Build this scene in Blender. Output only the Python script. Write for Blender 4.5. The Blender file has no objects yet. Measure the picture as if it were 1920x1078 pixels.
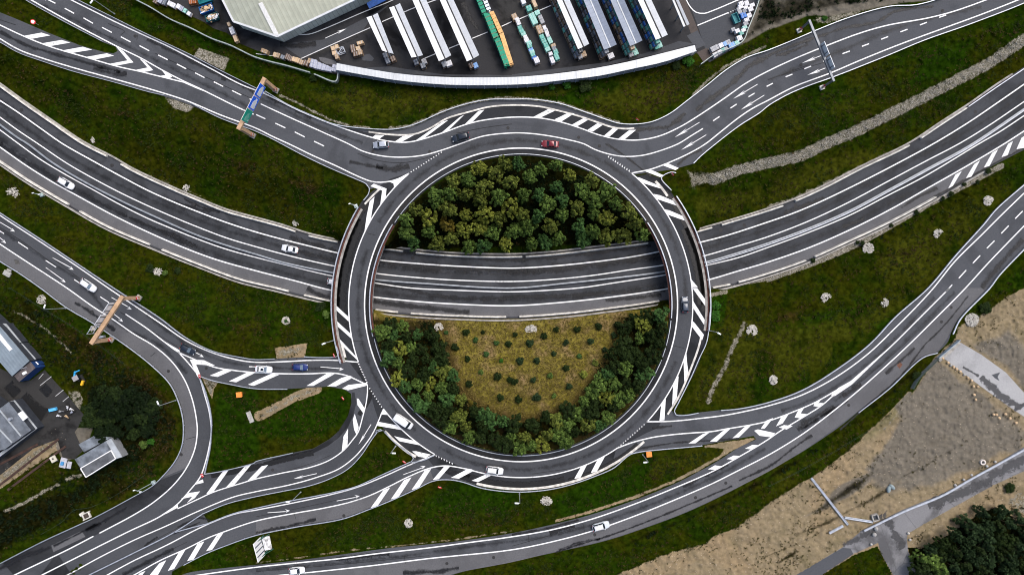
import bpy, bmesh, math, random
import numpy as np
from mathutils import Vector, Matrix
from mathutils.geometry import tessellate_polygon

# ------------------------------------------------------------------ camera, sky, sun, exposure
SC = bpy.context.scene
COL = SC.collection
H = 179.2          # drone height above the roundabout (m)
S = 0.14           # metres per photograph pixel at road level
cam_d = bpy.data.cameras.new('camera'); cam = bpy.data.objects.new('camera', cam_d); COL.objects.link(cam)
cam.location = (0, 0, H); cam.rotation_euler = (0, 0, 0)
cam_d.lens = 24; cam_d.sensor_width = 36; cam_d.clip_end = 4000; cam_d.clip_start = 1
SC.camera = cam
SC.cycles.filter_width = 1.05
W = bpy.data.worlds.new('World'); SC.world = W; W.use_nodes = True
wn = W.node_tree.nodes; wl = W.node_tree.links
sky = wn.new('ShaderNodeTexSky'); sky.sky_type = 'NISHITA'; sky.sun_disc = False
SUN_EL, SUN_AZ = math.radians(58), math.radians(40)
sky.sun_elevation = SUN_EL; sky.sun_rotation = SUN_AZ
sky.air_density = 0.9; sky.dust_density = 4.0; sky.ozone_density = 1.0
wl.new(sky.outputs[0], wn['Background'].inputs[0]); wn['Background'].inputs[1].default_value = 0.097
sd = bpy.data.lights.new('sun', 'SUN'); sun = bpy.data.objects.new('sun', sd); COL.objects.link(sun)
sd.energy = 1.15; sd.angle = math.radians(40); sd.color = (1.0, 0.96, 0.91)
sv = Vector((math.sin(SUN_AZ)*math.cos(SUN_EL), math.cos(SUN_AZ)*math.cos(SUN_EL), math.sin(SUN_EL)))
sun.rotation_euler = sv.to_track_quat('Z', 'Y').to_euler(); sun.location = (0, 0, 120)
vs = SC.view_settings; vs.view_transform = 'Standard'; vs.look = 'None'; vs.gamma = 1; vs.exposure = 0.98

# ------------------------------------------------------------------ coordinates
# plan positions are noted in photograph pixels and turned into metres on the ground (or at a height z)
CX, CY = 960.0, 539.0
def U(px, py, z=0.0):
    k = S*(H-z)/H
    return ((px-CX)*k, -(py-CY)*k, z)
TO = {r+str(c+1): (480*c, oy) for r, oy in zip('ABCD', (0, 270, 540, 808)) for c in range(4)}
TK = 479.5/1916
def t(tile, *pts):
    ox, oy = TO[tile]
    return [(ox+p[0]*TK, oy+p[1]*TK) for p in pts]
def t1(tile, x, y): return t(tile, (x, y))[0]
def cr(pts, step=6.0):
    """Catmull-Rom through the points, resampled"""
    P = [np.array(p[:2], float) for p in pts]
    out = []
    for i in range(len(P)-1):
        p0 = P[i-1] if i else 2*P[0]-P[1]
        p1, p2 = P[i], P[i+1]
        p3 = P[i+2] if i+2 < len(P) else 2*P[-1]-P[-2]
        d = np.linalg.norm(p2-p1); n = max(1, int(d/step))
        t0 = 0.0; ta = max(np.linalg.norm(p1-p0), 1e-3)**.5; tb = ta+max(d, 1e-3)**.5; tc = tb+max(np.linalg.norm(p3-p2), 1e-3)**.5
        for k in range(n):
            u = ta+(tb-ta)*k/n
            A1 = (ta-u)/ta*p0+u/ta*p1; A2 = (tb-u)/(tb-ta)*p1+(u-ta)/(tb-ta)*p2; A3 = (tc-u)/(tc-tb)*p2+(u-tb)/(tc-tb)*p3
            B1 = (tb-u)/tb*A1+u/tb*A2; B2 = (tc-u)/(tc-ta)*A2+(u-ta)/(tc-ta)*A3
            out.append(tuple((tb-u)/(tb-ta)*B1+(u-ta)/(tb-ta)*B2))
    out.append(tuple(P[-1]))
    return out
RC = (977.0, 571.5)       # centre of the roundabout in the plan
def arc(r, a0, a1, n=None):
    n = n or max(2, int(abs(a1-a0)*math.pi/180*r/6))
    return [(RC[0]+r*math.cos(math.radians(a0+(a1-a0)*i/n)), RC[1]+r*math.sin(math.radians(a0+(a1-a0)*i/n))) for i in range(n+1)]
def ext(pts, a=60, b=60):
    """lengthen a polyline past both ends"""
    p = [np.array(q, float) for q in pts]
    if a: d = p[0]-p[1]; p.insert(0, p[0]+d/np.linalg.norm(d)*a)
    if b: d = p[-1]-p[-2]; p.append(p[-1]+d/np.linalg.norm(d)*b)
    return [tuple(q) for q in p]
def zm(px):
    return -6.5+3.6*min(1.0, (abs(px-977)/960)**2)

# ------------------------------------------------------------------ materials
def newmat(name):
    m = bpy.data.materials.new(name); m.use_nodes = True
    nt = m.node_tree; return m, nt, nt.nodes['Principled BSDF']
class G:
    """tiny node helper"""
    def __init__(s, nt):
        s.nt = nt; s.pos = nt.nodes.new('ShaderNodeNewGeometry').outputs['Position']
    def noise(s, scale, detail=4, rough=.55, vec=None, dist=0):
        n = s.nt.nodes.new('ShaderNodeTexNoise'); n.inputs['Scale'].default_value = scale; n.inputs['Detail'].default_value = detail
        n.inputs['Roughness'].default_value = rough; n.inputs['Distortion'].default_value = dist
        s.nt.links.new(vec or s.pos, n.inputs['Vector']); return n.outputs[0]
    def voro(s, scale, feature='F1', vec=None, out=0, rand=1):
        n = s.nt.nodes.new('ShaderNodeTexVoronoi'); n.feature = feature; n.inputs['Scale'].default_value = scale
        n.inputs['Randomness'].default_value = rand
        s.nt.links.new(vec or s.pos, n.inputs['Vector']); return n.outputs[out]
    def mapr(s, v, a, b, c=0, d=1, smooth=True):
        n = s.nt.nodes.new('ShaderNodeMapRange'); n.interpolation_type = 'SMOOTHSTEP' if smooth else 'LINEAR'
        for i, x in enumerate((a, b, c, d)): n.inputs[i+1].default_value = x
        s.nt.links.new(v, n.inputs[0]); return n.outputs[0]
    def math(s, op, a, b=None, c=None):
        n = s.nt.nodes.new('ShaderNodeMath'); n.operation = op
        for i, x in enumerate((a, b, c)):
            if x is None: continue
            if isinstance(x, (int, float)): n.inputs[i].default_value = x
            else: s.nt.links.new(x, n.inputs[i])
        return n.outputs[0]
    def mix(s, f, a, b, mode='MIX'):
        n = s.nt.nodes.new('ShaderNodeMix'); n.data_type = 'RGBA'; n.blend_type = mode
        for k, x in (('Factor', f), ('A', a), ('B', b)):
            i = [q for q in n.inputs if q.name == k and q.enabled][0]
            if isinstance(x, (int, float)): i.default_value = x
            elif isinstance(x, tuple): i.default_value = (*x, 1)
            else: s.nt.links.new(x, i)
        return [o for o in n.outputs if o.enabled][0]
    def attr(s, name, out='Fac'):
        n = s.nt.nodes.new('ShaderNodeAttribute'); n.attribute_name = name; return n.outputs[out]
    def bump(s, h, strength, dist=.1):
        n = s.nt.nodes.new('ShaderNodeBump'); n.inputs['Strength'].default_value = strength; n.inputs['Distance'].default_value = dist
        s.nt.links.new(h, n.inputs['Height']); return n.outputs[0]
def fin(nt, bs, col=None, rough=None, nor=None, spec=None, metal=None):
    if col is not None:
        if isinstance(col, tuple): bs.inputs['Base Color'].default_value = (*col, 1)
        else: nt.links.new(col, bs.inputs['Base Color'])
    if rough is not None:
        if isinstance(rough, (int, float)): bs.inputs['Roughness'].default_value = rough
        else: nt.links.new(rough, bs.inputs['Roughness'])
    if nor is not None: nt.links.new(nor, bs.inputs['Normal'])
    if spec is not None: bs.inputs['Specular IOR Level'].default_value = spec
    if metal is not None: bs.inputs['Metallic'].default_value = metal
MATS = {}
def plain(name, c, var=.25, scale=2.0, rough=.7, metal=0, spec=.3, bump=0):
    """one material colour with uneven wear"""
    if name in MATS: return MATS[name]
    m, nt, bs = newmat(name); g = G(nt)
    n = g.noise(scale, 5, .6)
    lo = tuple(x*(1-var) for x in c); hi = tuple(min(1, x*(1+var)) for x in c)
    col = g.mix(g.mapr(n, .3, .7), lo, hi)
    fin(nt, bs, col, rough, g.bump(n, bump) if bump else None, spec, metal)
    MATS[name] = m; return m
def asphalt(name, c, stain=.45, tint=(.95, 1, 1.10), blot=.5, crack=0.0):
    if name in MATS: return MATS[name]
    m, nt, bs = newmat(name); g = G(nt)
    base = tuple(c*k for k in tint); dark = tuple(x*stain for x in base); lite = tuple(x*1.3 for x in base)
    fine = g.noise(2.6, 5, .75); mid = g.noise(.35, 6, .65); big = g.noise(.055, 4, .6, dist=1.2)
    col = g.mix(g.mapr(fine, .25, .75), tuple(x*.86 for x in base), tuple(x*1.14 for x in base))
    col = g.mix(g.math('MULTIPLY', g.mapr(mid, .52, .75), .35), col, lite)
    col = g.mix(g.math('MULTIPLY', g.mapr(g.math('ADD', big, g.math('MULTIPLY', mid, .35)), .64, .82), blot), col, dark)
    if crack:
        v = g.voro(.09, 'DISTANCE_TO_EDGE', vec=None)
        col = g.mix(g.math('MULTIPLY', g.mapr(v, .0, .012, 1, 0), crack), col, tuple(x*.35 for x in base))
    fin(nt, bs, col, .85, g.bump(fine, .25, .03), .12)
    MATS[name] = m; return m
def paintmat(name, c=(.78, .78, .77), wear=.6):
    if name in MATS: return MATS[name]
    m, nt, bs = newmat(name); g = G(nt)
    n = g.noise(1.7, 6, .7); n2 = g.noise(.12, 3)
    col = g.mix(g.math('MULTIPLY', g.mapr(g.math('ADD', n, g.math('MULTIPLY', n2, .4)), .72, 1.0), wear*2), c, tuple(x*.45 for x in c))
    fin(nt, bs, col, .6, None, .3); MATS[name] = m; return m
def stainmat(name, c=(.012, .012, .013), amount=.8, scale=.35, lo=.38, hi=.62):
    """dark wet streaks: a ragged film over the asphalt"""
    if name in MATS: return MATS[name]
    m, nt, bs = newmat(name); g = G(nt)
    uv = nt.nodes.new('ShaderNodeTexCoord').outputs['UV']
    sx = nt.nodes.new('ShaderNodeSeparateXYZ'); nt.links.new(uv, sx.inputs[0])
    v = sx.outputs[1]
    edge = g.math('SUBTRACT', 1.0, g.math('ABSOLUTE', g.math('MULTIPLY_ADD', v, 2.0, -1.0)))
    n = g.math('ADD', g.math('MULTIPLY', g.noise(scale, 6, .7), .75), g.math('MULTIPLY', g.noise(2.2, 4, .7), .25))
    a = g.math('MULTIPLY', g.mapr(g.math('MULTIPLY_ADD', edge, .34, g.math('ADD', n, -.22)), lo, hi), amount)
    fin(nt, bs, c, .55, None, .35); nt.links.new(a, bs.inputs['Alpha'])
    MATS[name] = m; return m
def metal(name, c=(.55, .57, .6), rough=.45):
    return plain(name, c, .18, 1.2, rough, .35, .5)
def corrugated(name, c, ang, pitch=1.0, var=.15, rough=.5, seam=.55):
    """profiled sheet: seams across direction ang (radians, world)"""
    if name in MATS: return MATS[name]
    m, nt, bs = newmat(name); g = G(nt)
    mp = nt.nodes.new('ShaderNodeMapping'); mp.inputs['Rotation'].default_value = (0, 0, -ang); nt.links.new(g.pos, mp.inputs[0])
    sx = nt.nodes.new('ShaderNodeSeparateXYZ'); nt.links.new(mp.outputs[0], sx.inputs[0])
    f = g.math('FRACT', g.math('DIVIDE', sx.outputs[0], pitch))
    tri = g.math('ABSOLUTE', g.math('MULTIPLY_ADD', f, 2.0, -1.0))
    n = g.noise(.5, 6, .65); n2 = g.noise(.11, 3)
    col = g.mix(g.mapr(n, .3, .7), tuple(x*(1-var) for x in c), tuple(x*(1+var) for x in c))
    col = g.mix(g.math('MULTIPLY', g.mapr(n2, .45, .7), .25), col, tuple(x*.6 for x in c))
    col = g.mix(g.mapr(tri, .82, .97), col, tuple(x*seam for x in c))
    fin(nt, bs, col, rough, g.bump(tri, .5, .06), .4, .1); MATS[name] = m; return m

# ------------------------------------------------------------------ mesh helpers
class MB:
    def __init__(s): s.v = []; s.f = []; s.m = []; s.uv = {}
    def add(s, vs, fs, mi=0):
        o = len(s.v); s.v += [tuple(x) for x in vs]; s.f += [tuple(o+i for i in f) for f in fs]; s.m += [mi]*len(fs); return o
    def prism(s, poly, z0, z1, mi=0, top=True, bottom=False, mtop=None):
        """poly: world xy (or xyz: its own z is used for the top when z1 is None), any winding"""
        n = len(poly)
        a = sum(poly[i][0]*poly[(i+1) % n][1]-poly[(i+1) % n][0]*poly[i][1] for i in range(n))
        if a < 0: poly = poly[::-1]
        vs = [(p[0], p[1], z0) for p in poly]+[(p[0], p[1], p[2] if z1 is None else z1) for p in poly]
        o = s.add(vs, [(i, (i+1) % n, n+(i+1) % n, n+i) for i in range(n)], mi)
        tris = tessellate_polygon([[Vector((p[0], p[1], 0)) for p in poly]])
        if top:
            for q in tris: s.tri(o+n, poly, q, True, mi if mtop is None else mtop)
        if bottom:
            for q in tris: s.tri(o, poly, q, False, mi)
    def tri(s, o, poly, q, up, mi):
        a, b, c = [poly[i] for i in q]
        ccw = (b[0]-a[0])*(c[1]-a[1])-(b[1]-a[1])*(c[0]-a[0]) > 0
        if ccw != up: q = (q[0], q[2], q[1])
        s.f.append(tuple(o+i for i in q)); s.m.append(mi)
    def flat(s, poly, z, mi=0):
        n = len(poly); o = s.add([(p[0], p[1], z) for p in poly], [], mi)
        for q in tessellate_polygon([[Vector((p[0], p[1], 0)) for p in poly]]): s.tri(o, poly, q, True, mi)
    def box(s, c, d, rz=0, mi=0, taper=1.0):
        ca, sa = math.cos(rz), math.sin(rz); vs = []
        for z, k in ((-.5, 1), (.5, taper)):
            for x, y in ((-.5, -.5), (.5, -.5), (.5, .5), (-.5, .5)):
                X, Y = x*d[0]*k, y*d[1]*k
                vs.append((c[0]+X*ca-Y*sa, c[1]+X*sa+Y*ca, c[2]+z*d[2]))
        s.add(vs, [(3, 2, 1, 0), (4, 5, 6, 7), (0, 1, 5, 4), (1, 2, 6, 5), (2, 3, 7, 6), (3, 0, 4, 7)], mi)
    def tube(s, p0, p1, r0, r1=None, n=8, mi=0, caps=True):
        r1 = r0 if r1 is None else r1
        a, b = Vector(p0), Vector(p1); d = (b-a).normalized(); u = d.orthogonal().normalized(); w = d.cross(u)
        vs = []
        for c, r in ((a, r0), (b, r1)):
            for i in range(n):
                an = 2*math.pi*i/n; vs.append(tuple(c+u*math.cos(an)*r+w*math.sin(an)*r))
        fs = [(i, (i+1) % n, n+(i+1) % n, n+i) for i in range(n)]
        if caps: fs += [tuple(range(n))[::-1], tuple(range(n, 2*n))]
        s.add(vs, fs, mi)
    def bar(s, p0, p1, w, h, mi=0):
        """box-section bar between two points"""
        a, b = Vector(p0), Vector(p1); d = (b-a).normalized()
        up = Vector((0, 0, 1)) if abs(d.z) < .9 else Vector((1, 0, 0))
        r = d.cross(up).normalized()*(w/2); q = r.cross(d).normalized()*(h/2)
        vs = [a-r-q, a+r-q, a+r+q, a-r+q, b-r-q, b+r-q, b+r+q, b-r+q]
        s.add(vs, [(0, 1, 2, 3)[::-1], (4, 5, 6, 7), (0, 1, 5, 4), (1, 2, 6, 5), (2, 3, 7, 6), (3, 0, 4, 7)], mi)
    def sweep(s, path, prof, mi=0, closed=False):
        """path: world xyz; prof: closed list of (offset to the left, z)"""
        n = len(path); k = len(prof); vs = []
        for i, p in enumerate(path):
            a = path[max(i-1, 0)]; b = path[min(i+1, n-1)]
            dx, dy = b[0]-a[0], b[1]-a[1]; l = math.hypot(dx, dy) or 1; nx, ny = -dy/l, dx/l
            vs += [(p[0]+nx*o, p[1]+ny*o, p[2]+z) for o, z in prof]
        fs = [(i*k+j, i*k+(j+1) % k, (i+1)*k+(j+1) % k, (i+1)*k+j) for i in range(n-1) for j in range(k)]
        fs += [tuple(range(k))[::-1], tuple((n-1)*k+j for j in range(k))]
        s.add(vs, fs, mi)
    def ribbon(s, path, w, mi=0, uv=True, side=0.0):
        n = len(path); o = len(s.v); L = 0; us = []
        for i, p in enumerate(path):
            a = path[max(i-1, 0)]; b = path[min(i+1, n-1)]
            dx, dy = b[0]-a[0], b[1]-a[1]; l = math.hypot(dx, dy) or 1; nx, ny = -dy/l, dx/l
            if i: L += math.dist(path[i-1][:2], p[:2])
            us.append(L)
            for e in (-.5, .5): s.v.append((p[0]+nx*w*(e+side), p[1]+ny*w*(e+side), p[2]))
        for i in range(n-1):
            s.uv[len(s.f)] = [(us[i], 0), (us[i+1], 0), (us[i+1], 1), (us[i], 1)]
            s.f.append((o+2*i, o+2*i+2, o+2*i+3, o+2*i+1)); s.m.append(mi)
    def strip(s, A, B, mi=0, cuts=1):
        """grid between two polylines of equal length (world xyz)"""
        n = len(A); o = len(s.v)
        for i in range(n):
            for j in range(cuts+1):
                f = j/cuts; s.v.append(tuple(A[i][k]*(1-f)+B[i][k]*f for k in range(3)))
        up = None
        for i in range(n-1):
            for j in range(cuts):
                q = (o+i*(cuts+1)+j, o+(i+1)*(cuts+1)+j, o+(i+1)*(cuts+1)+j+1, o+i*(cuts+1)+j+1)
                if up is None:
                    a, b, c = [Vector(s.v[x]) for x in q[:3]]; up = (b-a).cross(c-a).z > 0
                s.f.append(q if up else q[::-1]); s.m.append(mi)
    def build(s, name, mats, parent=None, origin=None, smooth=False):
        if not isinstance(mats, (list, tuple)): mats = [mats]
        vs = s.v
        if origin is not None: vs = [(x-origin[0], y-origin[1], z-origin[2]) for x, y, z in vs]
        me = bpy.data.meshes.new(name); me.from_pydata(vs, [], s.f)
        for m in mats: me.materials.append(m)
        if len(mats) > 1: me.polygons.foreach_set('material_index', s.m)
        if s.uv:
            ul = me.uv_layers.new(name='UVMap')
            for pi, cs in s.uv.items():
                for li, c in zip(me.polygons[pi].loop_indices, cs): ul.data[li].uv = c
        if smooth: me.polygons.foreach_set('use_smooth', [True]*len(me.polygons))
        me.update()
        o = bpy.data.objects.new(name, me); COL.objects.link(o)
        if parent is not None: o.parent = parent
        elif origin is not None: o.location = origin
        return o
def tag(o, label, cat, group=None, kind=None):
    o['label'] = label; o['category'] = cat
    if group: o['group'] = group
    if kind: o['kind'] = kind
    return o
def struct(o, label=None, cat=None):
    o['kind'] = 'structure'
    if label: o['label'] = label
    if cat: o['category'] = cat
    return o
def thing(name, label, cat, loc, rz=0, group=None):
    o = bpy.data.objects.new(name, None); COL.objects.link(o); o.empty_display_size = .3
    o.location = loc; o.rotation_euler = (0, 0, rz)
    return tag(o, label, cat, group)
def yaw(dx, dy): return math.atan2(-dy, dx)     # heading from a plan vector (image y runs down)
def W3(pts, z=0.0): return [U(p[0], p[1], z) for p in pts]
def bez(o, w=.05, seg=2):
    md = o.modifiers.new('bevel', 'BEVEL'); md.width = w; md.segments = seg; md.limit_method = 'ANGLE'; return o
# ------------------------------------------------------------------ plan: lines of the interchange
A_ = lambda *s: [p for q in s for p in q]
# motorway (in the cutting), west to east
M1 = [cr(ext(A_(t('A1', (0,755), (130,840), (300,960)), t('B1', (470,0), (700,130), (900,240), (1100,345), (1300,435), (1500,515), (1700,590)), t('B2', (0,660), (200,715), (400,765), (620,818), (930,870), (1200,895), (1500,915), (1916,930)),
     t('B3', (300,915), (600,885), (900,845), (1095,808), (1405,738), (1600,688)), t('B4', (0,585), (200,515), (400,430), (700,285), (1000,130)), t('A4', (1240,1078), (1500,920), (1750,750), (1916,635))), 90, 90))][0]
M2 = cr(ext(A_(t('A1', (0,880), (130,975)), t('B1', (285,0), (500,145), (700,260), (900,365), (1100,460), (1300,548), (1500,630), (1700,705)), t('B2', (0,770), (300,850), (590,915), (905,970), (1200,1000), (1500,1020), (1916,1030)),
     t('B3', (300,1015), (600,985), (900,940), (1130,908), (1440,838), (1700,762)), t('B4', (0,695), (300,580), (600,440), (900,280), (1200,120), (1430,0)), t('A4', (1650,945), (1916,765))), 90, 90))
MG = cr(ext(A_(t('A1', (0,930), (150,1040)), t('B1', (215,0), (400,140), (650,290), (900,420), (1200,560), (1500,690), (1750,775)), t('B2', (0,825), (200,885), (400,930), (580,965), (890,1015), (1300,1047)), t('C2', (1916,0)),
     t('B3', (400,1043), (800,1000), (1140,955), (1450,885), (1650,828)), t('B4', (0,742), (300,632), (600,503), (900,343), (1200,180), (1500,15)), t('A4', (1916,815))), 90, 90))
M3 = cr(ext(A_(t('A1', (0,975)), t('B1', (140,0), (300,115), (500,235), (700,345), (900,455), (1100,555), (1300,640), (1500,720), (1700,790)), t('B2', (0,850), (200,900), (400,950), (580,990), (885,1040)), t('C2', (1160,0), (1500,17), (1916,28)),
     t('C3', (300,15)), t('B3', (530,1075), (800,1035), (1150,980), (1455,910), (1700,850)), t('B4', (0,775), (300,665), (600,540), (900,385), (1180,240), (1580,0)), t('A4', (1750,980), (1916,870))), 90, 90))
M4 = cr(ext(A_(t('B1', (0,25), (200,165), (400,290), (600,400), (800,510), (1000,610), (1300,745), (1600,860)), t('B2', (0,950), (300,1027)), t('C2', (490,0), (572,18), (875,66), (1200,100), (1500,120), (1916,132)),
     t('C3', (400,105), (800,60), (1165,5)), t('B3', (1480,1015), (1700,950)), t('B4', (0,885), (300,780), (600,650), (900,500), (1200,330), (1500,160), (1770,0)), t('A4', (1916,985))), 90, 90))
MN = cr(ext(A_(t('A1', (0,645), (200,790), (400,928)), t('B1', (622,0), (850,118), (1000,205), (1300,345), (1500,430), (1700,510)), t('B2', (0,570), (200,625), (400,690), (640,740), (960,785), (1200,815), (1500,840), (1916,848)),
     t('B3', (300,830), (600,795), (1040,738), (1380,660)), t('B4', (0,502), (200,430), (400,340), (700,185), (1050,15)), t('A4', (1300,930), (1500,800), (1700,660), (1916,520))), 90, 90))
MS = cr(ext(A_(t('B1', (0,130), (200,265), (500,445), (800,615), (1150,765), (1500,905), (1800,1015)), t('C2', (150,0), (300,38), (560,98), (875,158), (1140,188), (1500,208), (1900,216)), t('C3', (400,190), (700,155), (1100,97)),
     t('B3', (1500,1078), (1630,1052)), t('B4', (0,970), (300,865), (600,730), (900,590), (1270,390), (1600,195), (1916,30))), 90, 90))
# north road
NG = A_(t('A1', (500,-50), (580,0), (830,125), (1060,240), (1240,325), (1450,425), (1600,505), (1800,605)), t('A2', (75,700), (250,800), (450,890), (600,945), (850,975), (1050,978), (1200,940), (1400,850), (1600,785), (1750,757), (1916,750)),
     t('A3', (150,755), (350,785), (550,852), (700,905), (800,935), (920,940), (1050,920), (1180,860), (1300,770), (1450,655), (1600,535), (1750,445)), t('A4', (0,385), (200,305), (350,240), (600,143), (900,62), (1100,50), (1280,0), (1480,-100)))
SWG = A_(t('A1', (0,315), (150,400), (330,465), (560,540), (850,617), (1150,700), (1400,780), (1650,885)), t('A2', (0,985), (120,1040)), t('B2', (190,0), (370,95), (560,185), (760,270), (830,305), (855,340)))
SG = A_(t('B3', (1355,150), (1410,95), (1525,0)), t('A3', (1700,945), (1850,850)), t('A4', (0,795), (150,710), (280,655), (490,580), (870,430), (1160,310), (1500,190), (1916,28), (2050,-40)))
NK = A_(t('A2', (845,990), (1000,1010), (1180,1008), (1300,965), (1430,890), (1600,840), (1750,803)), t('A3', (0,790), (200,800), (350,832), (500,872), (650,922), (750,955), (850,967), (915,962)))
# west road
WRU = A_(t('B1', (-80,455), (0,510), (300,705), (600,905), (860,1078)), t('C1', (1000,90), (1200,220), (1400,370), (1600,470), (1800,515)), t('C2', (0,533), (145,528)))
WRL = A_(t('B1', (-80,815), (0,872), (150,965)), t('C1', (315,0), (500,140), (700,258), (850,358), (1000,463), (1150,583), (1280,715), (1340,835), (1375,960)), t('D1', (1383,0), (1370,110), (1320,220), (1230,330), (1150,405), (1000,490), (720,640), (580,705), (330,820), (0,990), (-120,1050)))
WISL1 = A_(t('C1', (1505,658), (1600,690), (1700,712), (1916,750)), t('C2', (240,755)))
WISL2 = A_(t('C1', (1500,662), (1540,760), (1575,880), (1592,1000)), t('D1', (1590,0), (1580,130), (1555,250), (1540,318)))
ERN = A_(t('D1', (1545,318), (1650,300), (1916,232)), t('D2', (280,160)))
ERS = A_(t('D2', (915,0), (870,60), (790,180), (690,280), (560,350), (400,405), (200,445), (0,485)), t('D1', (1700,540), (1520,615)))
ENU = A_(t('D1', (1560,685), (1750,612)), t('D2', (0,572), (240,520), (400,490), (600,450), (750,410), (950,320), (1160,225)))
ENL = A_(t('D1', (1385,995), (1550,910), (1700,850)), t('D2', (0,775), (300,712), (650,652), (850,580), (1000,520), (1200,430), (1330,368)))
SWM = A_(t('D1', (600,1110), (660,1078), (1000,910), (1310,752), (1520,617)))
SEN = A_(t('C3', (1560,913), (1700,900)), t('C4', (0,852), (250,762), (500,612), (750,422), (950,212), (1190,0)), t('B4', (1400,830), (1600,610), (1700,490), (1916,300), (1990,230)))
SES = A_(t('C4', (670,930), (900,750), (1150,520), (1260,485)))

RD = {}
def path_close(*a): return A_(*a)
RD['north'] = path_close(cr(NG), cr(SG[::-1]), [(1262, 318)], arc(305, -52, -128), t('B2', (1145,250), (930,320)), cr(SWG[::-1]),
     t('A1', (-80,285), (-80,60), (0,95), (100,135), (270,208), (350,243), (600,343), (780,393), (850,402), (882,385), (865,352), (780,322), (480,168), (185,0), (100,-50)))
RD['west'] = path_close(cr(WRU), t('C2', (360,517), (600,519), (700,540), (850,600), (900,740), (840,745), (725,775), (640,755), (545,737)), cr(WISL1[::-1]), cr(WISL2),
     t('D1', (1420,480), (1200,665), (900,810), (300,1105), (-150,1105)), cr(WRL[::-1]))
RD['exit'] = path_close(cr(ERN), t('D2', (430,130), (550,60), (620,0)), t('C2', (690,960), (715,860), (712,790), (650,752), (850,650), (960,760), (1000,900), (955,930), (915,1000), (895,1078)), cr(ERS),
     t('D1', (1310,755), (1000,913), (600,1110), (150,1110), (900,790), (1200,640), (1420,455)))
RD['entry'] = path_close(cr(SWM), t('D1', (1535,640)), cr(ENU), t('D2', (1190,195), (1330,100), (1600,200), (1916,300), (1916,445), (1700,420), (1540,370), (1440,357)), cr(ENL[::-1]), t('D1', (1290,1050), (1280,1110)))
RD['south'] = path_close(cr(t('D1', (1290,1110), (1400,1062), (1700,1022), (1916,1000))+t('D2', (300,968), (750,908), (1000,875), (1500,825), (1916,763))+t('D3', (330,692), (600,622), (900,522), (1200,402), (1400,302), (1560,212), (1700,122), (1830,62))),
     t('D3', (1810,35), (1600,72), (1420,105), (1100,138), (950,152), (880,165), (760,262), (500,200), (760,50)), t('C3', (900,1000), (1180,900), (1225,945), (1300,948), (1395,932)), cr(SEN), t('B4', (1990,700), (1916,785)),
     cr(t('B4', (1660,1078))+t('C4', (1430,230), (1370,340), (1350,400), (1265,490))), cr(SES[::-1]), cr(t('C4', (560,1020), (480,1078))+t('D4', (240,165), (0,300))+t('D3', (1600,470), (1300,610), (980,730), (700,820), (330,905), (0,975))+t('D2', (1500,1065), (1380,1110))))
RR = [(-46,340),(-42,353),(-25,349),(0,354),(8,353.5),(20,350.5),(32,342),(38,341),(42,344),(46,335),(56,320),(60,342),(66,345),(80,346.5),(90,347.5),(100,347),(110,346),(118,345),(122,335),(124,350),(135,350),(140,345),(148,330),(156,330),(162,340),(166,352),(180,354.5),(200,356),(214,356),(224,340),(230,322),(240,316),(270,310),(305,310),(312,325),(314,340)]
ring_out = []
for a in np.arange(-45, 315.01, 1.0):
    r = float(np.interp(a, [q[0] for q in RR], [q[1] for q in RR])); ring_out.append((RC[0]+r*math.cos(math.radians(a)), RC[1]+r*math.sin(math.radians(a))))
ring_out.append(ring_out[0])
ring_in = arc(279, -45, 315, 360); ring_in.append(ring_in[0])
YARD = t('A1', (1080,-80), (1130,-5), (1200,20), (1430,122), (1530,168), (1600,215), (1700,250), (1800,330), (1916,378))+t('A2', (80,402), (400,510), (600,560), (1000,610), (1500,640))+t('A3', (0,640), (400,605), (700,570), (1000,500), (1380,400), (1480,470), (1700,345), (1730,300), (1760,220), (1830,50), (1860,-80))
LOT = t('C1', (-150,560), (0,600), (100,650), (150,705), (230,690), (335,612), (430,720), (520,815), (560,870), (640,960), (560,1078))+t('D1', (620,140), (560,210), (470,200), (430,60), (250,130), (0,330), (-150,420))
SROAD = t('D4', (210,1078), (560,868), (700,745), (1000,592), (1300,470), (1500,370), (1916,120), (2000,60), (2000,255), (1916,300), (1700,400), (1550,480), (1300,620), (1050,765), (1040,800), (1050,900), (1130,1085), (1160,1140), (960,1140), (940,1078), (850,920), (825,835), (640,920), (400,1078), (330,1140), (100,1140))
PAD = t('C4', (1290,505), (1415,392), (1600,500), (1780,630), (1916,780), (2010,900), (2010,1010), (1916,960), (1840,910), (1600,740), (1440,620))

# ------------------------------------------------------------------ terrain heights
def seg_dist(X, Y, poly, closed=True):
    P = np.array(poly, float); Q = np.roll(P, -1, 0) if closed else P[1:]
    if not closed: P = P[:-1]
    D = np.full(X.shape, 1e9)
    for (ax, ay), (bx, by) in zip(P, Q):
        dx, dy = bx-ax, by-ay; l = dx*dx+dy*dy
        if l < 1e-9: continue
        u = np.clip(((X-ax)*dx+(Y-ay)*dy)/l, 0, 1)
        D = np.minimum(D, (X-ax-u*dx)**2+(Y-ay-u*dy)**2)
    return np.sqrt(D)
def inside(X, Y, poly):
    P = np.array(poly, float); r = np.zeros(X.shape, bool)
    for (ax, ay), (bx, by) in zip(P, np.roll(P, -1, 0)):
        if ay == by: continue
        r ^= ((ay > Y) != (by > Y)) & (X < (bx-ax)*(Y-ay)/(by-ay)+ax)
    return r
def thin(poly, k=3): return poly[::k] if len(poly) > 60 else poly
cgx = np.arange(-400, 2321, 8.0); cgy = np.arange(-300, 1381, 8.0)
GX, GY = np.meshgrid(cgx, cgy)
mway_poly = thin(MN)+thin(MS)[::-1]
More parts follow.
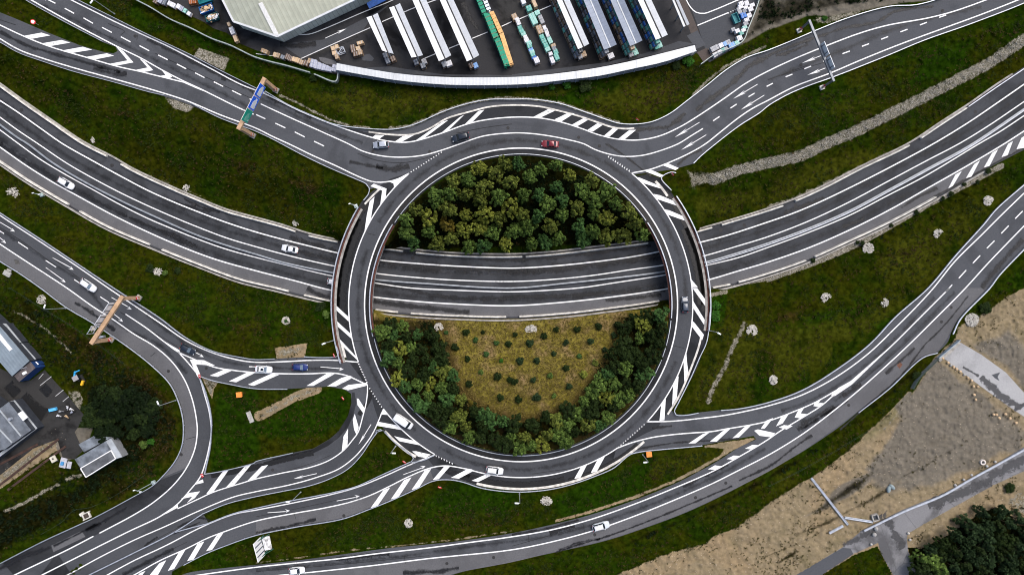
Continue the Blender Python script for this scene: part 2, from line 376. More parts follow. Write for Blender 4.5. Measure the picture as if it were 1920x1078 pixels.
dm = seg_dist(GX, GY, mway_poly); dm[inside(GX, GY, mway_poly)] = 0
dm = np.maximum(dm-5, 0)
dr = np.full(GX.shape, 1e9)
for p in list(RD.values())+[YARD, LOT]:
    p = thin(p, 2); d = seg_dist(GX, GY, p); d[inside(GX, GY, p)] = 0; dr = np.minimum(dr, d)
rr = np.hypot(GX-RC[0], GY-RC[1]); dr = np.minimum(dr, np.maximum(np.maximum(rr-352, 278-rr), 0))
dr = np.maximum(dr-6, 0)
tt = np.maximum(dm/(dm+dr+1e-6), dm/115.0); tt[dm == 0] = 0; tt = np.clip(tt, 0, 1); tt = tt*tt*(3-2*tt)
TZ = np.array([zm(x) for x in cgx])[None, :]*(1-tt)
def bil(A, x, y):
    fx = np.clip((np.asarray(x, float)-cgx[0])/8, 0, len(cgx)-1.001); fy = np.clip((np.asarray(y, float)-cgy[0])/8, 0, len(cgy)-1.001)
    ix = fx.astype(int); iy = fy.astype(int); fx = fx-ix; fy = fy-iy
    return (A[iy, ix]*(1-fx)+A[iy, ix+1]*fx)*(1-fy)+(A[iy+1, ix]*(1-fx)+A[iy+1, ix+1]*fx)*fy
def zt(px, py): return float(bil(TZ, px, py))
def G3(px, py, dz=0.0): return U(px, py, zt(px, py)+dz)
gx = np.concatenate([-np.geomspace(5200, 62, 26), np.arange(-60, 1981, 2.5), 1920+np.geomspace(62, 5200, 26)])
gy = np.concatenate([-np.geomspace(5200, 62, 26), np.arange(-60, 1139, 2.5), 1078+np.geomspace(63, 5200, 26)])
FX, FY = np.meshgrid(gx, gy); NX, NY = len(gx), len(gy)
rng = np.random.RandomState(7)
def vnoise(scale, seed):
    r = np.random.RandomState(seed); N = 256; g = r.rand(N, N)
    x = FX/scale+500; y = FY/scale+500; ix = np.floor(x).astype(int); iy = np.floor(y).astype(int)
    fx = x-ix; fy = y-iy; fx = fx*fx*(3-2*fx); fy = fy*fy*(3-2*fy)
    g00 = g[iy % N, ix % N]; g10 = g[iy % N, (ix+1) % N]; g01 = g[(iy+1) % N, ix % N]; g11 = g[(iy+1) % N, (ix+1) % N]
    return (g00*(1-fx)+g10*fx)*(1-fy)+(g01*(1-fx)+g11*fx)*fy
FZ = bil(TZ, FX, FY)
Fdr = bil(dr, FX, FY); Fdm = bil(np.minimum(dm, 400), FX, FY)
off = np.clip(np.minimum(Fdr, Fdm)/14, 0, 1)
for p in (SROAD, PAD):
    off *= np.clip(seg_dist(FX[::4, ::4], FY[::4, ::4], p)/14, 0, 1).repeat(4, 0).repeat(4, 1)[:NY, :NX]*(~inside(FX, FY, p))
tuft = (vnoise(3.2, 1)-.5)*.45+(vnoise(8, 2)-.5)*.4+(vnoise(26, 3)-.5)*.5
FZ = FZ-.05+off*tuft
FZ[(Fdm <= 0)] -= .12
# ground cover weights
ATT = {k: np.zeros(FX.shape, np.float32) for k in ('lush', 'brown', 'dark', 'sand', 'stone', 'dry', 'grey', 'pale')}
def area(name, poly, feather=6, s=1.0):
    P = np.array(poly); b = (FX >= P[:, 0].min()-feather*2) & (FX <= P[:, 0].max()+feather*2) & (FY >= P[:, 1].min()-feather*2) & (FY <= P[:, 1].max()+feather*2)
    ys, xs = np.where(b); 
    if not len(ys): return
    y0, y1, x0, x1 = ys.min(), ys.max()+1, xs.min(), xs.max()+1
    X, Y = FX[y0:y1, x0:x1], FY[y0:y1, x0:x1]
    d = seg_dist(X, Y, poly); ins = inside(X, Y, poly); sd_ = np.where(ins, d, -d)
    A = ATT[name][y0:y1, x0:x1]; A[:] = np.maximum(A, s*np.clip(sd_/(2*feather)+.5, 0, 1))
def stroke(name, line, w, feather=4, s=1.0):
    P = np.array(line); m = w+feather*2
    ys, xs = np.where((FX >= P[:, 0].min()-m) & (FX <= P[:, 0].max()+m) & (FY >= P[:, 1].min()-m) & (FY <= P[:, 1].max()+m))
    if not len(ys): return
    y0, y1, x0, x1 = ys.min(), ys.max()+1, xs.min(), xs.max()+1
    d = seg_dist(FX[y0:y1, x0:x1], FY[y0:y1, x0:x1], line, False)
    A = ATT[name][y0:y1, x0:x1]; A[:] = np.maximum(A, s*np.clip((w/2-d)/(2*feather)+.5, 0, 1))
# stone strips and patches
area('stone', t('A1', (1490,360), (1720,440), (1680,530), (1450,420)), 3)
area('stone', t('A1', (1230,720), (1300,745), (1470,800), (1400,850), (1290,810)), 5, .8)
stroke('stone', t('A4', (2100,180), (1916,300), (1650,480), (1300,660), (1050,790), (850,890), (600,1010), (430,1078))+t('B4', (250,90), (0,142))+t('B3', (1700,195), (1500,268)), 20, 6)
area('stone', t('B3', (1300,200), (1380,190), (1560,215), (1560,290), (1440,320), (1340,340), (1330,270)), 9, .62)
area('sand', t('C2', (140,450), (390,410), (370,490), (360,525), (160,540)), 4); area('stone', t('C2', (140,450), (390,410), (370,490), (160,540)), 7, .5)
stroke('sand', t('C2', (20,960), (160,890), (300,810), (460,755)), 17, 4); stroke('stone', t('C2', (20,960), (160,890), (300,810), (460,755)), 15, 6, .5)
area('sand', t('C1', (1510,665), (1640,695), (1600,760), (1590,830), (1555,760)), 3); area('stone', t('C1', (1510,665), (1640,695), (1600,760), (1590,830), (1555,760)), 3, .6)
stroke('stone', t('C3', (1740,270), (1650,450), (1580,620), (1500,760), (1470,850)), 13, 5, .6)
stroke('stone', t('A2', (180,715), (300,765), (420,830), (560,900), (700,945), (850,960)), 6, 3, .66)
stroke('stone', t('A2', (1000,965), (1150,945), (1280,890), (1420,825), (1600,772), (1760,742), (1916,735)), 8, 4, .66)
stroke('stone', t('A3', (0,738), (150,742), (350,772), (550,838), (700,890), (800,922)), 7, 4, .72)
stroke('stone', t('A3', (1350,720), (1450,620), (1600,500), (1750,420), (1900,350)), 6, 4, .75)
stroke('sand', t('D2', (0,985), (300,950), (700,890), (1000,865), (1500,810), (1916,745)), 5, 3, .58); stroke('stone', t('D2', (0,990), (300,950), (700,890), (1000,862), (1500,812), (1916,750)), 5, 3, .5)
stroke('sand', t('D3', (330,672), (600,600), (900,500), (1200,382), (1400,282), (1560,192), (1700,100)), 7, 3, .72)
area('sand', t('D3', (1400,115), (1600,85), (1800,50), (1825,60), (1700,125), (1560,180), (1600,130)), 4)
stroke('stone', t('B4', (0,1015), (300,908), (500,830), (700,740), (900,625), (1200,455), (1500,300), (1750,165)), 10, 3)
stroke('stone', t('B3', (1500,1078), (1700,1050), (1916,1015)), 6, 3, .8)
stroke('stone', t('C3', (1480,55), (1600,30)), 8, 3, .8)
for (a, b, c) in [(('B4'), (1050,0), (0,480)), ('B1', (860,130), (1916,560)), ('B2', (0,590), (640,730))]:
    stroke('stone', t(a, b, c), 5, 4, .5)
stroke('stone', t('B4', (0,468), (200,405), (400,315), (700,165), (1000,20)), 5, 3, .72)
# sandy building ground, bottom right
SANDY = t('D3', (700,1130), (780,1075), (1000,985), (1200,905), (1450,845), (1500,790), (1700,720), (1916,545))+t('D4', (200,420), (400,300), (600,150), (750,0))+t('C4', (950,900), (1080,790), (1180,640), (1240,530), (1400,375), (1420,300), (1600,200), (1850,40), (2300,-200), (2400,1700))+t('D4', (1000,1500), (300,1400))
area('sand', SANDY, 7); 
area('grey', t('C4', (1190,590), (1290,530), (1600,760), (1916,990), (1990,1078))+t('D4', (1950,100), (1500,330), (1200,460), (900,480), (700,350), (760,250), (950,100))+t('C4', (1500,1070), (1450,900), (1350,700)), 16, .62)
area('grey', t('C4', (1500,440), (1600,390), (1800,300), (1916,400), (2000,560), (1916,760), (1780,610)), 14, .7)
area('dark', t('C4', (1600,390), (1800,330), (1916,520), (1900,640), (1750,520)), 22, .42)
area('dry', t('C4', (1180,640), (1300,640), (1430,760), (1420,900), (1200,1060), (1000,1078), (1000,950)), 14, .45); area('lush', t('C4', (1180,640), (1300,640), (1430,760), (1420,900), (1200,1060), (1000,1078), (1000,950)), 14, .45)
area('grey', t('D4', (270,640), (400,560), (520,420), (700,330), (800,300), (770,380), (600,490), (400,600)), 9, .9); area('dark', t('D4', (290,640), (420,530), (560,430), (740,320), (800,310), (700,420), (600,480), (420,600)), 9, .74)
area('grey', [(1650,700), (1720,645), (1790,700), (1850,760), (1918,800), (1918,850), (1840,852), (1790,880), (1720,902), (1655,905), (1620,880), (1655,840), (1690,785), (1665,745)], 14, .85)
area('pale', [(1590,760), (1680,665), (1722,690), (1700,770), (1640,822), (1560,845)], 16, .9)
area('sand', [(1800,870), (1812,850), (1850,848), (1860,872), (1830,885)], 5)
area('dark', t('D4', (60,985), (150,920), (230,880), (200,930), (90,990)), 4, .8)
stroke('dark', t('D4', (200,780), (440,690), (600,600), (760,520), (900,440)), 9, 6, .72); stroke('lush', t('D4', (250,780), (440,690), (600,600), (760,520), (900,440)), 8, 6, .7)
stroke('dark', t('D4', (900,400), (1070,310), (1180,262), (1250,210), (1380,140), (1500,60)), 2.5, 3, .7); stroke('dark', t('D4', (0,930), (200,850), (420,740)), 3, 3, .8); stroke('stone', t('C4', (1200,640), (1120,760), (980,930), (860,1070)), 6, 4, .55); area('dark', t('C4', (1290,780), (1500,900), (1450,1000), (1300,900)), 16, .3); area('dark', t('D4', (860,120), (1100,160), (1000,260), (820,230)), 16, .3)
area('stone', t('D4', (1760,520), (1916,420), (1990,640), (1850,640)), 8, .5)
area('stone', t('C4', (1480,230), (1560,190), (1590,220), (1530,290), (1480,280)), 3, .9)
GREENBR = t('D4', (380,1090), (640,930), (820,860), (940,1090))
for k in ('sand', 'grey'):
    b = inside(FX, FY, GREENBR); ATT[k][b] = 0
    b = inside(FX, FY, t('D4', (1045,870), (1150,880), (1350,780), (1580,620), (1700,570), (1800,600), (1860,700), (2000,760), (2000,1200), (1150,1200))); ATT[k][b] = 0; ATT['dark'][b] = .9
stroke('lush', t('D4', (1060,800), (1250,730), (1400,650), (1560,560), (1800,420), (1916,340)), 9, 7, .6); stroke('dark', t('D4', (1060,800), (1250,730), (1400,650), (1560,560), (1800,420), (1916,340)), 8, 8, .5)
area('pale', t('C4', (1180,650), (1300,650), (1420,760), (1400,900), (1200,1050), (1020,1078), (1040,950)), 20, .0)
stroke('dark', t('D4', (0,545), (200,425), (400,305), (600,155), (740,20))+t('C4', (960,900), (1090,790)), 7, 9, .5)
stroke('sand', t('C4', (800,1070), (900,960), (1060,790)), 8, 3); stroke('sand', t('D4', (720,60), (800,0)), 8, 3)
# depot surroundings
area('grey', t('A3', (1700,345), (1740,280), (1770,210), (1850,30), (1900,-90))+t('A4', (1300,-90), (1250,-5), (900,40), (700,80), (500,120), (300,120), (100,190), (0,225)), 6); area('dark', t('A3', (1710,330), (1770,210), (1850,30), (1900,-90))+t('A4', (1250,-40), (700,30), (500,80), (300,110), (100,180), (0,215)), 10, .66)
area('dark', t('A3', (1750,300), (1840,100), (1916,60))+t('A4', (200,40), (100,200), (0,220)), 12, .5)
area('stone', t('A4', (320,130), (500,100), (700,60), (880,50), (700,110), (450,190), (350,180)), 6, .55)
# scrub and bare ground, bottom left
area('dark', t('C1', (620,740), (1000,640), (1180,760), (1200,1078))+t('D1', (1100,200), (900,330), (500,640), (0,900), (-200,900), (-200,560), (100,560), (300,500), (620,400), (600,200), (700,0)), 20, 1.0)
area('dark', t('C1', (-100,0), (200,30), (420,170), (760,440), (1050,620), (1230,760), (1330,1000))+t('D1', (1340,60), (1280,200), (1150,370), (900,520), (500,720), (0,960), (-200,1050), (-200,500), (100,560), (560,200), (700,0))+t('C1', (620,850), (480,720), (330,560), (100,300), (-100,200)), 14, .5)
area('brown', t('C1', (300,150), (760,440), (1050,620), (1230,760), (1330,1000))+t('D1', (1340,60), (1150,360), (900,510), (1000,200))+t('C1', (1100,900), (800,640), (500,500)), 16, .55)
area('grey', t('D1', (420,-10), (700,-30), (640,130), (560,200), (480,230), (420,120)), 5)
stroke('sand', t('D1', (-60,390), (150,250), (300,150), (440,50)), 34, 4); stroke('stone', t('D1', (-60,400), (150,260), (300,150), (440,60)), 20, 7, .55)
stroke('stone', t('D1', (40,600), (180,540), (330,450), (440,400)), 8, 4, .7); stroke('stone', t('D1', (500,360), (600,330)), 10, 5, .7)
stroke('stone', t('C1', (100,170), (240,240), (330,300), (470,420), (530,480)), 7, 5, .66)
area('stone', t('C1', (500,770), (600,760), (640,830), (600,960), (540,870)), 6, .55)
area('dark', t('C1', (0,170), (200,260), (350,420), (420,600), (300,560), (100,300), (0,250)), 14, .5)
# moods of the grass
for pl, f, s in [(t('B2', (230,250), (400,260), (480,340), (420,380), (280,330)), 8, .8), (t('A1', (800,800), (960,820), (980,880), (840,870)), 8, .7), (t('B1', (1700,70), (1900,120), (1900,260), (1700,160)), 12, .7),
                 (t('A3', (900,680), (1250,560), (1400,560), (1300,700), (1000,820), (880,760)), 22, .75), (t('C4', (50,200), (300,130), (200,240), (60,270)), 10, .8), (t('D2', (1350,600), (1800,620), (1900,740), (1300,720)), 20, .5),
                 (t('C1', (1640,230), (1850,270), (1830,330), (1680,300)), 8, .7), (t('D1', (1000,250), (1250,60), (1300,100), (1100,330)), 12, .7), (t('B4', (900,830), (1150,750), (1100,830), (920,900)), 10, .9), (t('B1', (0,560), (400,800), (800,1040), (300,760)), 22, .5),
                 (t('C2', (0,150), (70,300), (60,400), (0,380)), 14, .7), (t('C1', (900,120), (1300,330), (1400,440), (1100,280)), 14, .5), (t('D2', (700,380), (1000,170), (1100,260), (800,400)), 14, .6)]:
    area('brown', pl, f, s)
for pl, f, s in [(t('D2', (1300,480), (1600,440), (1916,470), (1850,600), (1500,560), (1250,620)), 18, .8), (t('C2', (0,1078), (350,860), (700,760), (650,950), (500,1078)), 14, .8), (t('D1', (1620,20), (1900,0), (1900,200), (1600,280)), 14, .8), (t('D3', (850,280), (1000,250), (1000,420), (700,560), (400,600), (300,520)), 16, .8),
                 (t('A1', (1000,100), (1500,250), (1700,330), (1500,330), (1100,200)), 14, .7), (t('A2', (0,390), (300,460), (600,560), (600,610), (300,540), (0,430)), 5, .9), (t('C3', (1500,40), (1600,60), (1580,280), (1490,300)), 5, 1), (t('A4', (1200,380), (1500,330), (1450,500), (1150,560)), 18, .6),
                 (t('C2', (400,100), (560,110), (560,280), (480,240)), 8, .9), (t('C4', (300,220), (500,180), (800,240), (500,330), (200,400)), 18, .5), (t('A3', (200,740), (600,650), (800,640), (600,760)), 14, .7), (t('C1', (1650,800), (1916,780), (1916,1078), (1650,1078)), 14, .7)]:
    area('lush', pl, f, s)
for pl, f, s in [(t('A2', (350,700), (700,640), (1100,680), (1500,720), (1300,830), (1000,930), (700,880)), 20, .8), (t('A3', (700,620), (1100,600), (1350,520), (1500,480), (1300,760), (1000,900), (800,860), (500,760)), 22, .7), (t('A3', (0,690), (500,670), (300,740), (0,730)), 8, .8),
    (t('C4', (0,300), (400,250), (900,100), (1150,0), (900,250), (500,550), (100,780), (0,780)), 24, .8), (t('C3', (1500,300), (1900,200), (1900,850), (1500,900), (1300,880)), 24, .6), (t('B4', (1000,700), (1500,450), (1800,330), (1700,450), (1200,1000), (900,1078), (800,900)), 20, .7), (t('B3', (1350,380), (1900,280), (1900,450), (1400,600)), 14, .75), (t('B4', (0,230), (500,80), (900,0), (800,120), (300,330), (0,440)), 14, .75),
    (t('A4', (300,700), (900,500), (1100,480), (700,850), (300,1000), (0,900)), 20, .45), (t('D3', (1050,170), (1500,130), (1550,180), (1200,330), (1000,350)), 12, .6), (t('B2', (0,100), (500,250), (600,330), (300,350), (0,250)), 24, .4), (t('A1', (0,500), (800,640), (1400,850), (900,800), (200,620)), 18, .35), (t('D4', (0,350), (300,210), (600,60), (700,0), (730,0), (500,200), (150,420), (0,500)), 8, .5)]:
    area('pale', pl, f, s)
stroke('dark', t('D3', (900,830), (1300,660), (1600,520), (1916,350))+t('D4', (240,215), (480,40))+t('C4', (640,1000), (900,800), (1100,620)), 13, 7, .62)
stroke('dark', t('D2', (1300,1078), (1700,1020))+t('D3', (300,930), (700,860)), 9, 6, .5)
stroke('dark', t('B2', (0,400), (250,460), (500,510), (680,560)), 10, 8, .5); stroke('dark', t('B4', (0,920+120), (300,960), (700,760), (1000,620), (1400,420)), 14, 9, .48); stroke('dark', t('B1', (1000,250), (1400,420), (1916,470)), 12, 10, .35)
for L_ in (NG, SWG, SG, WRU, WRL, WISL1, WISL2, ERN, ERS, ENU, ENL, SEN, SES): stroke('dark', cr(L_, 20), 5, 3, .62)  # dark fringe along the rails: soil plus a shade line painted in for contrast
# inside the roundabout
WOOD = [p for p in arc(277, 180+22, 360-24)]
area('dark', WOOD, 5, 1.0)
BAND = arc(277, 2, 178)
area('dry', BAND, 4, 1.0)
LAWN = [(700,596), (815,600), (835,640), (845,690), (860,730), (900,765), (960,790), (1010,785), (1060,772), (1100,735), (1125,700), (1150,655), (1165,610), (1175,585), (1230,575)]
sdl = seg_dist(FX, FY, LAWN, False); rim = np.hypot(FX-RC[0], FY-RC[1])
sel = (rim < 277) & (FY > 594)
LB_ = None
lawn_in = inside(FX, FY, [(806,592)]+LAWN[1:-1]+[(1180,586)])
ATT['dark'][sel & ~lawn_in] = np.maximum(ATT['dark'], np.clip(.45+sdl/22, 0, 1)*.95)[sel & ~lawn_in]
ATT['brown'][sel & lawn_in] = np.clip(1-sdl/26, 0, 1)[sel & lawn_in]*.8
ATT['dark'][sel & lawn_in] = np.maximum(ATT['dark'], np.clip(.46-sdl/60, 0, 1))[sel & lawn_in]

_b = (FX > 1380) & (FY > 560); ATT['grey'][_b] = np.minimum(ATT['grey'], np.clip(ATT['sand']*1.6-.5, 0, 1))[_b]; ATT['pale'][_b & (FX > 1560) & (FY > 640)] = np.minimum(ATT['pale'], np.clip(ATT['sand']*2-.8, 0, 1))[_b & (FX > 1560) & (FY > 640)]
m, nt, bs = newmat('meadow_ground'); g = G(nt)
n1 = g.noise(.05, 5, .6, dist=.6); n2 = g.noise(.16, 5, .62); n3 = g.noise(.75, 6, .68); n4 = g.noise(3.2, 4, .7)
at = {k: g.attr(k) for k in ATT}
lush = g.mix(g.mapr(n3, .3, .7), (.004, .012, .0005), (.016, .039, .0016))
oliv = g.mix(g.mapr(n3, .3, .7), (.008, .0102, .0005), (.031, .034, .0020))
brwn = g.mix(g.mapr(n3, .3, .7), (.011, .006, .0015), (.048, .030, .008))
col = g.mix(g.mapr(g.math('MULTIPLY_ADD', at['lush'], -.35, g.math('MULTIPLY_ADD', n1, .5, g.math('MULTIPLY', n2, .5))), .36, .6), lush, oliv)
col = g.mix(g.math('MULTIPLY', g.mapr(g.math('MULTIPLY_ADD', at['brown'], .4, g.math('MULTIPLY_ADD', n2, .6, g.math('MULTIPLY', n3, .4))), .6, .9), .7), col, brwn)
pal = g.mix(g.mapr(n3, .28, .72), (.0155, .0185, .0011), (.050, .0555, .0048))
col = g.mix(g.math('MULTIPLY', g.mapr(g.math('ADD', at['pale'], g.math('MULTIPLY_ADD', g.math('MULTIPLY_ADD', n2, .6, g.math('MULTIPLY', n1, .4)), 1.9, -.95)), .22, .78), .9), col, pal)
col = g.mix(g.math('MULTIPLY', g.mapr(n2, .5, .3), .6), col, (.0035, .0065, .0006))
dry = g.mix(g.mapr(n3, .3, .7), (.085, .070, .009), (.205, .168, .036)); dry = g.mix(g.mapr(n2, .48, .66), dry, (.21, .145, .07))
dry = g.mix(g.math('MULTIPLY', g.mapr(n4, .5, .75), .5), dry, (.07, .062, .010))
dry = g.mix(g.mapr(g.math('MULTIPLY_ADD', n2, .5, at['brown']), .35, 1.0), dry, (.06, .042, .014))
col = g.mix(g.mapr(g.math('MULTIPLY_ADD', n3, .3, at['dry']), .55, .8), col, dry)
sand = g.mix(g.mapr(n3, .15, .85), (.17, .128, .074), (.325, .243, .143)); sand = g.mix(g.math('MULTIPLY', g.mapr(n4, .62, .75), .35), sand, (.09, .07, .045))
nb = g.noise(.022, 4, .6, dist=.8); sand = g.mix(g.math('MULTIPLY', g.mapr(nb, .45, .62), .3), sand, g.mix(g.mapr(n3, .25, .75), (.125, .118, .085), (.20, .185, .135)))
sand = g.mix(g.mapr(n1, .42, .62), sand, g.mix(g.mapr(n3, .25, .75), (.16, .128, .075), (.27, .215, .135)))
sand = g.mix(g.math('MULTIPLY', g.mapr(n2, .52, .7), .42), sand, (.085, .078, .038)); sand = g.mix(g.math('MULTIPLY', g.mapr(at['pale'], .2, .9), .7), sand, g.mix(g.mapr(n3, .25, .75), (.085, .082, .036), (.16, .15, .075)))
col = g.mix(g.mapr(g.math('ADD', at['sand'], g.math('MULTIPLY_ADD', g.math('MULTIPLY_ADD', n3, .5, g.math('MULTIPLY', n2, .5)), 1.5, -.75)), .4, .6), col, sand)
grey = g.mix(g.mapr(n3, .15, .85), (.105, .094, .075), (.175, .157, .128)); grey = g.mix(g.math('MULTIPLY', g.mapr(n2, .52, .72), .4), grey, (.08, .068, .05))
col = g.mix(g.math('MULTIPLY', g.mapr(g.math('ADD', at['grey'], g.math('MULTIPLY_ADD', n2, .8, -.4)), .3, .62), .93), col, grey)
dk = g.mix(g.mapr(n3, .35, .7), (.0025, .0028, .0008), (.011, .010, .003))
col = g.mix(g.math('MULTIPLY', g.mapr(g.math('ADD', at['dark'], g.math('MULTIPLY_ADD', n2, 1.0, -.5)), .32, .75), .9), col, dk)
vs_ = nt.nodes.new('ShaderNodeTexVoronoi'); vs_.inputs['Scale'].default_value = 3.3; nt.links.new(g.pos, vs_.inputs['Vector'])
stc = g.mix(g.mapr(vs_.outputs['Distance'], .22, .75), (.30, .278, .225), (.085, .078, .055)); sepc = nt.nodes.new('ShaderNodeSeparateColor'); nt.links.new(vs_.outputs['Color'], sepc.inputs[0])
stc = g.mix(g.math('MULTIPLY', sepc.outputs[0], .7), stc, g.mix(g.mapr(n3, .35, .65), (.05, .052, .022), (.22, .20, .155)))
col = g.mix(g.mapr(g.math('ADD', at['stone'], g.math('MULTIPLY_ADD', n3, 1.0, -.5)), .38, .58), col, stc)
fin(nt, bs, col, 1.0, g.bump(g.math('MULTIPLY_ADD', n4, .4, n3), .5, .3), 0.0)
GROUNDMAT = m
gv = np.stack([(FX-CX)*S*(H-FZ)/H, -(FY-CY)*S*(H-FZ)/H, FZ], -1).reshape(-1, 3)
ii = (np.arange(NY-1)[:, None]*NX+np.arange(NX-1)[None, :]).ravel()
quads = np.stack([ii+NX, ii+NX+1, ii+1, ii], 1).astype(np.int32)
me = bpy.data.meshes.new('ground'); me.vertices.add(len(gv)); me.vertices.foreach_set('co', gv.astype(np.float32).ravel())
me.loops.add(quads.size); me.loops.foreach_set('vertex_index', quads.ravel()); me.polygons.add(len(quads))
me.polygons.foreach_set('loop_start', np.arange(0, quads.size, 4, dtype=np.int32)); me.polygons.foreach_set('use_smooth', np.ones(len(quads), bool))
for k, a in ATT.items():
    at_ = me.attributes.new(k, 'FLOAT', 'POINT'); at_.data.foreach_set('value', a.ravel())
me.materials.append(GROUNDMAT); me.update(); me.validate()
ground = bpy.data.objects.new('ground', me); COL.objects.link(ground); struct(ground)

# ------------------------------------------------------------------ road surfaces
ASP = dict(lane=asphalt('asphalt_lane', .067, .5, blot=.35), ring=asphalt('asphalt_ring', .068, .55, blot=.2), dark=asphalt('asphalt_dark', .032, .45, blot=.8), mid=asphalt('asphalt_grey', .078, .45, blot=.45),
           pale=asphalt('asphalt_pale', .112, .55, (1, 1, 1.04), .35), mw=asphalt('asphalt_motorway', .051, .4, blot=.5), mwn=asphalt('asphalt_verge', .060, .4, blot=.6), yard=asphalt('asphalt_yard', .034, .30, (1, 1, 1.06), .95),
           lot=asphalt('asphalt_lot', .036, .3, (1, .98, .95), .95), old=asphalt('asphalt_old', .19, .3, (1, 1, 1.03), .75, crack=.5), conc=asphalt('concrete_pad', .34, .35, (1, 1, 1), .28))
def sheet(name, poly, z, m, parent=None):
    b = MB(); b.flat(W3(poly, z), z); o = b.build(name, m, parent); return o
def skirt_sheet(name, poly, z, m, depth=.25):
    b = MB(); b.prism(W3(poly, z), z-depth, z); return b.build(name, m)
roads = {}
roads['north'] = struct(skirt_sheet('north_road', RD['north'], .000, ASP['mid'])); roads['west'] = struct(skirt_sheet('west_road', RD['west'], .006, ASP['lane']))
roads['exit'] = struct(skirt_sheet('exit_ramp', RD['exit'], .012, ASP['lane'])); roads['entry'] = struct(skirt_sheet('entry_ramp', RD['entry'], .018, ASP['lane'])); roads['south'] = struct(skirt_sheet('south_road', RD['south'], .024, ASP['mid']))
b = MB()
A3_, B3_ = W3(ring_in, .032), W3(ring_out, .032)
b.strip(A3_, B3_)
for P_, s_ in ((A3_, 1), (B3_, -1)):
    n = len(P_); o = len(b.v)
    for p in P_: b.v += [p, (p[0], p[1], -1.1)]
    for i in range(n-1):
        q = (o+2*i, o+2*i+1, o+2*i+3, o+2*i+2); b.f.append(q if s_ > 0 else q[::-1]); b.m.append(1)
b.strip([(p[0], p[1], -1.1) for p in A3_], [(p[0], p[1], -1.1) for p in B3_], 1)
roads['ring'] = struct(b.build('ring_road', [ASP['dark'], plain('bridge_concrete', (.3, .29, .27), .25, .6, .9)]))
LZ = .040
b = MB(); b.strip(W3(arc(293.5, 0, 360, 240), LZ), W3(arc(323, 0, 360, 240), LZ)); b.build('traffic_lane', ASP['ring'], roads['ring'])
def mesh_between(A, B, zf, cuts=6, n=420):
    xs = np.linspace(-75, 1995, n)
    ya = np.interp(xs, [p[0] for p in A], [p[1] for p in A]); yb = np.interp(xs, [p[0] for p in B], [p[1] for p in B])
    return [U(x, y, zm(x)+zf) for x, y in zip(xs, ya)], [U(x, y, zm(x)+zf) for x, y in zip(xs, yb)]
def shift(L, dy): return [(p[0], p[1]+dy) for p in L]
b = MB(); b.strip(*mesh_between(shift(MN, -4), shift(MS, 4), 0), cuts=8); roads['mw'] = struct(b.build('motorway', ASP['mw']))
b = MB(); b.strip(*mesh_between(MN, M1, .008)); b.build('hard_shoulder', ASP['mwn'], roads['mw'])
b = MB(); b.strip(*mesh_between(M4, MS, .008)); b.build('hard_shoulder', ASP['pale'], roads['mw'])
b = MB(); b.strip(*mesh_between(M2, M3, .008)); b.build('median_strip', ASP['mwn'], roads['mw'])
yard = struct(sheet('depot_yard', YARD, -.012, ASP['yard'])); lot = struct(sheet('workshop_yard', LOT, -.012, ASP['lot']))
srv = struct(sheet('service_road', SROAD, -.012, ASP['old'])); pad = struct(sheet('concrete_path', PAD, -.006, ASP['conc']))
# ------------------------------------------------------------------ painted markings (parts of their road)
WHITE = paintmat('road_paint'); WORN = paintmat('road_paint_worn', (.62, .62, .62), .5)
MZ = .062
def lines(name, road, lst, w=.36, z=MZ, m=None):
    b = MB()
    for l in lst:
        b.ribbon(W3(cr(l) if len(l) > 2 else l, z), w*.82)
    b.uv = {}; return b.build(name, m or WHITE, roads[road])
def polys(name, road, lst, z=MZ+.004, m=None):
    b = MB()
    for p in lst: b.flat(W3(p, z), z)
    return b.build(name, m or WHITE, roads[road])
def arrowpoly(tail, tip, hl=.42, w=1.5, hw=4.6):
    a = np.array(tail, float); b_ = np.array(tip, float); d = b_-a; L = np.linalg.norm(d); d /= L; n = np.array([-d[1], d[0]])
    h = b_-d*L*hl; nk = b_-d*L*hl*.72
    return [tuple(x) for x in (a+n*w/2, nk+n*w/2, h+n*hw/2, b_, h-n*hw/2, nk-n*w/2, a-n*w/2)]
def mlines(name, lst, w=.36, dz=.03):
    b = MB()
    for L in lst:
        b.ribbon([U(p[0], p[1], zm(p[0])+dz) for p in L], w*.82)
    b.uv = {}; b.build(name, WHITE, roads['mw'])
mlines('edge_line', [M1, M4], .42); mlines('edge_line', [M2, M3], .36)
def mpoly(name, lst, dz=.03):
    b = MB()
    for p in lst:
        o = b.add([U(x, y, zm(x)+dz) for x, y in p], [])
        for q in tessellate_polygon([[Vector((x, y, 0)) for x, y in p]]): b.tri(o, [(x, -y) for x, y in p], q, True, 0)
    b.build(name, WHITE, roads['mw'])
mpoly('hatching', [t('B4', (1350,335), (1405,230), (1452,204), (1385,315)), t('B4', (1483,258), (1545,152), (1588,124), (1525,245)), t('B4', (1617,178), (1680,67), (1723,42), (1660,165)), t('B4', (1750,100), (1800,0), (1835,-20), (1795,85)), t('B4', (1862,40), (1900,-45), (1960,-80), (1920,30)), t('A4', (2000,1000), (2040,930), (2080,905), (2040,990))])
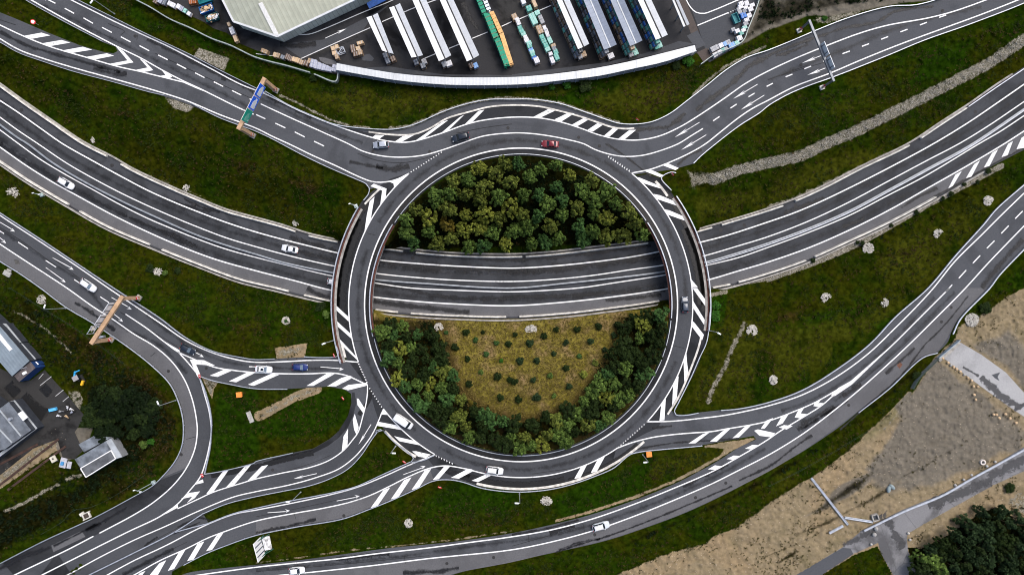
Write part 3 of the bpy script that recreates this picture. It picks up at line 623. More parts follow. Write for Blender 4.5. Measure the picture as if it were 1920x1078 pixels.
# ring
lines('edge_line', 'ring', [arc(293.5, 0, 360, 240)], .42)
r323 = 323.3
def ang(p): return math.degrees(math.atan2(p[1]-RC[1], p[0]-RC[0]))
lines('edge_line', 'ring', [arc(r323, ang(t1('C2',765,555)), ang(t1('B2',1145,222))+360), arc(322, ang(t1('B3',890,220)), ang(t1('C3',1010,1000))), arc(r323, ang(t1('D3',780,130)), ang(t1('D2',1620,290))),
     arc(r323, ang(t1('D2',1340,175)), ang(t1('C2',955,905)))], .36)
lines('yield_dots', 'ring', [(lambda c, d: [(c[0]-d[0]*.9, c[1]-d[1]*.9), (c[0]+d[0]*.9, c[1]+d[1]*.9)])(np.array(t1('B2',1163,210))*(1-f)+np.array(t1('B2',1388,64))*f, (.84,-.54)) for f in np.linspace(0, 1, 13)], .36)
lines('yield_dots', 'ring', [(lambda c, d: [(c[0]-d[0]*.9, c[1]-d[1]*.9), (c[0]+d[0]*.9, c[1]+d[1]*.9)])(np.array(t1('C2',852,752))*(1-f)+np.array(t1('C2',940,888))*f, (.54,.84)) for f in np.linspace(0, 1, 8)], .36)
lines('yield_dots', 'ring', [(lambda c: [(c[0]-.8, c[1]+.55), (c[0]+.8, c[1]-.55)])(np.array(t1('D3',800,118))*(1-f)+np.array(t1('C3',990,1022))*f) for f in np.linspace(0, 1, 12)], .3)
def teeth(p0, p1, n, out, base=.95, h=2.6):
    a, b_ = np.array(p0), np.array(p1); d = (b_-a)/np.linalg.norm(b_-a); o = np.array(out); L = []
    for f in np.linspace(0, 1, n):
        c = a*(1-f)+b_*f; L.append([tuple(c-d*base), tuple(c+d*base), tuple(c+o*h)])
    return L
polys('yield_teeth', 'ring', teeth(t1('B3',722,102), t1('B3',876,208), 10, (.35,-.95), 1.5, 4.2)); polys('yield_teeth', 'ring', teeth(t1('C2',765,568), t1('C2',826,704), 8, (1,.25), 1.7, 3.6))
polys('yield_teeth', 'ring', teeth(t1('D2',1350,180), t1('D2',1470,238), 7, (.0,1), 1.5, 3.6))
polys('hatching', 'ring', [t('C2', (588,120), (692,215), (694,250), (590,155)), t('C2', (592,235), (712,345), (716,380), (598,275)), t('C2', (606,360), (750,512), (763,548), (755,535), (612,400)),
  t('B2', (857,318), (882,298), (978,335), (972,395), (930,460), (945,350)), t('B2', (852,430), (888,395), (858,575), (812,660), (830,535)), t('B2', (1000,285), (1060,270), (1147,220), (1035,328), (1030,298)),
  t('B3', (920,245), (960,255), (1095,310), (1112,335), (990,297)), t('B3', (1060,375), (1110,385), (1240,440), (1250,468), (1090,415)), t('B3', (1140,490), (1180,498), (1290,545), (1310,580), (1165,530)),
  t('B3', (1342,1012), (1392,1072), (1380,1072), (1350,1072)), t('C3', (1352,0), (1387,0), (1462,105), (1455,145)), t('C3', (1356,92), (1365,110), (1455,255), (1450,292), (1354,145)), t('C3', (1350,245), (1365,257), (1438,350), (1425,390), (1348,290)),
  t('C3', (1305,468), (1312,560), (1325,655), (1292,715), (1285,540)), t('C3', (1240,655), (1248,662), (1235,820), (1200,880), (1208,718)), t('C3', (1152,828), (1142,988), (1105,992), (1118,875)),
  t('D2', (1035,37), (1180,70), (1225,105), (1075,75)), t('D2', (1170,150), (1200,150), (1310,175), (1270,200), (1215,190)), t('C2', (955,900), (932,945), (993,950)), t('C2', (915,1000), (1050,1025), (1092,1062), (905,1030)),
  t('D3', (467,355), (520,262), (562,250), (512,350)), t('D3', (590,312), (645,205), (700,182), (635,302)), t('D2', (1460,348), (1580,285), (1632,295), (1520,355)), t('D2', (1615,370), (1725,322), (1768,328), (1665,380))])
# north road and bypass
lines('edge_line', 'north', [t('A1', (480,-30), (530,0), (640,55), (830,150), (1060,258), (1240,340), (1420,432), (1600,527), (1800,632))+t('A2', (75,708), (300,820), (500,905), (660,965), (870,1032), (1000,1060), (1150,1065), (1380,1003), (1560,938), (1700,903), (1916,880))+t('A3', (200,885), (350,912), (500,957), (650,1012), (800,1045), (950,1050), (1100,1022), (1250,957), (1400,867), (1600,732), (1750,627))+t('A4', (0,535), (200,442), (430,348), (700,247), (900,191), (1200,137), (1400,85), (1640,0), (1800,-60)),
  t('A1', (150,-50), (230,0), (560,185), (880,352), (1060,440), (1215,527), (1370,607), (1500,667), (1800,815), (1900,858)), t('A1', (-60,160), (0,190), (170,270), (370,350), (640,430), (880,500), (1060,540), (1200,575), (1372,617)),
  t('A1', (-60,250), (0,292), (150,378), (330,442), (560,512), (850,592), (1150,677), (1400,757), (1650,862))+t('A2', (0,962), (120,1022))+t('B2', (245,0), (420,85), (600,165), (750,237), (860,280), (930,288), (1000,281), (1060,264), (1147,221)),
  t('B3', (890,220), (1040,190), (1200,130), (1330,70), (1450,0))+t('A3', (1560,992), (1700,882), (1800,815), (1916,755))+t('A4', (200,650), (470,548), (700,450), (1000,330), (1300,220), (1600,110), (1880,0), (2000,-50))], .38)
lines('lane_line', 'north', [t('A2', (35,780), (250,880), (500,992), (690,1078))+t('B2', (800,55), (950,92), (1100,100), (1250,86), (1400,45), (1530,0))+t('A2', (1700,1022), (1916,998))+t('A3', (130,1001), (280,1020), (420,1048), (540,1080))+t('B3', (620,42), (740,80), (850,95), (980,86), (1100,55), (1245,0))+t('A3', (1340,1020), (1430,965))], .36)
def dashes(tile, lst): return [t(tile, a, b) for a, b in lst]
lines('lane_dash', 'north', dashes('A1', [((290,-35),(345,3)),((360,0),(415,28)),((485,65),(555,103)),((625,137),(697,178)),((765,208),(838,246)),((905,278),(978,317)),((1045,345),(1118,383)),((1185,415),(1256,450)),((1325,482),(1395,518)),((1462,548),(1532,584)),((1602,615),(1672,650)),((1738,680),(1808,715)),((1870,742),(1930,772))])
  +dashes('A2', [((0,860),(70,892)),((145,925),(220,960)),((290,990),(365,1028)),((435,1060),(510,1096))])+dashes('A3', [((1507,907),(1555,875)),((1637,812),(1683,782)),((1772,727),(1818,700)),((1908,650),(1955,626))])
  +dashes('A4', [((132,578),(183,558)),((272,518),(323,498)),((415,462),(466,442)),((558,405),(613,385)),((704,350),(757,330)),((848,297),(900,277)),((992,242),(1045,222)),((1138,190),(1190,170)),((1283,133),(1335,115))]), .36)
polys('hatching', 'north', [t('A1', (175,272), (310,247), (378,268), (240,293)), t('A1', (310,328), (460,302), (528,322), (375,348)), t('A1', (470,380), (620,353), (692,375), (535,400)), t('A1', (640,430), (800,402), (855,420), (700,450)),
  t('A1', (868,350), (925,385), (1000,470), (870,495), (815,482), (955,455)), t('A1', (1045,440), (1085,460), (1148,528), (1070,545), (1000,530), (1105,508)), t('A1', (1210,525), (1250,545), (1292,578), (1270,588), (1190,572), (1240,565)), t('A1', (1370,603), (1420,628), (1560,698), (1480,668), (1370,620)),
  t('A2', (865,1035), (895,1012), (962,1015), (925,1042)), t('A2', (1030,1070), (1100,1022), (1195,1008), (1085,1068)), t('A2', (1195,1055), (1400,912), (1440,902), (1245,1048)), t('A2', (1385,1000), (1525,880), (1560,862), (1435,985)), t('A2', (1560,937), (1668,832), (1710,825), (1615,922)),
  t('A3', (155,880), (275,818), (335,825), (210,885)), t('A3', (318,897), (425,845), (467,852), (370,912)), t('A3', (450,935), (550,880), (583,893), (490,947)), t('A3', (565,975), (645,922), (688,932), (605,988)), t('A3', (690,1018), (755,962), (795,968), (730,1026)), t('A3', (798,1040), (880,975), (930,975), (845,1045)),
  t('B3', (995,205), (1045,195), (1140,238), (1110,250)), t('B3', (1125,160), (1172,148), (1250,182), (1225,198))])
def barbed(tile, tail, tip, hw=6.2, hl=.5): return arrowpoly(t1(tile, *tail), t1(tile, *tip), hl, 1.25, hw)
polys('arrow', 'north', [barbed('A3', (1405,918), (1220,1030)), barbed('A3', (1840,633), (1658,742)), barbed('A3', (1890,715), (1715,824)), arrowpoly(t1('A3',1455,1012), t1('B3',1268,46), .5, 1.25, 6.2), barbed('A4', (395,420), (255,475), hl=.7), barbed('A4', (430,512), (294,565), hl=.7)])
# west road
lines('edge_line', 'west', [t('B1', (-80,475), (0,535), (300,732), (600,932), (810,1078))+t('C1', (1000,127), (1200,262), (1400,397), (1600,487), (1800,541))+t('C2', (0,555), (200,551), (400,541), (600,541), (765,555)), 
  t('B1', (-80,690), (0,750), (200,882), (500,1078))+t('C1', (700,142), (850,237), (1000,342), (1150,432), (1280,542), (1380,682), (1440,832), (1470,972))+t('D1', (1478,0), (1460,130), (1400,270), (1300,402), (1150,532), (1000,627), (745,763)), t('D1', (700,786), (500,890), (300,985), (105,1078), (40,1110)),
  t('C1', (940,195), (1100,302), (1230,402), (1330,475), (1430,522), (1600,590), (1750,616))+t('C2', (0,632), (200,641), (400,641), (580,636), (680,655), (760,690), (836,726)),
  t('C1', (1335,478), (1420,572), (1490,665), (1530,790), (1568,930))+t('D1', (1583,0), (1566,120), (1540,230), (1500,342), (1420,445), (1330,545), (1200,637), (950,757), (500,982), (310,1078), (240,1112))], .38)
lines('lane_dash', 'west', dashes('B1', [((-20,640),(30,672)),((135,735),(210,785)),((342,872),(420,923)),((555,1015),(635,1068))])+dashes('C1', [((750,65),(815,108)),((1865,588),(1925,590))]), .3)
def turnarrow(tile, tail, tip, side=1):
    a = np.array(t1(tile, *tail)); b_ = np.array(t1(tile, *tip)); d = b_-a; L = np.linalg.norm(d); d /= L; n = np.array([-d[1], d[0]])*side
    P = lambda x, y: tuple(b_-d*x+n*y)
    return [[tuple(a+n*.55), P(6.5, .0), P(5, 1.0), P(5.2,-.6), P(7.5,-1.4), tuple(a-n*.55)], [P(0,.2), P(9.5,4.0), P(6.0,1.4), P(8.6,-.5), P(6.6,-2.6)]]
polys('arrow', 'west', sum([turnarrow('B1', (-20,575), (112,657)), turnarrow('B1', (-80,640), (46,744)), turnarrow('B1', (395,853), (552,942)), turnarrow('B1', (343,925), (492,1037)), turnarrow('C1', (835,70), (987,160)), turnarrow('C1', (790,145), (922,252)), turnarrow('C1', (1410,455), (1527,516))], [])+turnarrow('C2', (483,590), (657,608)))
polys('hatching', 'west', [t('C1', (1225,395), (1345,465), (1348,485)), t('C1', (1422,535), (1530,540), (1612,580), (1470,572), (1502,650), (1480,665)), t('C1', (1570,655), (1690,605), (1755,610), (1630,665)), t('C1', (1715,697), (1850,632), (1912,634), (1770,705)), t('C2', (-60,722), (0,692), (110,642), (174,648), (0,725), (-20,732)),
  t('C2', (378,732), (530,640), (594,640), (430,732)), t('C2', (533,735), (640,672), (700,655), (722,664), (705,682), (600,735)), t('C2', (645,752), (690,725), (830,708), (838,728), (690,765))])
# exit ramp
lines('edge_line', 'exit', [t('C2', (836,726), (835,780), (825,860), (800,960), (765,1078))+t('D2', (720,70), (660,140), (550,217), (400,272), (200,312), (0,357))+t('D1', (1800,392), (1600,455), (1480,510), (1330,580)),
  t('C2', (955,905), (880,1078))+t('D2', (830,85), (740,192), (620,282), (450,347), (250,402), (0,452))+t('D1', (1750,492), (1500,592), (1250,707), (1000,817), (750,942), (500,1078), (430,1112))], .34)
polys('hatching', 'exit', [t('C2', (755,825), (768,828), (817,905), (808,942), (760,875)), t('C2', (725,985), (740,940), (770,1045), (752,1095), (735,1060)), t('D2', (655,40), (690,-20), (685,112), (642,152)), t('D1', (1460,400), (1490,372), (1520,360), (1525,385)), t('D1', (1355,508), (1415,462), (1498,450), (1460,500), (1400,537), (1440,490)),
  t('D1', (1185,642), (1330,545), (1335,570), (1250,615)), t('D1', (1545,470), (1670,300), (1712,292), (1595,458)), t('D1', (1695,418), (1835,262), (1882,250), (1755,402)), t('D1', (1850,375), (1960,262), (2010,252), (1916,352))])
polys('arrow', 'exit', [arrowpoly(t1('C2',862,1020), t1('D2',768,100), .48, 1.2, 4.6), arrowpoly(t1('D2',455,317), t1('D2',283,355), .42, 1.2, 5)])
# entry ramp
lines('edge_line', 'entry', [t('D1', (740,1112), (800,1078), (1000,970), (1250,852), (1500,722), (1750,622))+t('D2', (0,590), (300,532), (550,477), (750,422), (950,342), (1150,252), (1340,177)),
  t('D1', (930,1112), (1000,1078), (1200,967), (1400,877), (1550,802), (1680,752))+t('D2', (0,672), (300,612), (500,577), (700,532), (850,482), (1000,412), (1150,337), (1300,277), (1420,259), (1620,290))], .36)
polys('hatching', 'entry', [t('D2', (858,575), (955,440), (1005,422), (910,560)), t('D2', (1010,510), (1110,365), (1165,345), (1065,497)), t('D2', (1165,440), (1265,294), (1312,282), (1220,425)), t('D2', (1323,365), (1410,264), (1455,262), (1370,358)),
  t('D1', (1545,897), (1625,777), (1675,757), (1590,887)), t('D1', (1402,972), (1480,842), (1530,825), (1450,960)), t('D1', (1257,1045), (1340,907), (1390,885), (1305,1030)), t('D1', (1110,1090), (1195,987), (1245,965), (1175,1090)), t('D1', (1020,1090), (1050,1060), (1090,1045), (1055,1090))])
polys('arrow', 'entry', sum([turnarrow('D2', (87,610), (254,595), -1), turnarrow('D2', (605,522), (777,485), -1), turnarrow('D2', (1103,325), (1270,262), -1)], []))
# south road
lines('edge_line', 'south', [t('D1', (1380,1092), (1560,1066), (1916,1018))+t('D2', (300,986), (600,956), (900,917), (1300,872), (1600,832), (1916,790))+t('D3', (300,737), (600,657), (900,552), (1200,432), (1500,302), (1700,192))+t('D4', (-60,100), (0,62), (90,0))+t('C4', (240,980), (400,880), (490,803), (620,705)),
  t('D2', (-40,1098), (180,1078), (500,1046), (900,1002), (1300,952), (1916,887))+t('D3', (300,827), (600,747), (900,642), (1200,522), (1500,392), (1700,292))+t('D4', (0,180), (150,92), (290,0))+t('C4', (500,912), (700,747), (1000,477), (1250,232), (1480,0))+t('B4', (1650,892), (1916,617), (2000,530)),
  t('C3', (1010,1000), (1200,996), (1400,976), (1600,951), (1800,911))+t('C4', (0,882), (250,802), (500,672), (750,492), (950,302), (1100,152), (1240,0))+t('B4', (1400,880), (1600,682), (1750,532), (1916,372), (2000,292)),
  t('D3', (780,130), (900,85), (1050,47), (1200,26), (1350,13), (1500,2))+t('C3', (1600,1055), (1800,1022), (1916,996))+t('C4', (200,922), (350,857), (500,772), (620,700), (900,457), (1130,230), (1360,0))], .38)
lines('lane_dash', 'south', dashes('B4', [((1380,1055),(1330,1108)),((1485,945),(1430,1005)),((1590,835),(1535,893)),((1697,725),(1640,782)),((1803,613),(1748,670)),((1908,503),(1852,560)),((2010,392),(1955,450))]), .36)
polys('hatching', 'south', [t('D3', (1322,92), (1430,20), (1492,0), (1375,90)), t('D3', (1483,77), (1590,-10), (1640,-22), (1535,77)), t('D3', (1652,52), (1750,-38), (1800,-52), (1700,47)), [(1426.5,803), (1437,788), (1450,783), (1434,803)], t('C4', (60,1035), (105,955), (160,935), (110,1012)),
  t('C4', (200,968), (230,908), (275,888), (245,937), (300,945), (252,977)), t('C4', (340,883), (352,855), (400,830), (380,858), (422,862), (382,892)), t('C4', (470,800), (530,745), (620,695), (895,455), (900,460), (630,720), (500,808)), t('C4', (80,1042), (120,1025), (185,1032), (140,1058)),
  t('D3', (1467,285), (1520,255), (1570,262), (1530,290)), t('D3', (1608,208), (1660,182), (1718,185), (1670,215)), t('D3', (1745,130), (1800,102), (1857,105), (1800,137)), [(1414,807), (1421,804.5), (1453,811.5), (1447,819.5), (1424,816.5)]])
# depot yard paint
roads['yard'] = yard; roads['lot'] = lot
lines('edge_line', 'yard', [t('A2', (0,405), (340,445)), ], .2, .02, WORN)
lines('kerb_line', 'yard', [t('A2', (290,262), (400,258), (520,215), (800,95), (1020,5), (1100,-40)), t('A2', (340,440), (650,300), (855,210)), t('A2', (945,165), (1200,55), (1380,-10)), t('A2', (1620,290), (1735,243)), t('A2', (1445,365), (1520,335)), t('A2', (1250,445), (1345,405)), t('A3', (55,145), (305,38)), t('A2', (1840,200), (1916,165))], .28, .02, WORN)
lines('edge_line', 'yard', [t('A3', (1280,-70), (1305,0), (1340,60), (1380,95), (1440,103), (1510,80), (1700,0), (1800,-40)), t('A3', (1390,193), (1620,98))], .34, .02)
polys('yield_teeth', 'yard', teeth(t1('A3',1622,96), t1('A3',1672,72), 4, (.2,1), 1.1, 2.8), .02)
polys('arrow', 'yard', [arrowpoly(t1('A2',520,288), t1('A2',678,217), .42, 1.1, 5.5)], .02)
lines('bay_line', 'lot', [t('C1', (300,730), (385,662)), t('C1', (415,810), (475,762)), t('C1', (470,850), (515,812)), t('C1', (325,640), (290,680))], .14, .02, WORN)

# ------------------------------------------------------------------ shoulders, patches, wet streaks
def between(name, road, A, B, m, z=.046):
    b = MB(); p = A+B[::-1]; b.flat(W3(p, z), z); return b.build(name, ASP[m], roads[road])
WRl = cr(t('B1', (-80,690), (0,750), (200,882), (500,1078))+t('C1', (700,142), (850,237), (1000,342), (1150,432), (1280,542), (1380,682), (1440,832), (1470,972))+t('D1', (1478,0), (1460,130), (1400,270), (1300,402), (1150,532), (1000,627), (720,775), (300,985), (105,1078)))
b = MB()
k = len(WRl); between('hard_shoulder', 'west', WRl[:int(k*.62)], cr(WRL)[:int(len(cr(WRL))*.62)], 'pale')
between('hard_shoulder', 'west', WRl[int(k*.62):], cr(WRL)[int(len(cr(WRL))*.62):-6], 'dark')
between('hard_shoulder', 'entry', cr(t('D2', (0,672), (300,612), (500,577), (700,532), (850,482), (1000,412), (1150,337), (1300,277))), cr(t('D2', (0,770), (300,706), (650,646), (850,574), (1000,514), (1200,424), (1330,362))), 'pale')
between('hard_shoulder', 'entry', cr(t('D1', (1000,1078), (1200,967), (1400,877), (1550,802), (1680,752), (1916,672))), cr(t('D1', (1290,1050), (1385,990), (1550,905), (1700,845), (1916,770))), 'mid')
between('hard_shoulder', 'south', cr(t('D2', (180,1078), (500,1046), (900,1002), (1300,952), (1916,887))+t('D3', (300,827), (600,747), (900,642), (1200,522), (1500,392), (1700,292))+t('D4', (0,180), (150,92), (290,0))+t('C4', (500,912), (700,747), (1000,477), (1250,232), (1480,0))),
        cr(t('D2', (1380,1105), (1500,1062), (1916,980))+t('D3', (330,900), (700,815), (980,725), (1300,605), (1600,465), (1916,305))+t('D4', (240,160), (480,-5))+t('C4', (670,925), (900,745), (1150,515), (1260,480), (1370,330), (1430,225), (1640,0))), 'pale', .043)
between('hatched_strip', 'north', cr(t('A2', (750,990), (870,1032), (1000,1060), (1150,1065), (1380,1003), (1560,938), (1700,903), (1916,880))+t('A3', (200,885), (350,912), (500,957), (650,1012), (800,1045), (950,1050))), cr(t('A2', (760,985), (845,995), (1000,1014), (1180,1012), (1300,969), (1430,894), (1600,844), (1750,807))+t('A3', (0,794), (200,804), (350,836), (500,876), (650,926), (750,959), (860,972), (950,1000))), 'dark')
between('verge', 'north', cr(t('A1', (1500,470), (1800,632))+t('A2', (75,708), (300,820), (500,905), (660,965), (800,1003))), cr(t('A1', (1520,450), (1800,602))+t('A2', (75,704), (250,800), (450,890), (600,945), (800,985))), 'dark', .05)
between('hatched_strip', 'exit', cr(t('C2', (836,726), (835,780), (825,860), (800,960), (765,1078))+t('D2', (720,70), (660,140), (550,217), (400,272), (200,312), (0,357))), cr(t('C2', (720,770), (722,850), (700,950), (640,1060))+t('D2', (560,60), (430,132), (280,168), (0,230))), 'mid', .045)
between('verge', 'exit', t('C2', (738,780), (752,860), (730,950), (690,1040))+t('D2', (620,50), (540,110), (440,160), (300,195), (140,225)), t('C2', (718,780), (715,860), (690,955), (620,1068))+t('D2', (550,62), (430,132), (280,168), (120,208)), 'dark', .049)
for pl in (t('D1', (385,855), (610,745), (640,790), (400,905)), t('D1', (785,680), (860,645), (880,660), (800,710)), t('D1', (600,750), (680,715), (800,660), (790,690), (650,770))): polys('asphalt_patch', 'west', [pl], .055, ASP['pale'] if pl[0][0] < 150 else ASP['dark'])
polys('asphalt_patch', 'west', [t('D1', (400,945), (440,930), (540,1078), (480,1078), (300,1078))], .05, ASP['dark'])
polys('asphalt_patch', 'yard', [t('A2', (470,430), (520,435), (600,460), (600,490), (520,480), (480,455))], .0, ASP['pale']); polys('asphalt_patch', 'yard', [t('A2', (340,445), (860,215), (830,250), (800,250), (720,290), (650,330), (450,430))], -.004, ASP['lot'])
polys('asphalt_patch', 'yard', [t('A2', (780,420), (850,405), (885,440), (870,460), (800,455))], .0, ASP['mid']); polys('asphalt_patch', 'yard', [t('A2', (180,330), (500,300), (870,110), (1010,30), (850,160), (800,230), (600,315), (340,440))], -.002, ASP['lane'])
polys('asphalt_patch', 'yard', [t('A2', (620,520), (1000,500), (1400,560), (1916,565))+t('A3', (0,560), (300,520), (700,470), (1000,400), (1250,310), (1370,330), (1130,395), (640,508), (160,568), (0,576))+t('A2', (1600,580), (1080,552), (830,512))], -.002, ASP['lane']), polys('asphalt_patch', 'yard', [t('A2', (1790,-60), (1900,-60))+t('A3', (40,-40), (60,0), (110,110), (60,140))+t('A2', (1850,190))], -.003, ASP['lot'])
polys('asphalt_patch', 'yard', [t('A3', (0,170), (40,160), (170,480), (100,470)), ], -.001, ASP['lot']); polys('asphalt_patch', 'yard', [t('A3', (1310,270), (1390,230), (1450,340), (1380,370))], .006, ASP['mid']); polys('asphalt_patch', 'yard', [t('A3', (1320,0), (1700,-10), (1850,-30), (1800,80), (1720,330), (1480,465), (1390,190))], -.003, ASP['lane'])
BROWNASP = asphalt('storage_gravel', .075, .4, (1.15, .95, .85), .6)
polys('gravel_bed', 'yard', [t('A3', (1250,0), (1300,0), (1400,240), (1350,280))], .0, BROWNASP); polys('gravel_bed', 'yard', [t('A3', (1385,395), (1460,360), (1495,430), (1440,475))], .0, BROWNASP)
srv_path = MB(); srv_path.flat(W3(t('D4', (150,1110), (560,872), (620,880), (640,920), (400,1078), (330,1140)), -.006), -.006); srv_path.build('asphalt_patch', ASP['mid'], srv)
ST = stainmat('wet_streak', amount=.85); ST2 = stainmat('wet_streak_faint', amount=.55, lo=.4, hi=.75); STD = stainmat('kerb_dirt', (.008, .008, .008), .93, .8, .22, .42)
def stains(road, lst, m=ST, z=.058, zfun=None):
    for w, l in lst:
        b = MB(); b.ribbon([U(p[0], p[1], (zm(p[0])+.02) if zfun else z) for p in cr(l, 4)], w); b.build('wet_streak', m, roads[road])
stains('mw', [(2.2, t('B2', (640,750), (950,800), (1300,830), (1700,860), (1916,870))+t('B3', (300,850), (700,805), (1040,760))), (3.2, t('B2', (910,880), (1200,920), (1916,945))+t('B3', (300,940), (700,890), (1110,830))), (2.4, t('B2', (890,1060), (1100,1075))+t('C2', (1300,50), (1600,80), (1916,70))+t('C3', (300,60), (800,35), (1150,10))),
  (2.6, t('C2', (880,100), (1100,130), (1400,165), (1600,175))), (2.4, t('C3', (700,90), (900,75), (1120,50))), (2.6, t('B2', (250,700), (420,745), (600,800))), (2.2, t('B2', (300,800), (480,850), (600,880))), (3.4, t('C2', (380,5), (470,45), (560,70))), (2.0, t('B1', (0,0), (120,85), (300,190), (420,275))), (1.6, t('B1', (600,370), (900,520), (1150,630), (1450,770))), (1.5, t('B1', (1180,640), (1330,690), (1480,770))),
  (1.6, t('B1', (1300,430), (1480,490), (1600,500))), (2.2, t('B4', (120,515), (280,460), (420,410))), (1.8, t('B4', (560,620), (720,560))), (1.7, t('B4', (1000,480), (1120,400), (1270,330))), (1.2, t('B4', (1240,400), (1350,340), (1600,200), (1916,30))), (1.6, t('B1', (1380,410), (1500,470), (1650,510)))], ST, 0, True)
stains('mw', [(3.6, cr(M1[10:-10:4])), (3.4, shift(M3[10:-10:6], 16)), (2.6, shift(M2[10:-10:6], -14))], ST2, 0, True)
stains('ring', [(2.0, arc(346.5, 178, 214)), (3.4, arc(339, 172, 208)), (2.0, arc(285.5, 150, 235)), (2.0, arc(286, 300, 362)), (1.6, arc(343, 322, 362)), (2.5, arc(338, 335, 360)), (2.2, arc(338, 76, 110)), (1.6, arc(342, 50, 75)), (1.8, arc(286, 90, 150))], STD, .058)
stains('ring', [(3.2, arc(306, 130, 200)), (3.0, arc(310, 300, 360)), (3, arc(308, 20, 120)), (3, arc(308, 210, 300))], ST2, .058)
stains('north', [(1.8, t('A1', (1100,295), (1400,440), (1900,690))), (1.6, t('A1', (0,240), (200,340), (500,430), (900,540))), (2.6, t('A1', (700,510), (800,540), (950,560))), (1.5, t('A4', (0,420), (120,370), (400,270), (560,215), (820,165), (960,85), (1240,50))), (1.6, t('A4', (60,420), (180,385), (300,330))), (2.4, t('A3', (1380,830), (1500,730), (1640,630), (1800,480), (1916,430))), (2.2, t('A3', (880,985), (1050,960), (1170,950), (1300,850))), (1.8, t('B2', (700,130), (830,160), (950,185))),
  (3.2, t('B2', (900,170), (1050,190), (1150,170))), (2.2, t('A2', (80,720), (250,800), (420,880))), (1.0, t('B3', (700,0), (830,80), (960,180), (1040,240))), (1.5, t('B3', (1240,160), (1320,90), (1420,40)))], ST, .058)
stains('north', [(2.6, t('A1', (300,30), (900,320), (1500,620), (1900,820))), (2.6, t('A2', (0,720), (500,960), (800,1070))), (2.8, t('A4', (0,600), (500,400), (1000,200), (1600,50)))], ST2, .057)
stains('west', [(1.4, t('D1', (400,860), (600,760), (800,660), (950,570))), (2.2, t('D1', (0,1030), (200,930), (380,870))), (2.0, t('C1', (560,110), (680,180), (860,320))), (2.6, t('D1', (640,740), (760,690)))], ST, .058)
stains('west', [(2.4, t('B1', (0,640), (300,840), (600,1030))+t('C1', (900,280), (1200,430), (1400,640))), (2.2, t('C1', (1100,200), (1350,390), (1650,540))+t('C2', (200,600), (600,600)))], ST2, .057)
stains('exit', [(1.6, t('D1', (1580,330), (1700,310), (1916,270))+t('D2', (200,215), (430,160))), (1.2, t('C2', (770,950), (850,830), (855,760)))], STD, .058)
stains('exit', [(1.0, t('D1', (1300,770), (1500,680))), (1.2, t('D1', (1080,860), (1180,790)))], ST, .058)
stains('entry', [(1.2, t('D1', (1330,720), (1500,650), (1600,680))), (1.6, t('D2', (0,760), (200,720), (450,660))), (2.0, t('D1', (920,1078), (1100,980), (1300,880))), (2.2, t('D2', (1440,300), (1520,310), (1600,340)))], ST, .058)
stains('south', [(1.0, t('D3', (330,905), (500,850), (700,790), (900,720), (1300,560), (1650,410))), (1.3, t('D3', (1700,370), (1916,270))+t('D4', (60,230), (200,120), (330,30))), (1.4, t('D3', (350,890), (520,830), (660,805))), (1.6, t('C4', (250,1060), (420,950), (600,840))), (1.0, t('C4', (540,1060), (720,900), (1000,650), (1170,430))), (1.0, t('C4', (1170,430), (1330,270), (1500,60))), (3.6, t('C4', (220,1060), (360,960), (500,890))), (2.4, t('C4', (560,810), (700,720))), (1.6, t('C4', (880,640), (1100,450))), (2.6, t('B4', (1600,1078), (1800,830), (1916,720))),
  (2.2, t('D2', (600,960), (800,935), (1000,920))), (1.3, t('D3', (0,775), (250,730), (500,665))), (1.6, t('D3', (1280,420), (1450,330), (1620,250))), (1.0, t('D3', (900,140), (1200,90), (1500,70), (1700,55))), (2.4, t('D2', (1100,1060), (1350,1050), (1520,1020))), (2.4, t('D3', (280,760), (470,710))), (1.5, t('C3', (1050,1050), (1200,1030)))], ST, .058)
stains('south', [(2.6, t('D2', (0,1040), (900,960), (1700,850))+t('D3', (300,780), (900,600), (1500,350), (1900,130))), (2.4, t('C4', (100,920), (400,800), (800,520), (1250,70))), (2.2, t('C4', (500,850), (900,520), (1400,30)))], ST2, .057)
roads['srv'] = srv; roads['pad'] = pad
DAMP = stainmat('damp_blotch', (.06, .06, .062), .7, .45, .46, .54)
stains('srv', [(6.5, t('D4', (1200,560), (1430,470), (1600,400), (1750,300), (1960,190))), (5, t('D4', (850,620), (950,760), (1010,880))), (4, t('D4', (560,850), (680,800), (800,740)))], DAMP, .0)
stains('pad', [(1.4, t('C4', (1460,590), (1580,660))), (4.5, t('C4', (1600,660), (1740,800), (1900,900)))], stainmat('damp_blotch_small', (.06, .06, .062), .8, .5, .47, .52), .006)
polys('damp_patch', 'pad', [t('C4', (1675,650), (1740,630), (1720,665), (1735,695), (1700,675)), t('C4', (1840,905), (1910,860), (1960,850), (1950,870), (1850,925)), t('C4', (1690,740), (1710,720), (1718,745), (1700,755))], .004, ASP['mid'])
stains('yard', [(3.0, t('A2', (180,335), (330,345), (450,325))), (2.4, t('A2', (620,330), (760,270))), (3, t('A2', (1550,20), (1600,120), (1660,230))), (2, t('A3', (60,130), (120,300), (190,470)))], ST, .01)
stains('lot', [(4.5, t('C1', (160,820), (240,900), (330,960))), (3.2, t('C1', (320,790), (370,740))), (3.0, t('C1', (60,720), (130,800)))], STD, .002)
TAR = plain('tar_joint', (.014, .014, .015), .3, 1)
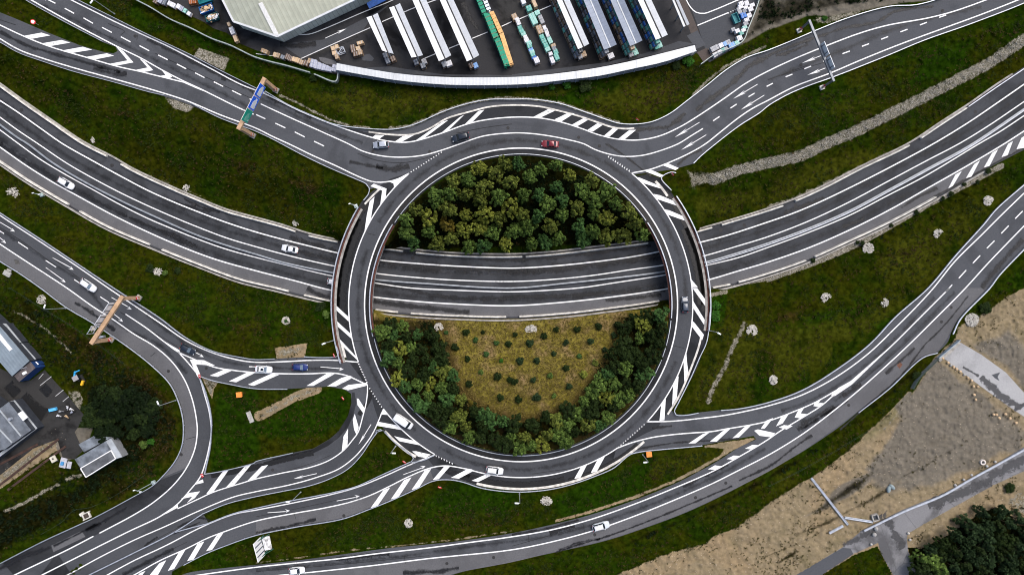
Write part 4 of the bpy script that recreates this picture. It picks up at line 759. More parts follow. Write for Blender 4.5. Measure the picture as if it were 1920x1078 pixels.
lines('tar_joint', 'north', [t('A1', (1030,265), (1025,300)), t('A1', (1160,400), (1500,560), (1916,755)), t('A1', (810,178), (935,240), (905,262)), t('A1', (780,262), (895,320)), t('A1', (0,150), (120,190)), t('A2', (90,800), (300,900), (560,1010)), t('A4', (100,568), (300,505), (420,470)), t('A4', (0,600), (300,490)), t('B2', (760,70), (900,122), (1090,142), (1240,115), (1400,70)), t('B2', (1090,142), (1075,160), (1076,200)), t('B3', (720,0), (850,90), (965,182), (1020,230)), t('A3', (1150,940), (1185,1000)), t('A2', (1500,1000), (1700,960), (1916,930))], .16, .0595, TAR)
lines('tar_joint', 'west', [t('B1', (0,625), (180,740), (360,870)), t('C1', (1128,512), (1165,482)), t('C1', (900,180), (1150,330), (1330,440)), t('D1', (1395,60), (1470,40)), t('B1', (400,860), (600,1010))], .16, .0595, TAR)
lines('tar_joint', 'ring', [t('B2', (830,668), (895,684)), t('B2', (1290,320), (1330,345)), t('C2', (700,395), (812,400)), t('B3', (835,330), (790,300)), t('C3', (1235,150), (1345,175)), t('D3', (150,320), (500,270)), t('C3', (1165,420), (1290,450)), t('B3', (0,60), (300,80))], .15, .0595, TAR)
lines('tar_joint', 'south', [t('D2', (0,1050), (600,1000), (1300,930)), t('D3', (120,760), (128,840)), t('D3', (0,860), (500,720)), t('C4', (700,700), (1000,440), (1300,150)), t('D3', (530,690), (545,760)), t('D2', (1110,930), (1120,990))], .13, .0595, TAR)
lines('tar_joint', 'entry', [t('D2', (285,615), (300,660)), t('D2', (0,640), (400,560), (800,470)), t('D1', (1000,1020), (1400,830))], .13, .0595, TAR); lines('tar_joint', 'exit', [t('D2', (100,330), (400,245), (560,180)), t('D1', (1080,860), (1300,740), (1600,590))], .13, .0595, TAR)
# manhole lids and inspection covers set into the roads
lid = plain('cast_iron', (.028, .027, .027), .3, 3)
def lids(road, lst, r=.42, z=.066, zf=False):
    for x, y in lst:
        b = MB(); p = U(x, y, (zm(x)+.03) if zf else z); b.tube((p[0], p[1], p[2]-.05), p, r, n=14); b.build('manhole_cover', lid, roads[road])
lids('mw', [t1('A1',160,825), t1('B1',838,162), t1('B1',1447,455), t1('B2',328,718), t1('B2',1175,855), t1('B3',1740,608), t1('B3',1565,650), t1('B4',208,462), t1('A4',1555,840)], .5, zf=True)
lids('north', [t1('A1',1012,272), t1('B2',877,55), t1('B2',1302,58), t1('A2',1888,960), t1('B3',655,15), t1('A3',500,1030), t1('A4',248,488), t1('A4',1308,82), t1('A3',1205,918)])
lids('south', [t1('D3',620,775), t1('D3',1375,497), t1('D3',1602,388), t1('C4',605,876), t1('C4',1300,253), t1('C4',1372,145), t1('D2',1430,990), t1('D2',1780,945)]); lids('west', [t1('C1',1545,600), t1('C1',690,178), t1('C1',1262,622), t1('D1',1358,175)]); lids('exit', [t1('D2',125,290)]); lids('entry', [t1('D2',658,632), t1('D2',118,728)])
polys('inspection_cover', 'south', [t('C4', (965,578), (985,552), (1010,572), (985,603))], .05, plain('rust_plate', (.13, .055, .03), .3)); polys('inspection_cover', 'west', [t('B1', (105,865), (140,870), (150,900), (115,900))], .052, plain('old_plate', (.07, .068, .062), .3)); polys('inspection_cover', 'mw', [], .0) if 0 else None
polys('asphalt_patch', 'north', [t('A1', (1655,575), (1695,585), (1690,612), (1655,600))], .05, ASP['dark'])
# ------------------------------------------------------------------ barriers and guard rails
STEEL = metal('galvanised_steel', (.42, .45, .50)); CONC = plain('barrier_concrete', (.60, .575, .52), .3, .8, .9, 0, .2); CONC2 = plain('kerb_concrete', (.30, .285, .26), .3, .8, .9, 0, .2)
RUST = plain('rusty_edge', (.085, .03, .022), .35, 1.5, .8); DSTEEL = metal('dull_steel', (.28, .30, .32), .55)
def world(line, dz=0.0, ground=False, mway=False, step=5):
    l = cr(line, step) if len(line) > 2 else line
    return [U(x, y, (zt(x, y) if ground else zm(x) if mway else 0)+dz) for x, y in l]
def guardrail(label, line, m=STEEL, w=.15, mway=False, post=4.0, group='steel guard rails along the roads'):
    P = world(line, .04, mway=mway); b = MB(); w *= .8
    b.sweep(P, [(-w/2, .46), (w/2, .46), (w/2, .54), (w/2-.05, .60), (w/2, .66), (w/2, .76), (-w/2, .76)])
    acc = 0
    for a, c in zip(P, P[1:]):
        acc += math.dist(a, c)
        if acc > post: acc = 0; b.box((c[0], c[1], c[2]+.36), (.12, .12, .72), 0)
    o = b.build('guard_rail', m, None, P[0]); return tag(o, label, 'guard rail', group)
N_ = lambda L: cr(L, 5)
ng = NG
guardrail('grey guard rail along the top left road, on the depot side', t('A1', (500,-50), (580,0), (830,125), (1060,240), (1240,325), (1450,425), (1600,505), (1800,605))+t('A2', (75,700)))
guardrail('long grey guard rail round the outside of the northern bypass lane', t('A2', (75,690), (250,792), (450,882), (600,938), (850,970), (1050,972), (1200,934), (1400,844), (1600,779), (1750,752))+t('A3', (0,750), (150,751), (350,780), (550,847), (700,900), (800,930), (920,936), (1050,916), (1180,856), (1300,766), (1450,650), (1600,530), (1750,440))+t('A4', (0,382), (200,301), (350,237), (600,140), (900,58), (1100,46), (1280,-4), (1400,-60)), w=.24)
guardrail('grey guard rail on the grassy side of the top left slip road', t('A1', (-60,290), (0,317), (150,402), (330,467), (560,542), (850,619), (1150,702), (1240,720))); guardrail('grey guard rail from the gravel patch to the roundabout, below the sign bridge', t('A1', (1440,778), (1650,887))+t('A2', (0,987), (120,1042))+t('B2', (190,0), (370,95), (560,185), (760,270), (830,303), (853,335), (845,380), (810,425)), w=.22)
guardrail('grey guard rail left of the top left carriageway beside the grass wedge', t('A1', (110,-50), (185,-2), (480,164), (780,320)))
guardrail('long grey guard rail on the south side of the top right road', SG, w=.24)
guardrail('short bent guard rail at the upper right of the roundabout', t('B3', (1225,220), (1185,215), (1115,258), (1190,350)), w=.22)
guardrail('grey guard rail above the middle left road, next to the motorway meadow', WRU, w=.2); guardrail('short grey guard rail above the blue car, by the sandy patch', t('C2', (365,512), (480,518), (590,515), (618,508), (622,480), (605,430)), w=.22)
guardrail('long grey guard rail round the outside of the left bend', WRL, w=.22); guardrail('grey guard rail along the hatching under the white car with sunroof', WISL1, w=.2); guardrail('grey guard rail on the inside of the left bend, by the grass island', WISL2, w=.26)
guardrail('grey guard rail on the lower edge of the grass island', t('D1', (1545,316), (1650,299), (1916,231))+t('D2', (0,226), (280,159)), w=.2); guardrail('grey guard rail round the outside of the exit ramp at lower left', ERS, w=.22)
guardrail('grey guard rail above the entry ramp at lower left, on the grass wedge', ENU, w=.22); guardrail('long grey guard rail below the entry ramp and round the bottom of the roundabout', ENL+t('D2', (1440,358), (1540,373), (1700,423), (1916,449))+t('D3', (150,446), (300,428), (450,392), (600,340), (760,270), (880,172), (950,152), (1100,135), (1420,106)), w=.22)
guardrail('steel guard rail dividing the two ramps at the bottom left corner', t('D1', (600,1110), (660,1078), (1000,910), (1310,752), (1520,617)), w=.3); guardrail('short steel guard rail splaying off at the bottom left gore', t('D1', (1312,752), (1420,722), (1560,686)), w=.24)
guardrail('long grey guard rail on the meadow side of the right hand road', SEN, w=.26); guardrail('grey guard rail below the right hand road next to the ditch', SES, w=.2); guardrail('bent grey guard rail beside the white stone pile and concrete path', t('C4', (1375,345), (1430,232), (1650,0))+t('B4', (1720,985), (1916,780), (2000,690)), w=.32)
guardrail('double steel guard rail in the middle of the motorway', MG, m=DSTEEL, w=.5, mway=True, post=6)
guardrail('second rail of the motorway median, right of the roundabout', [(p[0], p[1]+3.2) for p in MG if p[0] > 1320], w=.25, mway=True, post=6)
guardrail('short steel guard rail at the top edge of the motorway, far right', t('A4', (1490,805), (1700,660), (1916,515), (2000,455)), w=.25, mway=True)
def barrier(label, line, prof, m, name='concrete_barrier', mway=True, cat='barrier', ground=False, group=None):
    P = world(line, .0, mway=mway, ground=ground); b = MB(); b.sweep(P, prof); o = b.build(name, m, None, P[0]); return tag(o, label, cat, group)
JP = [(-.32, -.3), (.32, -.3), (.30, .15), (.13, .85), (-.13, .85), (-.30, .15)]
def cutspan(L, x0, x1): return [p for p in L if x0 <= p[0] <= x1]
FAR = [('far left', -80, 0), ('at the left edge of the photo', 0, 205), ('right of the left edge', 228, 560), ('up to the left bridge', 575, 640), ('just right of the left bridge', 718, 757), ('between the two bridges', 778, 981), ('left of the right bridge', 985, 1218), ('just right of the right bridge', 1305, 1335), ('below the gravel strip', 1352, 1470), ('towards the upper right corner', 1488, 1705), ('in the upper right corner', 1720, 1990)]
for lb, a, c in FAR:
    seg = cutspan(MN, a, c)
    if a == 1720: seg = cutspan(MN, 1720, 1812)
    if a < -10: continue
    barrier('pale concrete barrier, north edge of the motorway, '+lb, seg, JP, CONC, group='concrete barriers along the motorway')
for lb, a, c in [('at the left edge', -80, 133), ('under the two white stone piles', 148, 285), ('left of the roundabout', 303, 548), ('up to the left bridge', 567, 622), ('just right of the left bridge', 700, 748), ('above the dry lawn', 766, 952), ('right part above the dry lawn', 972, 1236), ('just right of the right bridge', 1335, 1368), ('by the gravel verge right of the bridge', 1380, 1510), ('along the gravel verge', 1525, 1757)]:
    barrier('pale concrete barrier, south edge of the motorway, '+lb, cutspan(MS, a, c), JP, CONC, group='concrete barriers along the motorway')
WALLP = [(-.22, -.6), (.22, -.6), (.22, .35), (-.22, .35)]
for lb, L, a, c in [('north edge, left of the roundabout', shift(MN, -5), -70, 636), ('north edge, under the trees', shift(MN, -6), 716, 1226), ('north edge, right of the roundabout', shift(MN, -5), 1300, 1900), ('south edge, left of the roundabout', shift(MS, 6), -70, 624), ('south edge, above the dry lawn', shift(MS, 6.5), 700, 1244), ('south edge, right of the roundabout', shift(MS, 6), 1334, 1850)]:
    barrier('low grey concrete retaining wall on the motorway '+lb, cutspan(L, a, c), WALLP, CONC2, 'retaining_wall', cat='retaining wall', group='retaining walls along the motorway')
# bridge parapets
def parapet(label, rr_, a0, a1, side):
    o0 = U(*arc(rr_, a0, a1)[0]); root = thing('bridge_parapet', label, 'bridge parapet', o0)
    off_ = lambda r: [(x-o0[0], y-o0[1], z-o0[2]) for x, y, z in W3(arc(r, a0, a1))]
    b = MB(); b.sweep(off_(rr_), [(-.12, .5), (.12, .5), (.12, .95), (-.12, .95)]); 
    b.sweep(off_(rr_), [(-.05, .25), (.05, .25), (.05, .35), (-.05, .35)])
    for p in off_(rr_)[::6]: b.box((p[0], p[1], .5), (.1, .1, .9))
    b.build('railing', STEEL, root)
    b = MB(); b.sweep(off_(rr_+(-2.9 if side > 0 else -2.6)), [(-.2, -.05), (.2, -.05), (.2, .2), (-.2, .2)]); b.build('edge_beam', RUST, root)
    if side > 0:
        b = MB(); b.sweep(off_(rr_-6.2), [(-.35, -.05), (.35, -.05), (.35, .14), (-.35, .14)]); b.build('kerb', CONC2, root)
parapet('outer parapet of the left bridge with rusty red edge', 354.5, 162, 211, 1); parapet('outer parapet of the right bridge with rusty red edge', 354, -35, 8, 1)
parapet('inner parapet of the left bridge, above the motorway', 283, 168, 212, -1); parapet('inner parapet of the right bridge, above the motorway', 281.5, -33, 5, -1)
guardrail('thin inner guard rail of the roundabout round the upper trees', arc(281.5, 213, 326), w=.2); guardrail('thin inner guard rail of the roundabout round the lower trees', arc(281.5, 6, 167), w=.2)
def kerb(label, line, w=.5, m=CONC, h=.14): 
    P = world(line, .0); b = MB(); b.sweep(P, [(-w/2, -.1), (w/2, -.1), (w/2, h), (-w/2, h)]); return tag(b.build('kerb', m, None, P[0]), label, 'kerb', 'raised concrete kerbs')
kerb('pale curved kerb along the hatching of the northern bypass', NK, .42); kerb('pale raised kerb along the bottom of the roundabout', arc(344.5, 104, 48), .62)
kerb('pale kerb at the left of the upper left hatching', t('B2', (815,452), (868,395), (925,340)), .5); kerb('pale kerb at the upper right hatching', t('B3', (1075,280), (1120,330), (1165,392)), .62); kerb('pale kerb on the right of the lower right hatching', t('C3', (1415,372), (1395,450), (1340,600), (1250,810), (1165,945)), .5)
kerb('short pale kerb where the left bridge ends, by the blue car', t('C2', (640,425), (655,470), (668,520)), .7); kerb('pale kerb on the point between exit ramp and entry ramp', t('D2', (965,0), (1050,85), (1150,165), (1200,190)), .7)
guardrail('curved guard rail on the grass point between exit ramp and entry ramp', t('D2', (1340,176), (1250,215), (1165,225), (1182,200), (1140,150), (1030,70), (950,-10))+t('C2', (900,1078), (908,1060), (935,1055), (980,1078)), w=.2)
guardrail('curved guard rail beside the lower right hatching', t('C3', (1478,180), (1455,395), (1400,520), (1330,680), (1240,860), (1212,920), (1225,945), (1300,948), (1392,932)), w=.24)

# ------------------------------------------------------------------ sign gantries
TAN = plain('weathered_tan_steel', (.46, .30, .18), .18, 1.0, .7, 0, .3); SBLUE = plain('sign_blue', (.012, .14, .85), .06, .5, .4); SGREEN = plain('sign_green', (.0, .33, .22), .06, .5, .4); SWHITE = plain('sign_white', (.86, .86, .86), .05, .5, .5)
SBACK = plain('sign_back_grey', (.80, .82, .84), .08, .8, .5, .2); DARKM = plain('dark_metal', (.05, .06, .07), .2, 1, .5); RED = plain('sign_red', (.6, .02, .03), .08, 1, .5)
def rect_panel(b, c, u, v, wd, ht, th, n, mi=0):
    """box panel centred at c with in-plane unit axes u, v and normal n"""
    c, u, v, n = Vector(c), Vector(u), Vector(v), Vector(n); vs = []
    for k in (-.5, .5):
        for x, y in ((-.5, -.5), (.5, -.5), (.5, .5), (-.5, .5)): vs.append(c+u*wd*x+v*ht*y+n*th*k)
    b.add(vs, [(3, 2, 1, 0), (4, 5, 6, 7), (0, 1, 5, 4), (1, 2, 6, 5), (2, 3, 7, 6), (3, 0, 4, 7)], mi)
def gantry(label, f1, f2, t1_, t2_, h, m, bw, bh, pw, signs, base_m, fw=1.45):
    """feet f1,f2 (plan px), beam ends t1_,t2_ (px as seen at height h)"""
    A, B = Vector(U(*f1)), Vector(U(*f2)); T1, T2 = Vector(U(*t1_, h)), Vector(U(*t2_, h))
    root = thing('sign_gantry', label, 'sign gantry', A); L = lambda v: Vector(v)-A
    e1, e2 = L((A.x, A.y, h)), L((B.x, B.y, h)); d = (e2-e1); d.z = 0; d.normalize()
    b = MB(); b.bar(e1-d*(bw*.6), e2+d*(bw*.6), bw, bh); bez(b.build('beam', m, root), .06)
    for e in (e1, e2):
        b = MB(); b.bar((e.x, e.y, 0), (e.x, e.y, h-bh/2), pw, pw); bez(b.build('post', m, root), .05)
        b = MB(); b.box((e.x, e.y, .2), (pw*fw, pw*fw, .5), math.atan2(d.y, d.x)); bez(b.build('footing', base_m, root), .05)
        b = MB(); n = Vector((-e.x-A.x, -e.y-A.y, 0)).normalized(); u = Vector((-n.y, n.x, 0)); c = Vector((e.x, e.y, 1.9))+n*(pw/2+.06)
        rect_panel(b, c, u, (0, 0, 1), .8, 1.0, .06, n, 0); rect_panel(b, c+n*.05, (u+Vector((0, 0, 1))).normalized(), (Vector((0, 0, 1))-u).normalized(), 1.0, .26, .03, n, 1); b.build('hazard_plate', [RED, SWHITE], root)
    return root, e1, e2, d, A
# blue and green sign bridge, upper left (its faces look down the road towards the roundabout)
root, e1, e2, d, A0 = gantry('tan sign gantry with two blue signs and one green sign', (518, 170), (474.5, 254.5), (494, 151), (449, 241), 8.9, TAN, 1.0, .8, .95, None, CONC2)
n = Vector((d.y, -d.x, 0));  n = n if (n.dot(Vector((-(e1.x+A0.x), -(e1.y+A0.y), 0))) > 0) else -n
LB = (e2-e1).length
for k, (f0, f1, mm, nm) in enumerate([(.10, .335, SBLUE, 'blue'), (.355, .60, SBLUE, 'blue'), (.62, .86, SGREEN, 'green')]):
    c = e1+d*LB*(f0+f1)/2+n*.58; c.z = 9.45; wd = LB*(f1-f0); ht = 3.7
    b = MB(); rect_panel(b, c, d, (0, 0, 1), wd, ht, .1, n, 0); rect_panel(b, c-n*.012, d, (0, 0, 1), wd+.12, ht+.12, .06, n, 1); s_ = b.build('sign_panel', [mm, SWHITE], root); s_['label'] = nm+' direction sign with white lettering'
    b = MB(); g0 = c+n*.06
    rows = [(-1.25, .55), (-.95, .75), (-.65, .7), (-.35, .78), (-.05, .62), (.25, .6), (.55, .45)] if mm is SBLUE else [(-1.0, .45), (-.6, .62), (-.2, .55), (.2, .6), (.6, .4)]
    rnd = random.Random(k); rown = 0
    for ry, fr in rows:
        if mm is SGREEN and rown: b.build('lettering', plain('sign_pale_green', (.3, .55, .46), .05), s_); b = MB()
        rown += 1
        hgt = .34 if mm is SBLUE else .15; x = -wd*.40
        while x < wd*(-.40+fr*1.05):
            lw = rnd.uniform(.2, .35) if mm is SBLUE else rnd.uniform(.12, .2); rect_panel(b, g0+d*(x+lw/2)*(-1)+Vector((0, 0, ry*.95)), d, (0, 0, 1), lw, hgt, .02, n); x += lw+(.0 if mm is SBLUE else .05)
    if mm is SGREEN: b.build('lettering', plain('sign_pale_green', (.3, .55, .46), .05), s_); b = MB()
    q = g0+Vector((0, 0, -1.5)); rect_panel(b, q+d*wd*.28, (d+Vector((0, 0, 1))).normalized(), (Vector((0, 0, 1))-d).normalized(), .5, .14, .02, n); rect_panel(b, q+d*wd*.28+Vector((0, 0, .05)), d, (0, 0, 1), .14, .55, .02, n)
    b.build('lettering' if mm is SBLUE else 'lane_arrow', SWHITE, s_)
# tan gantry, left
root, e1, e2, d, A0 = gantry('tan sign gantry at the left seen from behind its grey boards', (261, 558.5), (209.5, 636), (228, 557.5), (175, 641), 8.1, TAN, 1.05, .8, .95, None, CONC2)
n = Vector((-d.y, d.x, 0)); n = n if n.x < 0 else -n; LB = (e2-e1).length
for f0, f1 in ((.14, .37), (.41, .64)):
    c = e1+d*LB*(f0+f1)/2+n*.75; c.z = 9.0; wd = LB*(f1-f0); b = MB(); rect_panel(b, c, d, (0, 0, 1), wd, 3.6, .1, n); s_ = b.build('sign_panel', SBACK, root)
    for q in (-.3, .3): b = MB(); rect_panel(b, c-n*.1+d*wd*q, d, (0, 0, 1), .16, 3.3, .1, n); b.build('sign_bracket', DARKM, s_)
b = MB(); c = e1+d*LB*.66+n*.8
for a, c2 in (((0, 7.6), (0, 11.2)), ((0, 11.2), (2.3, 11.2)), ((2.3, 11.2), (2.3, 7.6)), ((0, 8.8), (2.3, 8.8))):
    pa = e1+d*(LB*.67+a[0])+n*.8; pb = e1+d*(LB*.67+c2[0])+n*.8; pa.z = a[1]; pb.z = c2[1]; b.bar(pa, pb, .14, .14)
b.build('empty_frame', STEEL, root)
b = MB(); b.box((e2.x-2.3, e2.y+.7, .6), (1.5, .6, 1.1), .15); bez(b.build('control_cabinet', metal('cabinet', (.4, .43, .46)), root), .05)
# steel gantry, upper right
root, e1, e2, d, A0 = gantry('galvanised sign gantry at upper right above two lane arrows', (1497.5, 58.5), (1540.5, 165), (1517, 40), (1561.5, 152), 6.5, metal('gantry_steel', (.15, .165, .185)), .62, .5, .45, None, CONC, 2.6)
n = Vector((d.y, -d.x, 0)); n = n if n.x > 0 else -n; LB = (e2-e1).length
for f0, f1 in ((.40, .61), (.64, .84)):
    c = e1+d*LB*(f0+f1)/2+n*.5; c.z = 6.75; wd = LB*(f1-f0); b = MB(); rect_panel(b, c, d, (0, 0, 1), wd, 3.5, .1, n); s_ = b.build('sign_panel', SBACK, root)
    for q in (-.3, .3): b = MB(); rect_panel(b, c-n*.09+d*wd*q, d, (0, 0, 1), .14, 3.2, .08, n); b.build('sign_bracket', DARKM, s_)

# ------------------------------------------------------------------ lamps, small signs, billboard
LAMPW = plain('lamp_white', (.8, .82, .84), .05); POLE = metal('lamp_pole', (.34, .37, .38), .5)
def lamp(label, foot, head, h=8.5):
    z0 = zt(*foot); A = Vector(U(*foot, z0)); Hd = Vector(U(*head, z0+h))-A
    root = thing('street_lamp', label, 'street lamp', A); top = Vector((0, 0, h))
    b = MB(); b.tube((0, 0, 0), (0, 0, h), .13, .07, 10); b.tube((0, 0, 0), (0, 0, .4), .2, .2, 10); b.build('pole', POLE, root)
    dd = Vector((Hd.x, Hd.y, 0)); L = dd.length; u = dd.normalized() if L > .05 else Vector((1, 0, 0)); L = max(L, .5)
    b = MB(); b.tube(top-Vector((0, 0, .05)), u*L+Vector((0, 0, h+.12)), .06, .05, 8); b.build('arm', POLE, root)
    b = MB(); c = u*(L+.3); rz = math.atan2(u.y, u.x); b.box((c.x, c.y, h+.16), (1.05, .42, .16), rz, 0, .8); bez(b.build('lamp_head', LAMPW, root), .05)
lamp('white headed street lamp by the guard rail above the left gantry', (124, 578), (83, 578)); lamp('street lamp on the scrub beside the left bend', (330, 750), (298, 759)); lamp('street lamp beside the left end of the roundabout bridge', (626, 638), (610, 643), 7)
lamp('street lamp on the grass point between the two ramps', (742, 836), (734, 849), 7.5); lamp('street lamp right of the roundabout by the bright green shrub', (1327, 619), (1344, 623), 7.5); lamp('street lamp on the grass below the orange box', (1205, 852), (1212, 866), 7.5)
lamp('street lamp on the grass below the roundabout, left of the stone ring', (974, 925), (974, 943), 8); lamp('street lamp at the top edge, left of the depot fence', (215, 27), (174, 2), 9); lamp('street lamp on the wedge above the entry ramp', (564, 922), (543, 940), 8)
def mast(label, foot, h, kind=0):
    z0 = zt(*foot); A = Vector(U(*foot, z0)); root = thing('camera_mast', label, 'camera mast', A)
    b = MB(); b.tube((0, 0, 0), (0, 0, h), .12, .09, 8); b.box((0, 0, .3), (.9, .9, .6), .4); b.build('pole', metal('mast_pole', (.42, .5, .48)), root)
    b = MB(); b.bar((-.9, .2, h-.1), (.9, -.2, h-.1), .12, .12); b.build('crossarm', POLE, root)
    for sx in (-1, 1):
        b = MB(); b.box((sx*.8, -sx*.18, h+.1), (.5, .26, .26), .3); bez(b.build('camera', LAMPW, root), .04)
mast('grey camera mast beside the guard rail on the lower left road', (289, 903), 8.0); mast('camera mast on the slope at the upper left of the roundabout', (668, 387), 4.0); mast('small camera mast on the meadow below the motorway at left', (80, 366), 2.5)
def smallsign(label, px, col, w=.8, h=.9, z=1.6, name='road_sign'):
    z0 = zt(*px); A = Vector(U(*px, z0)); root = thing(name, label, 'road sign', A); n = Vector((-A.x, -A.y, 0)).normalized(); u = Vector((-n.y, n.x, 0))
    b = MB(); b.tube((0, 0, 0), (0, 0, z+.4), .04, .04, 6); b.build('post', POLE, root)
    b = MB(); rect_panel(b, n*.06+Vector((0, 0, z)), u, (0, 0, 1), w, h, .05, n, 0); rect_panel(b, n*.10+Vector((0, 0, z)), (u+Vector((0, 0, 1))).normalized(), (Vector((0, 0, 1))-u).normalized(), w*.8, .22, .03, n, 1); b.build('sign_panel', [col, SWHITE], root)
for lb, p in [('red and white sign on the upper right bent guard rail', t1('B3',1195,232)), ('red and white sign at the left bridge end', t1('C2',592,500)), ('red and white sign on the grass island by the dark verge', t1('C2',658,820)), ('red and white sign on the point above the entry ramp', t1('D2',1115,222)), ('red and white sign on the grass below the entry ramp', t1('D2',1380,412)), ('red and white sign on the grass below the bypass at top right', t1('A3',933,905)), ('red and white marker at the lower tip of the grass island', t1('D1',1530,322)), ('red and white marker at the upper tip of the grass island', t1('C1',1510,655))]: smallsign(lb, p, RED, 1.0, 1.1, 1.3)
z0 = 0; p = t1('A1',290,190); A = Vector(U(*p)); root = thing('speed_sign', 'round white and red speed sign in the top left grass wedge', 'road sign', A); n = Vector((-A.x, -A.y, 0)).normalized()
b = MB(); b.tube((0, 0, 0), (0, 0, 2.4), .05, .05, 6); b.build('post', POLE, root)
b = MB(); b.tube(Vector((0, 0, 2.2))+n*.05, Vector((0, 0, 2.3))+n*.1, .6, .6, 16, 0); b.tube(Vector((0, 0, 2.3))+n*.1, Vector((0, 0, 2.33))+n*.12, .42, .42, 16, 1); b.build('sign_disc', [RED, SWHITE], root)
ORG = plain('orange_box', (.78, .26, .05), .12, 1.5, .5)
for lb, p in [('orange grit bin on the grass island at lower left', t1('C1',1800,795)), ('orange grit bin below the roundabout guard rail', t1('D3',1022,168))]:
    A = U(*p, zt(*p)); root = thing('grit_bin', lb, 'grit bin', A, .12); b = MB(); b.box((0, 0, .45), (1.25, 1.2, .9), 0, 0, 1.05); bez(b.build('bin_body', ORG, root), .06); b = MB(); b.box((0, 0, .97), (1.5, 1.45, .14), 0, 0, .94); bez(b.build('lid', ORG, root), .05)
# billboard, bottom left
A = Vector(U(500.5, 1034)); root = thing('billboard', 'large white billboard on green posts at the bottom left', 'billboard', A)
pa, pb = Vector(U(487.8, 1006.3, 2.3))-A, Vector(U(496.9, 1040, 2.3))-A; u = (pb-pa); u.z = 0; Lw = u.length; u.normalize(); n = Vector((-u.y, u.x, 0)); n = n if n.x > 0 else -n; c = (pa+pb)/2; c.z = 4.7
b = MB(); rect_panel(b, c, u, (0, 0, 1), Lw, 4.9, .16, n); bez(b.build('board', SWHITE, root), .03)
b = MB(); [rect_panel(b, c+n*.12+u*Lw*q, u, (0, 0, 1), .22, 4.5, .1, n) for q in (-.25, 0, .25)]; b.build('strut', plain('strut_blue_grey', (.05, .07, .11), .2), root)
for q in (-.42, .42):
    p0 = c+u*Lw*q; b = MB(); b.bar((p0.x, p0.y, 0), (p0.x, p0.y, 4.5), .2, .2); b.bar((p0.x+n.x*1.6, p0.y+n.y*1.6, .1), (p0.x, p0.y, 4.0), .12, .12); b.build('post', plain('green_post', (.03, .12, .08), .2), root)
b = MB(); b.prism(W3([(490.8,1006.3), (505.5,1003.5), (510.7,1028), (497.3,1031.2)]), -.05, .3); o = b.build('concrete_slab', plain('stained_slab', (.62, .6, .57), .75, .9, .9), None, U(500, 1017)); tag(bez(o, .03), 'pale stained concrete slab beside the billboard', 'slab')

# ------------------------------------------------------------------ vehicles
GLASS = plain('car_glass', (.012, .018, .024), .1, 1, .08, 0, .6); TYRE = plain('tyre', (.02, .02, .02), .1, 1, .85); RIM = plain('rim', (.35, .36, .37), .1, 1, .3, .8); HL = plain('headlight', (.45, .47, .5), .05, 1, .15); TL = plain('taillight', (.45, .02, .02), .1, 1, .25); TRIM = plain('black_trim', (.02, .02, .022), .1, 1, .5); PALEGLASS = plain('sky_lit_glass', (.12, .16, .2), .2, .6, .05, 0, .9)
def paint(name, c):
    if name in MATS: return MATS[name]
    m, nt, bs = newmat(name); g = G(nt); n = g.noise(.6, 2)
    fin(nt, bs, g.mix(n, tuple(x*.94 for x in c), tuple(min(1, x*1.05) for x in c)), .28, None, .5, .15); bs.inputs['Coat Weight'].default_value = .6; bs.inputs['Coat Roughness'].default_value = .06; MATS[name] = m; return m
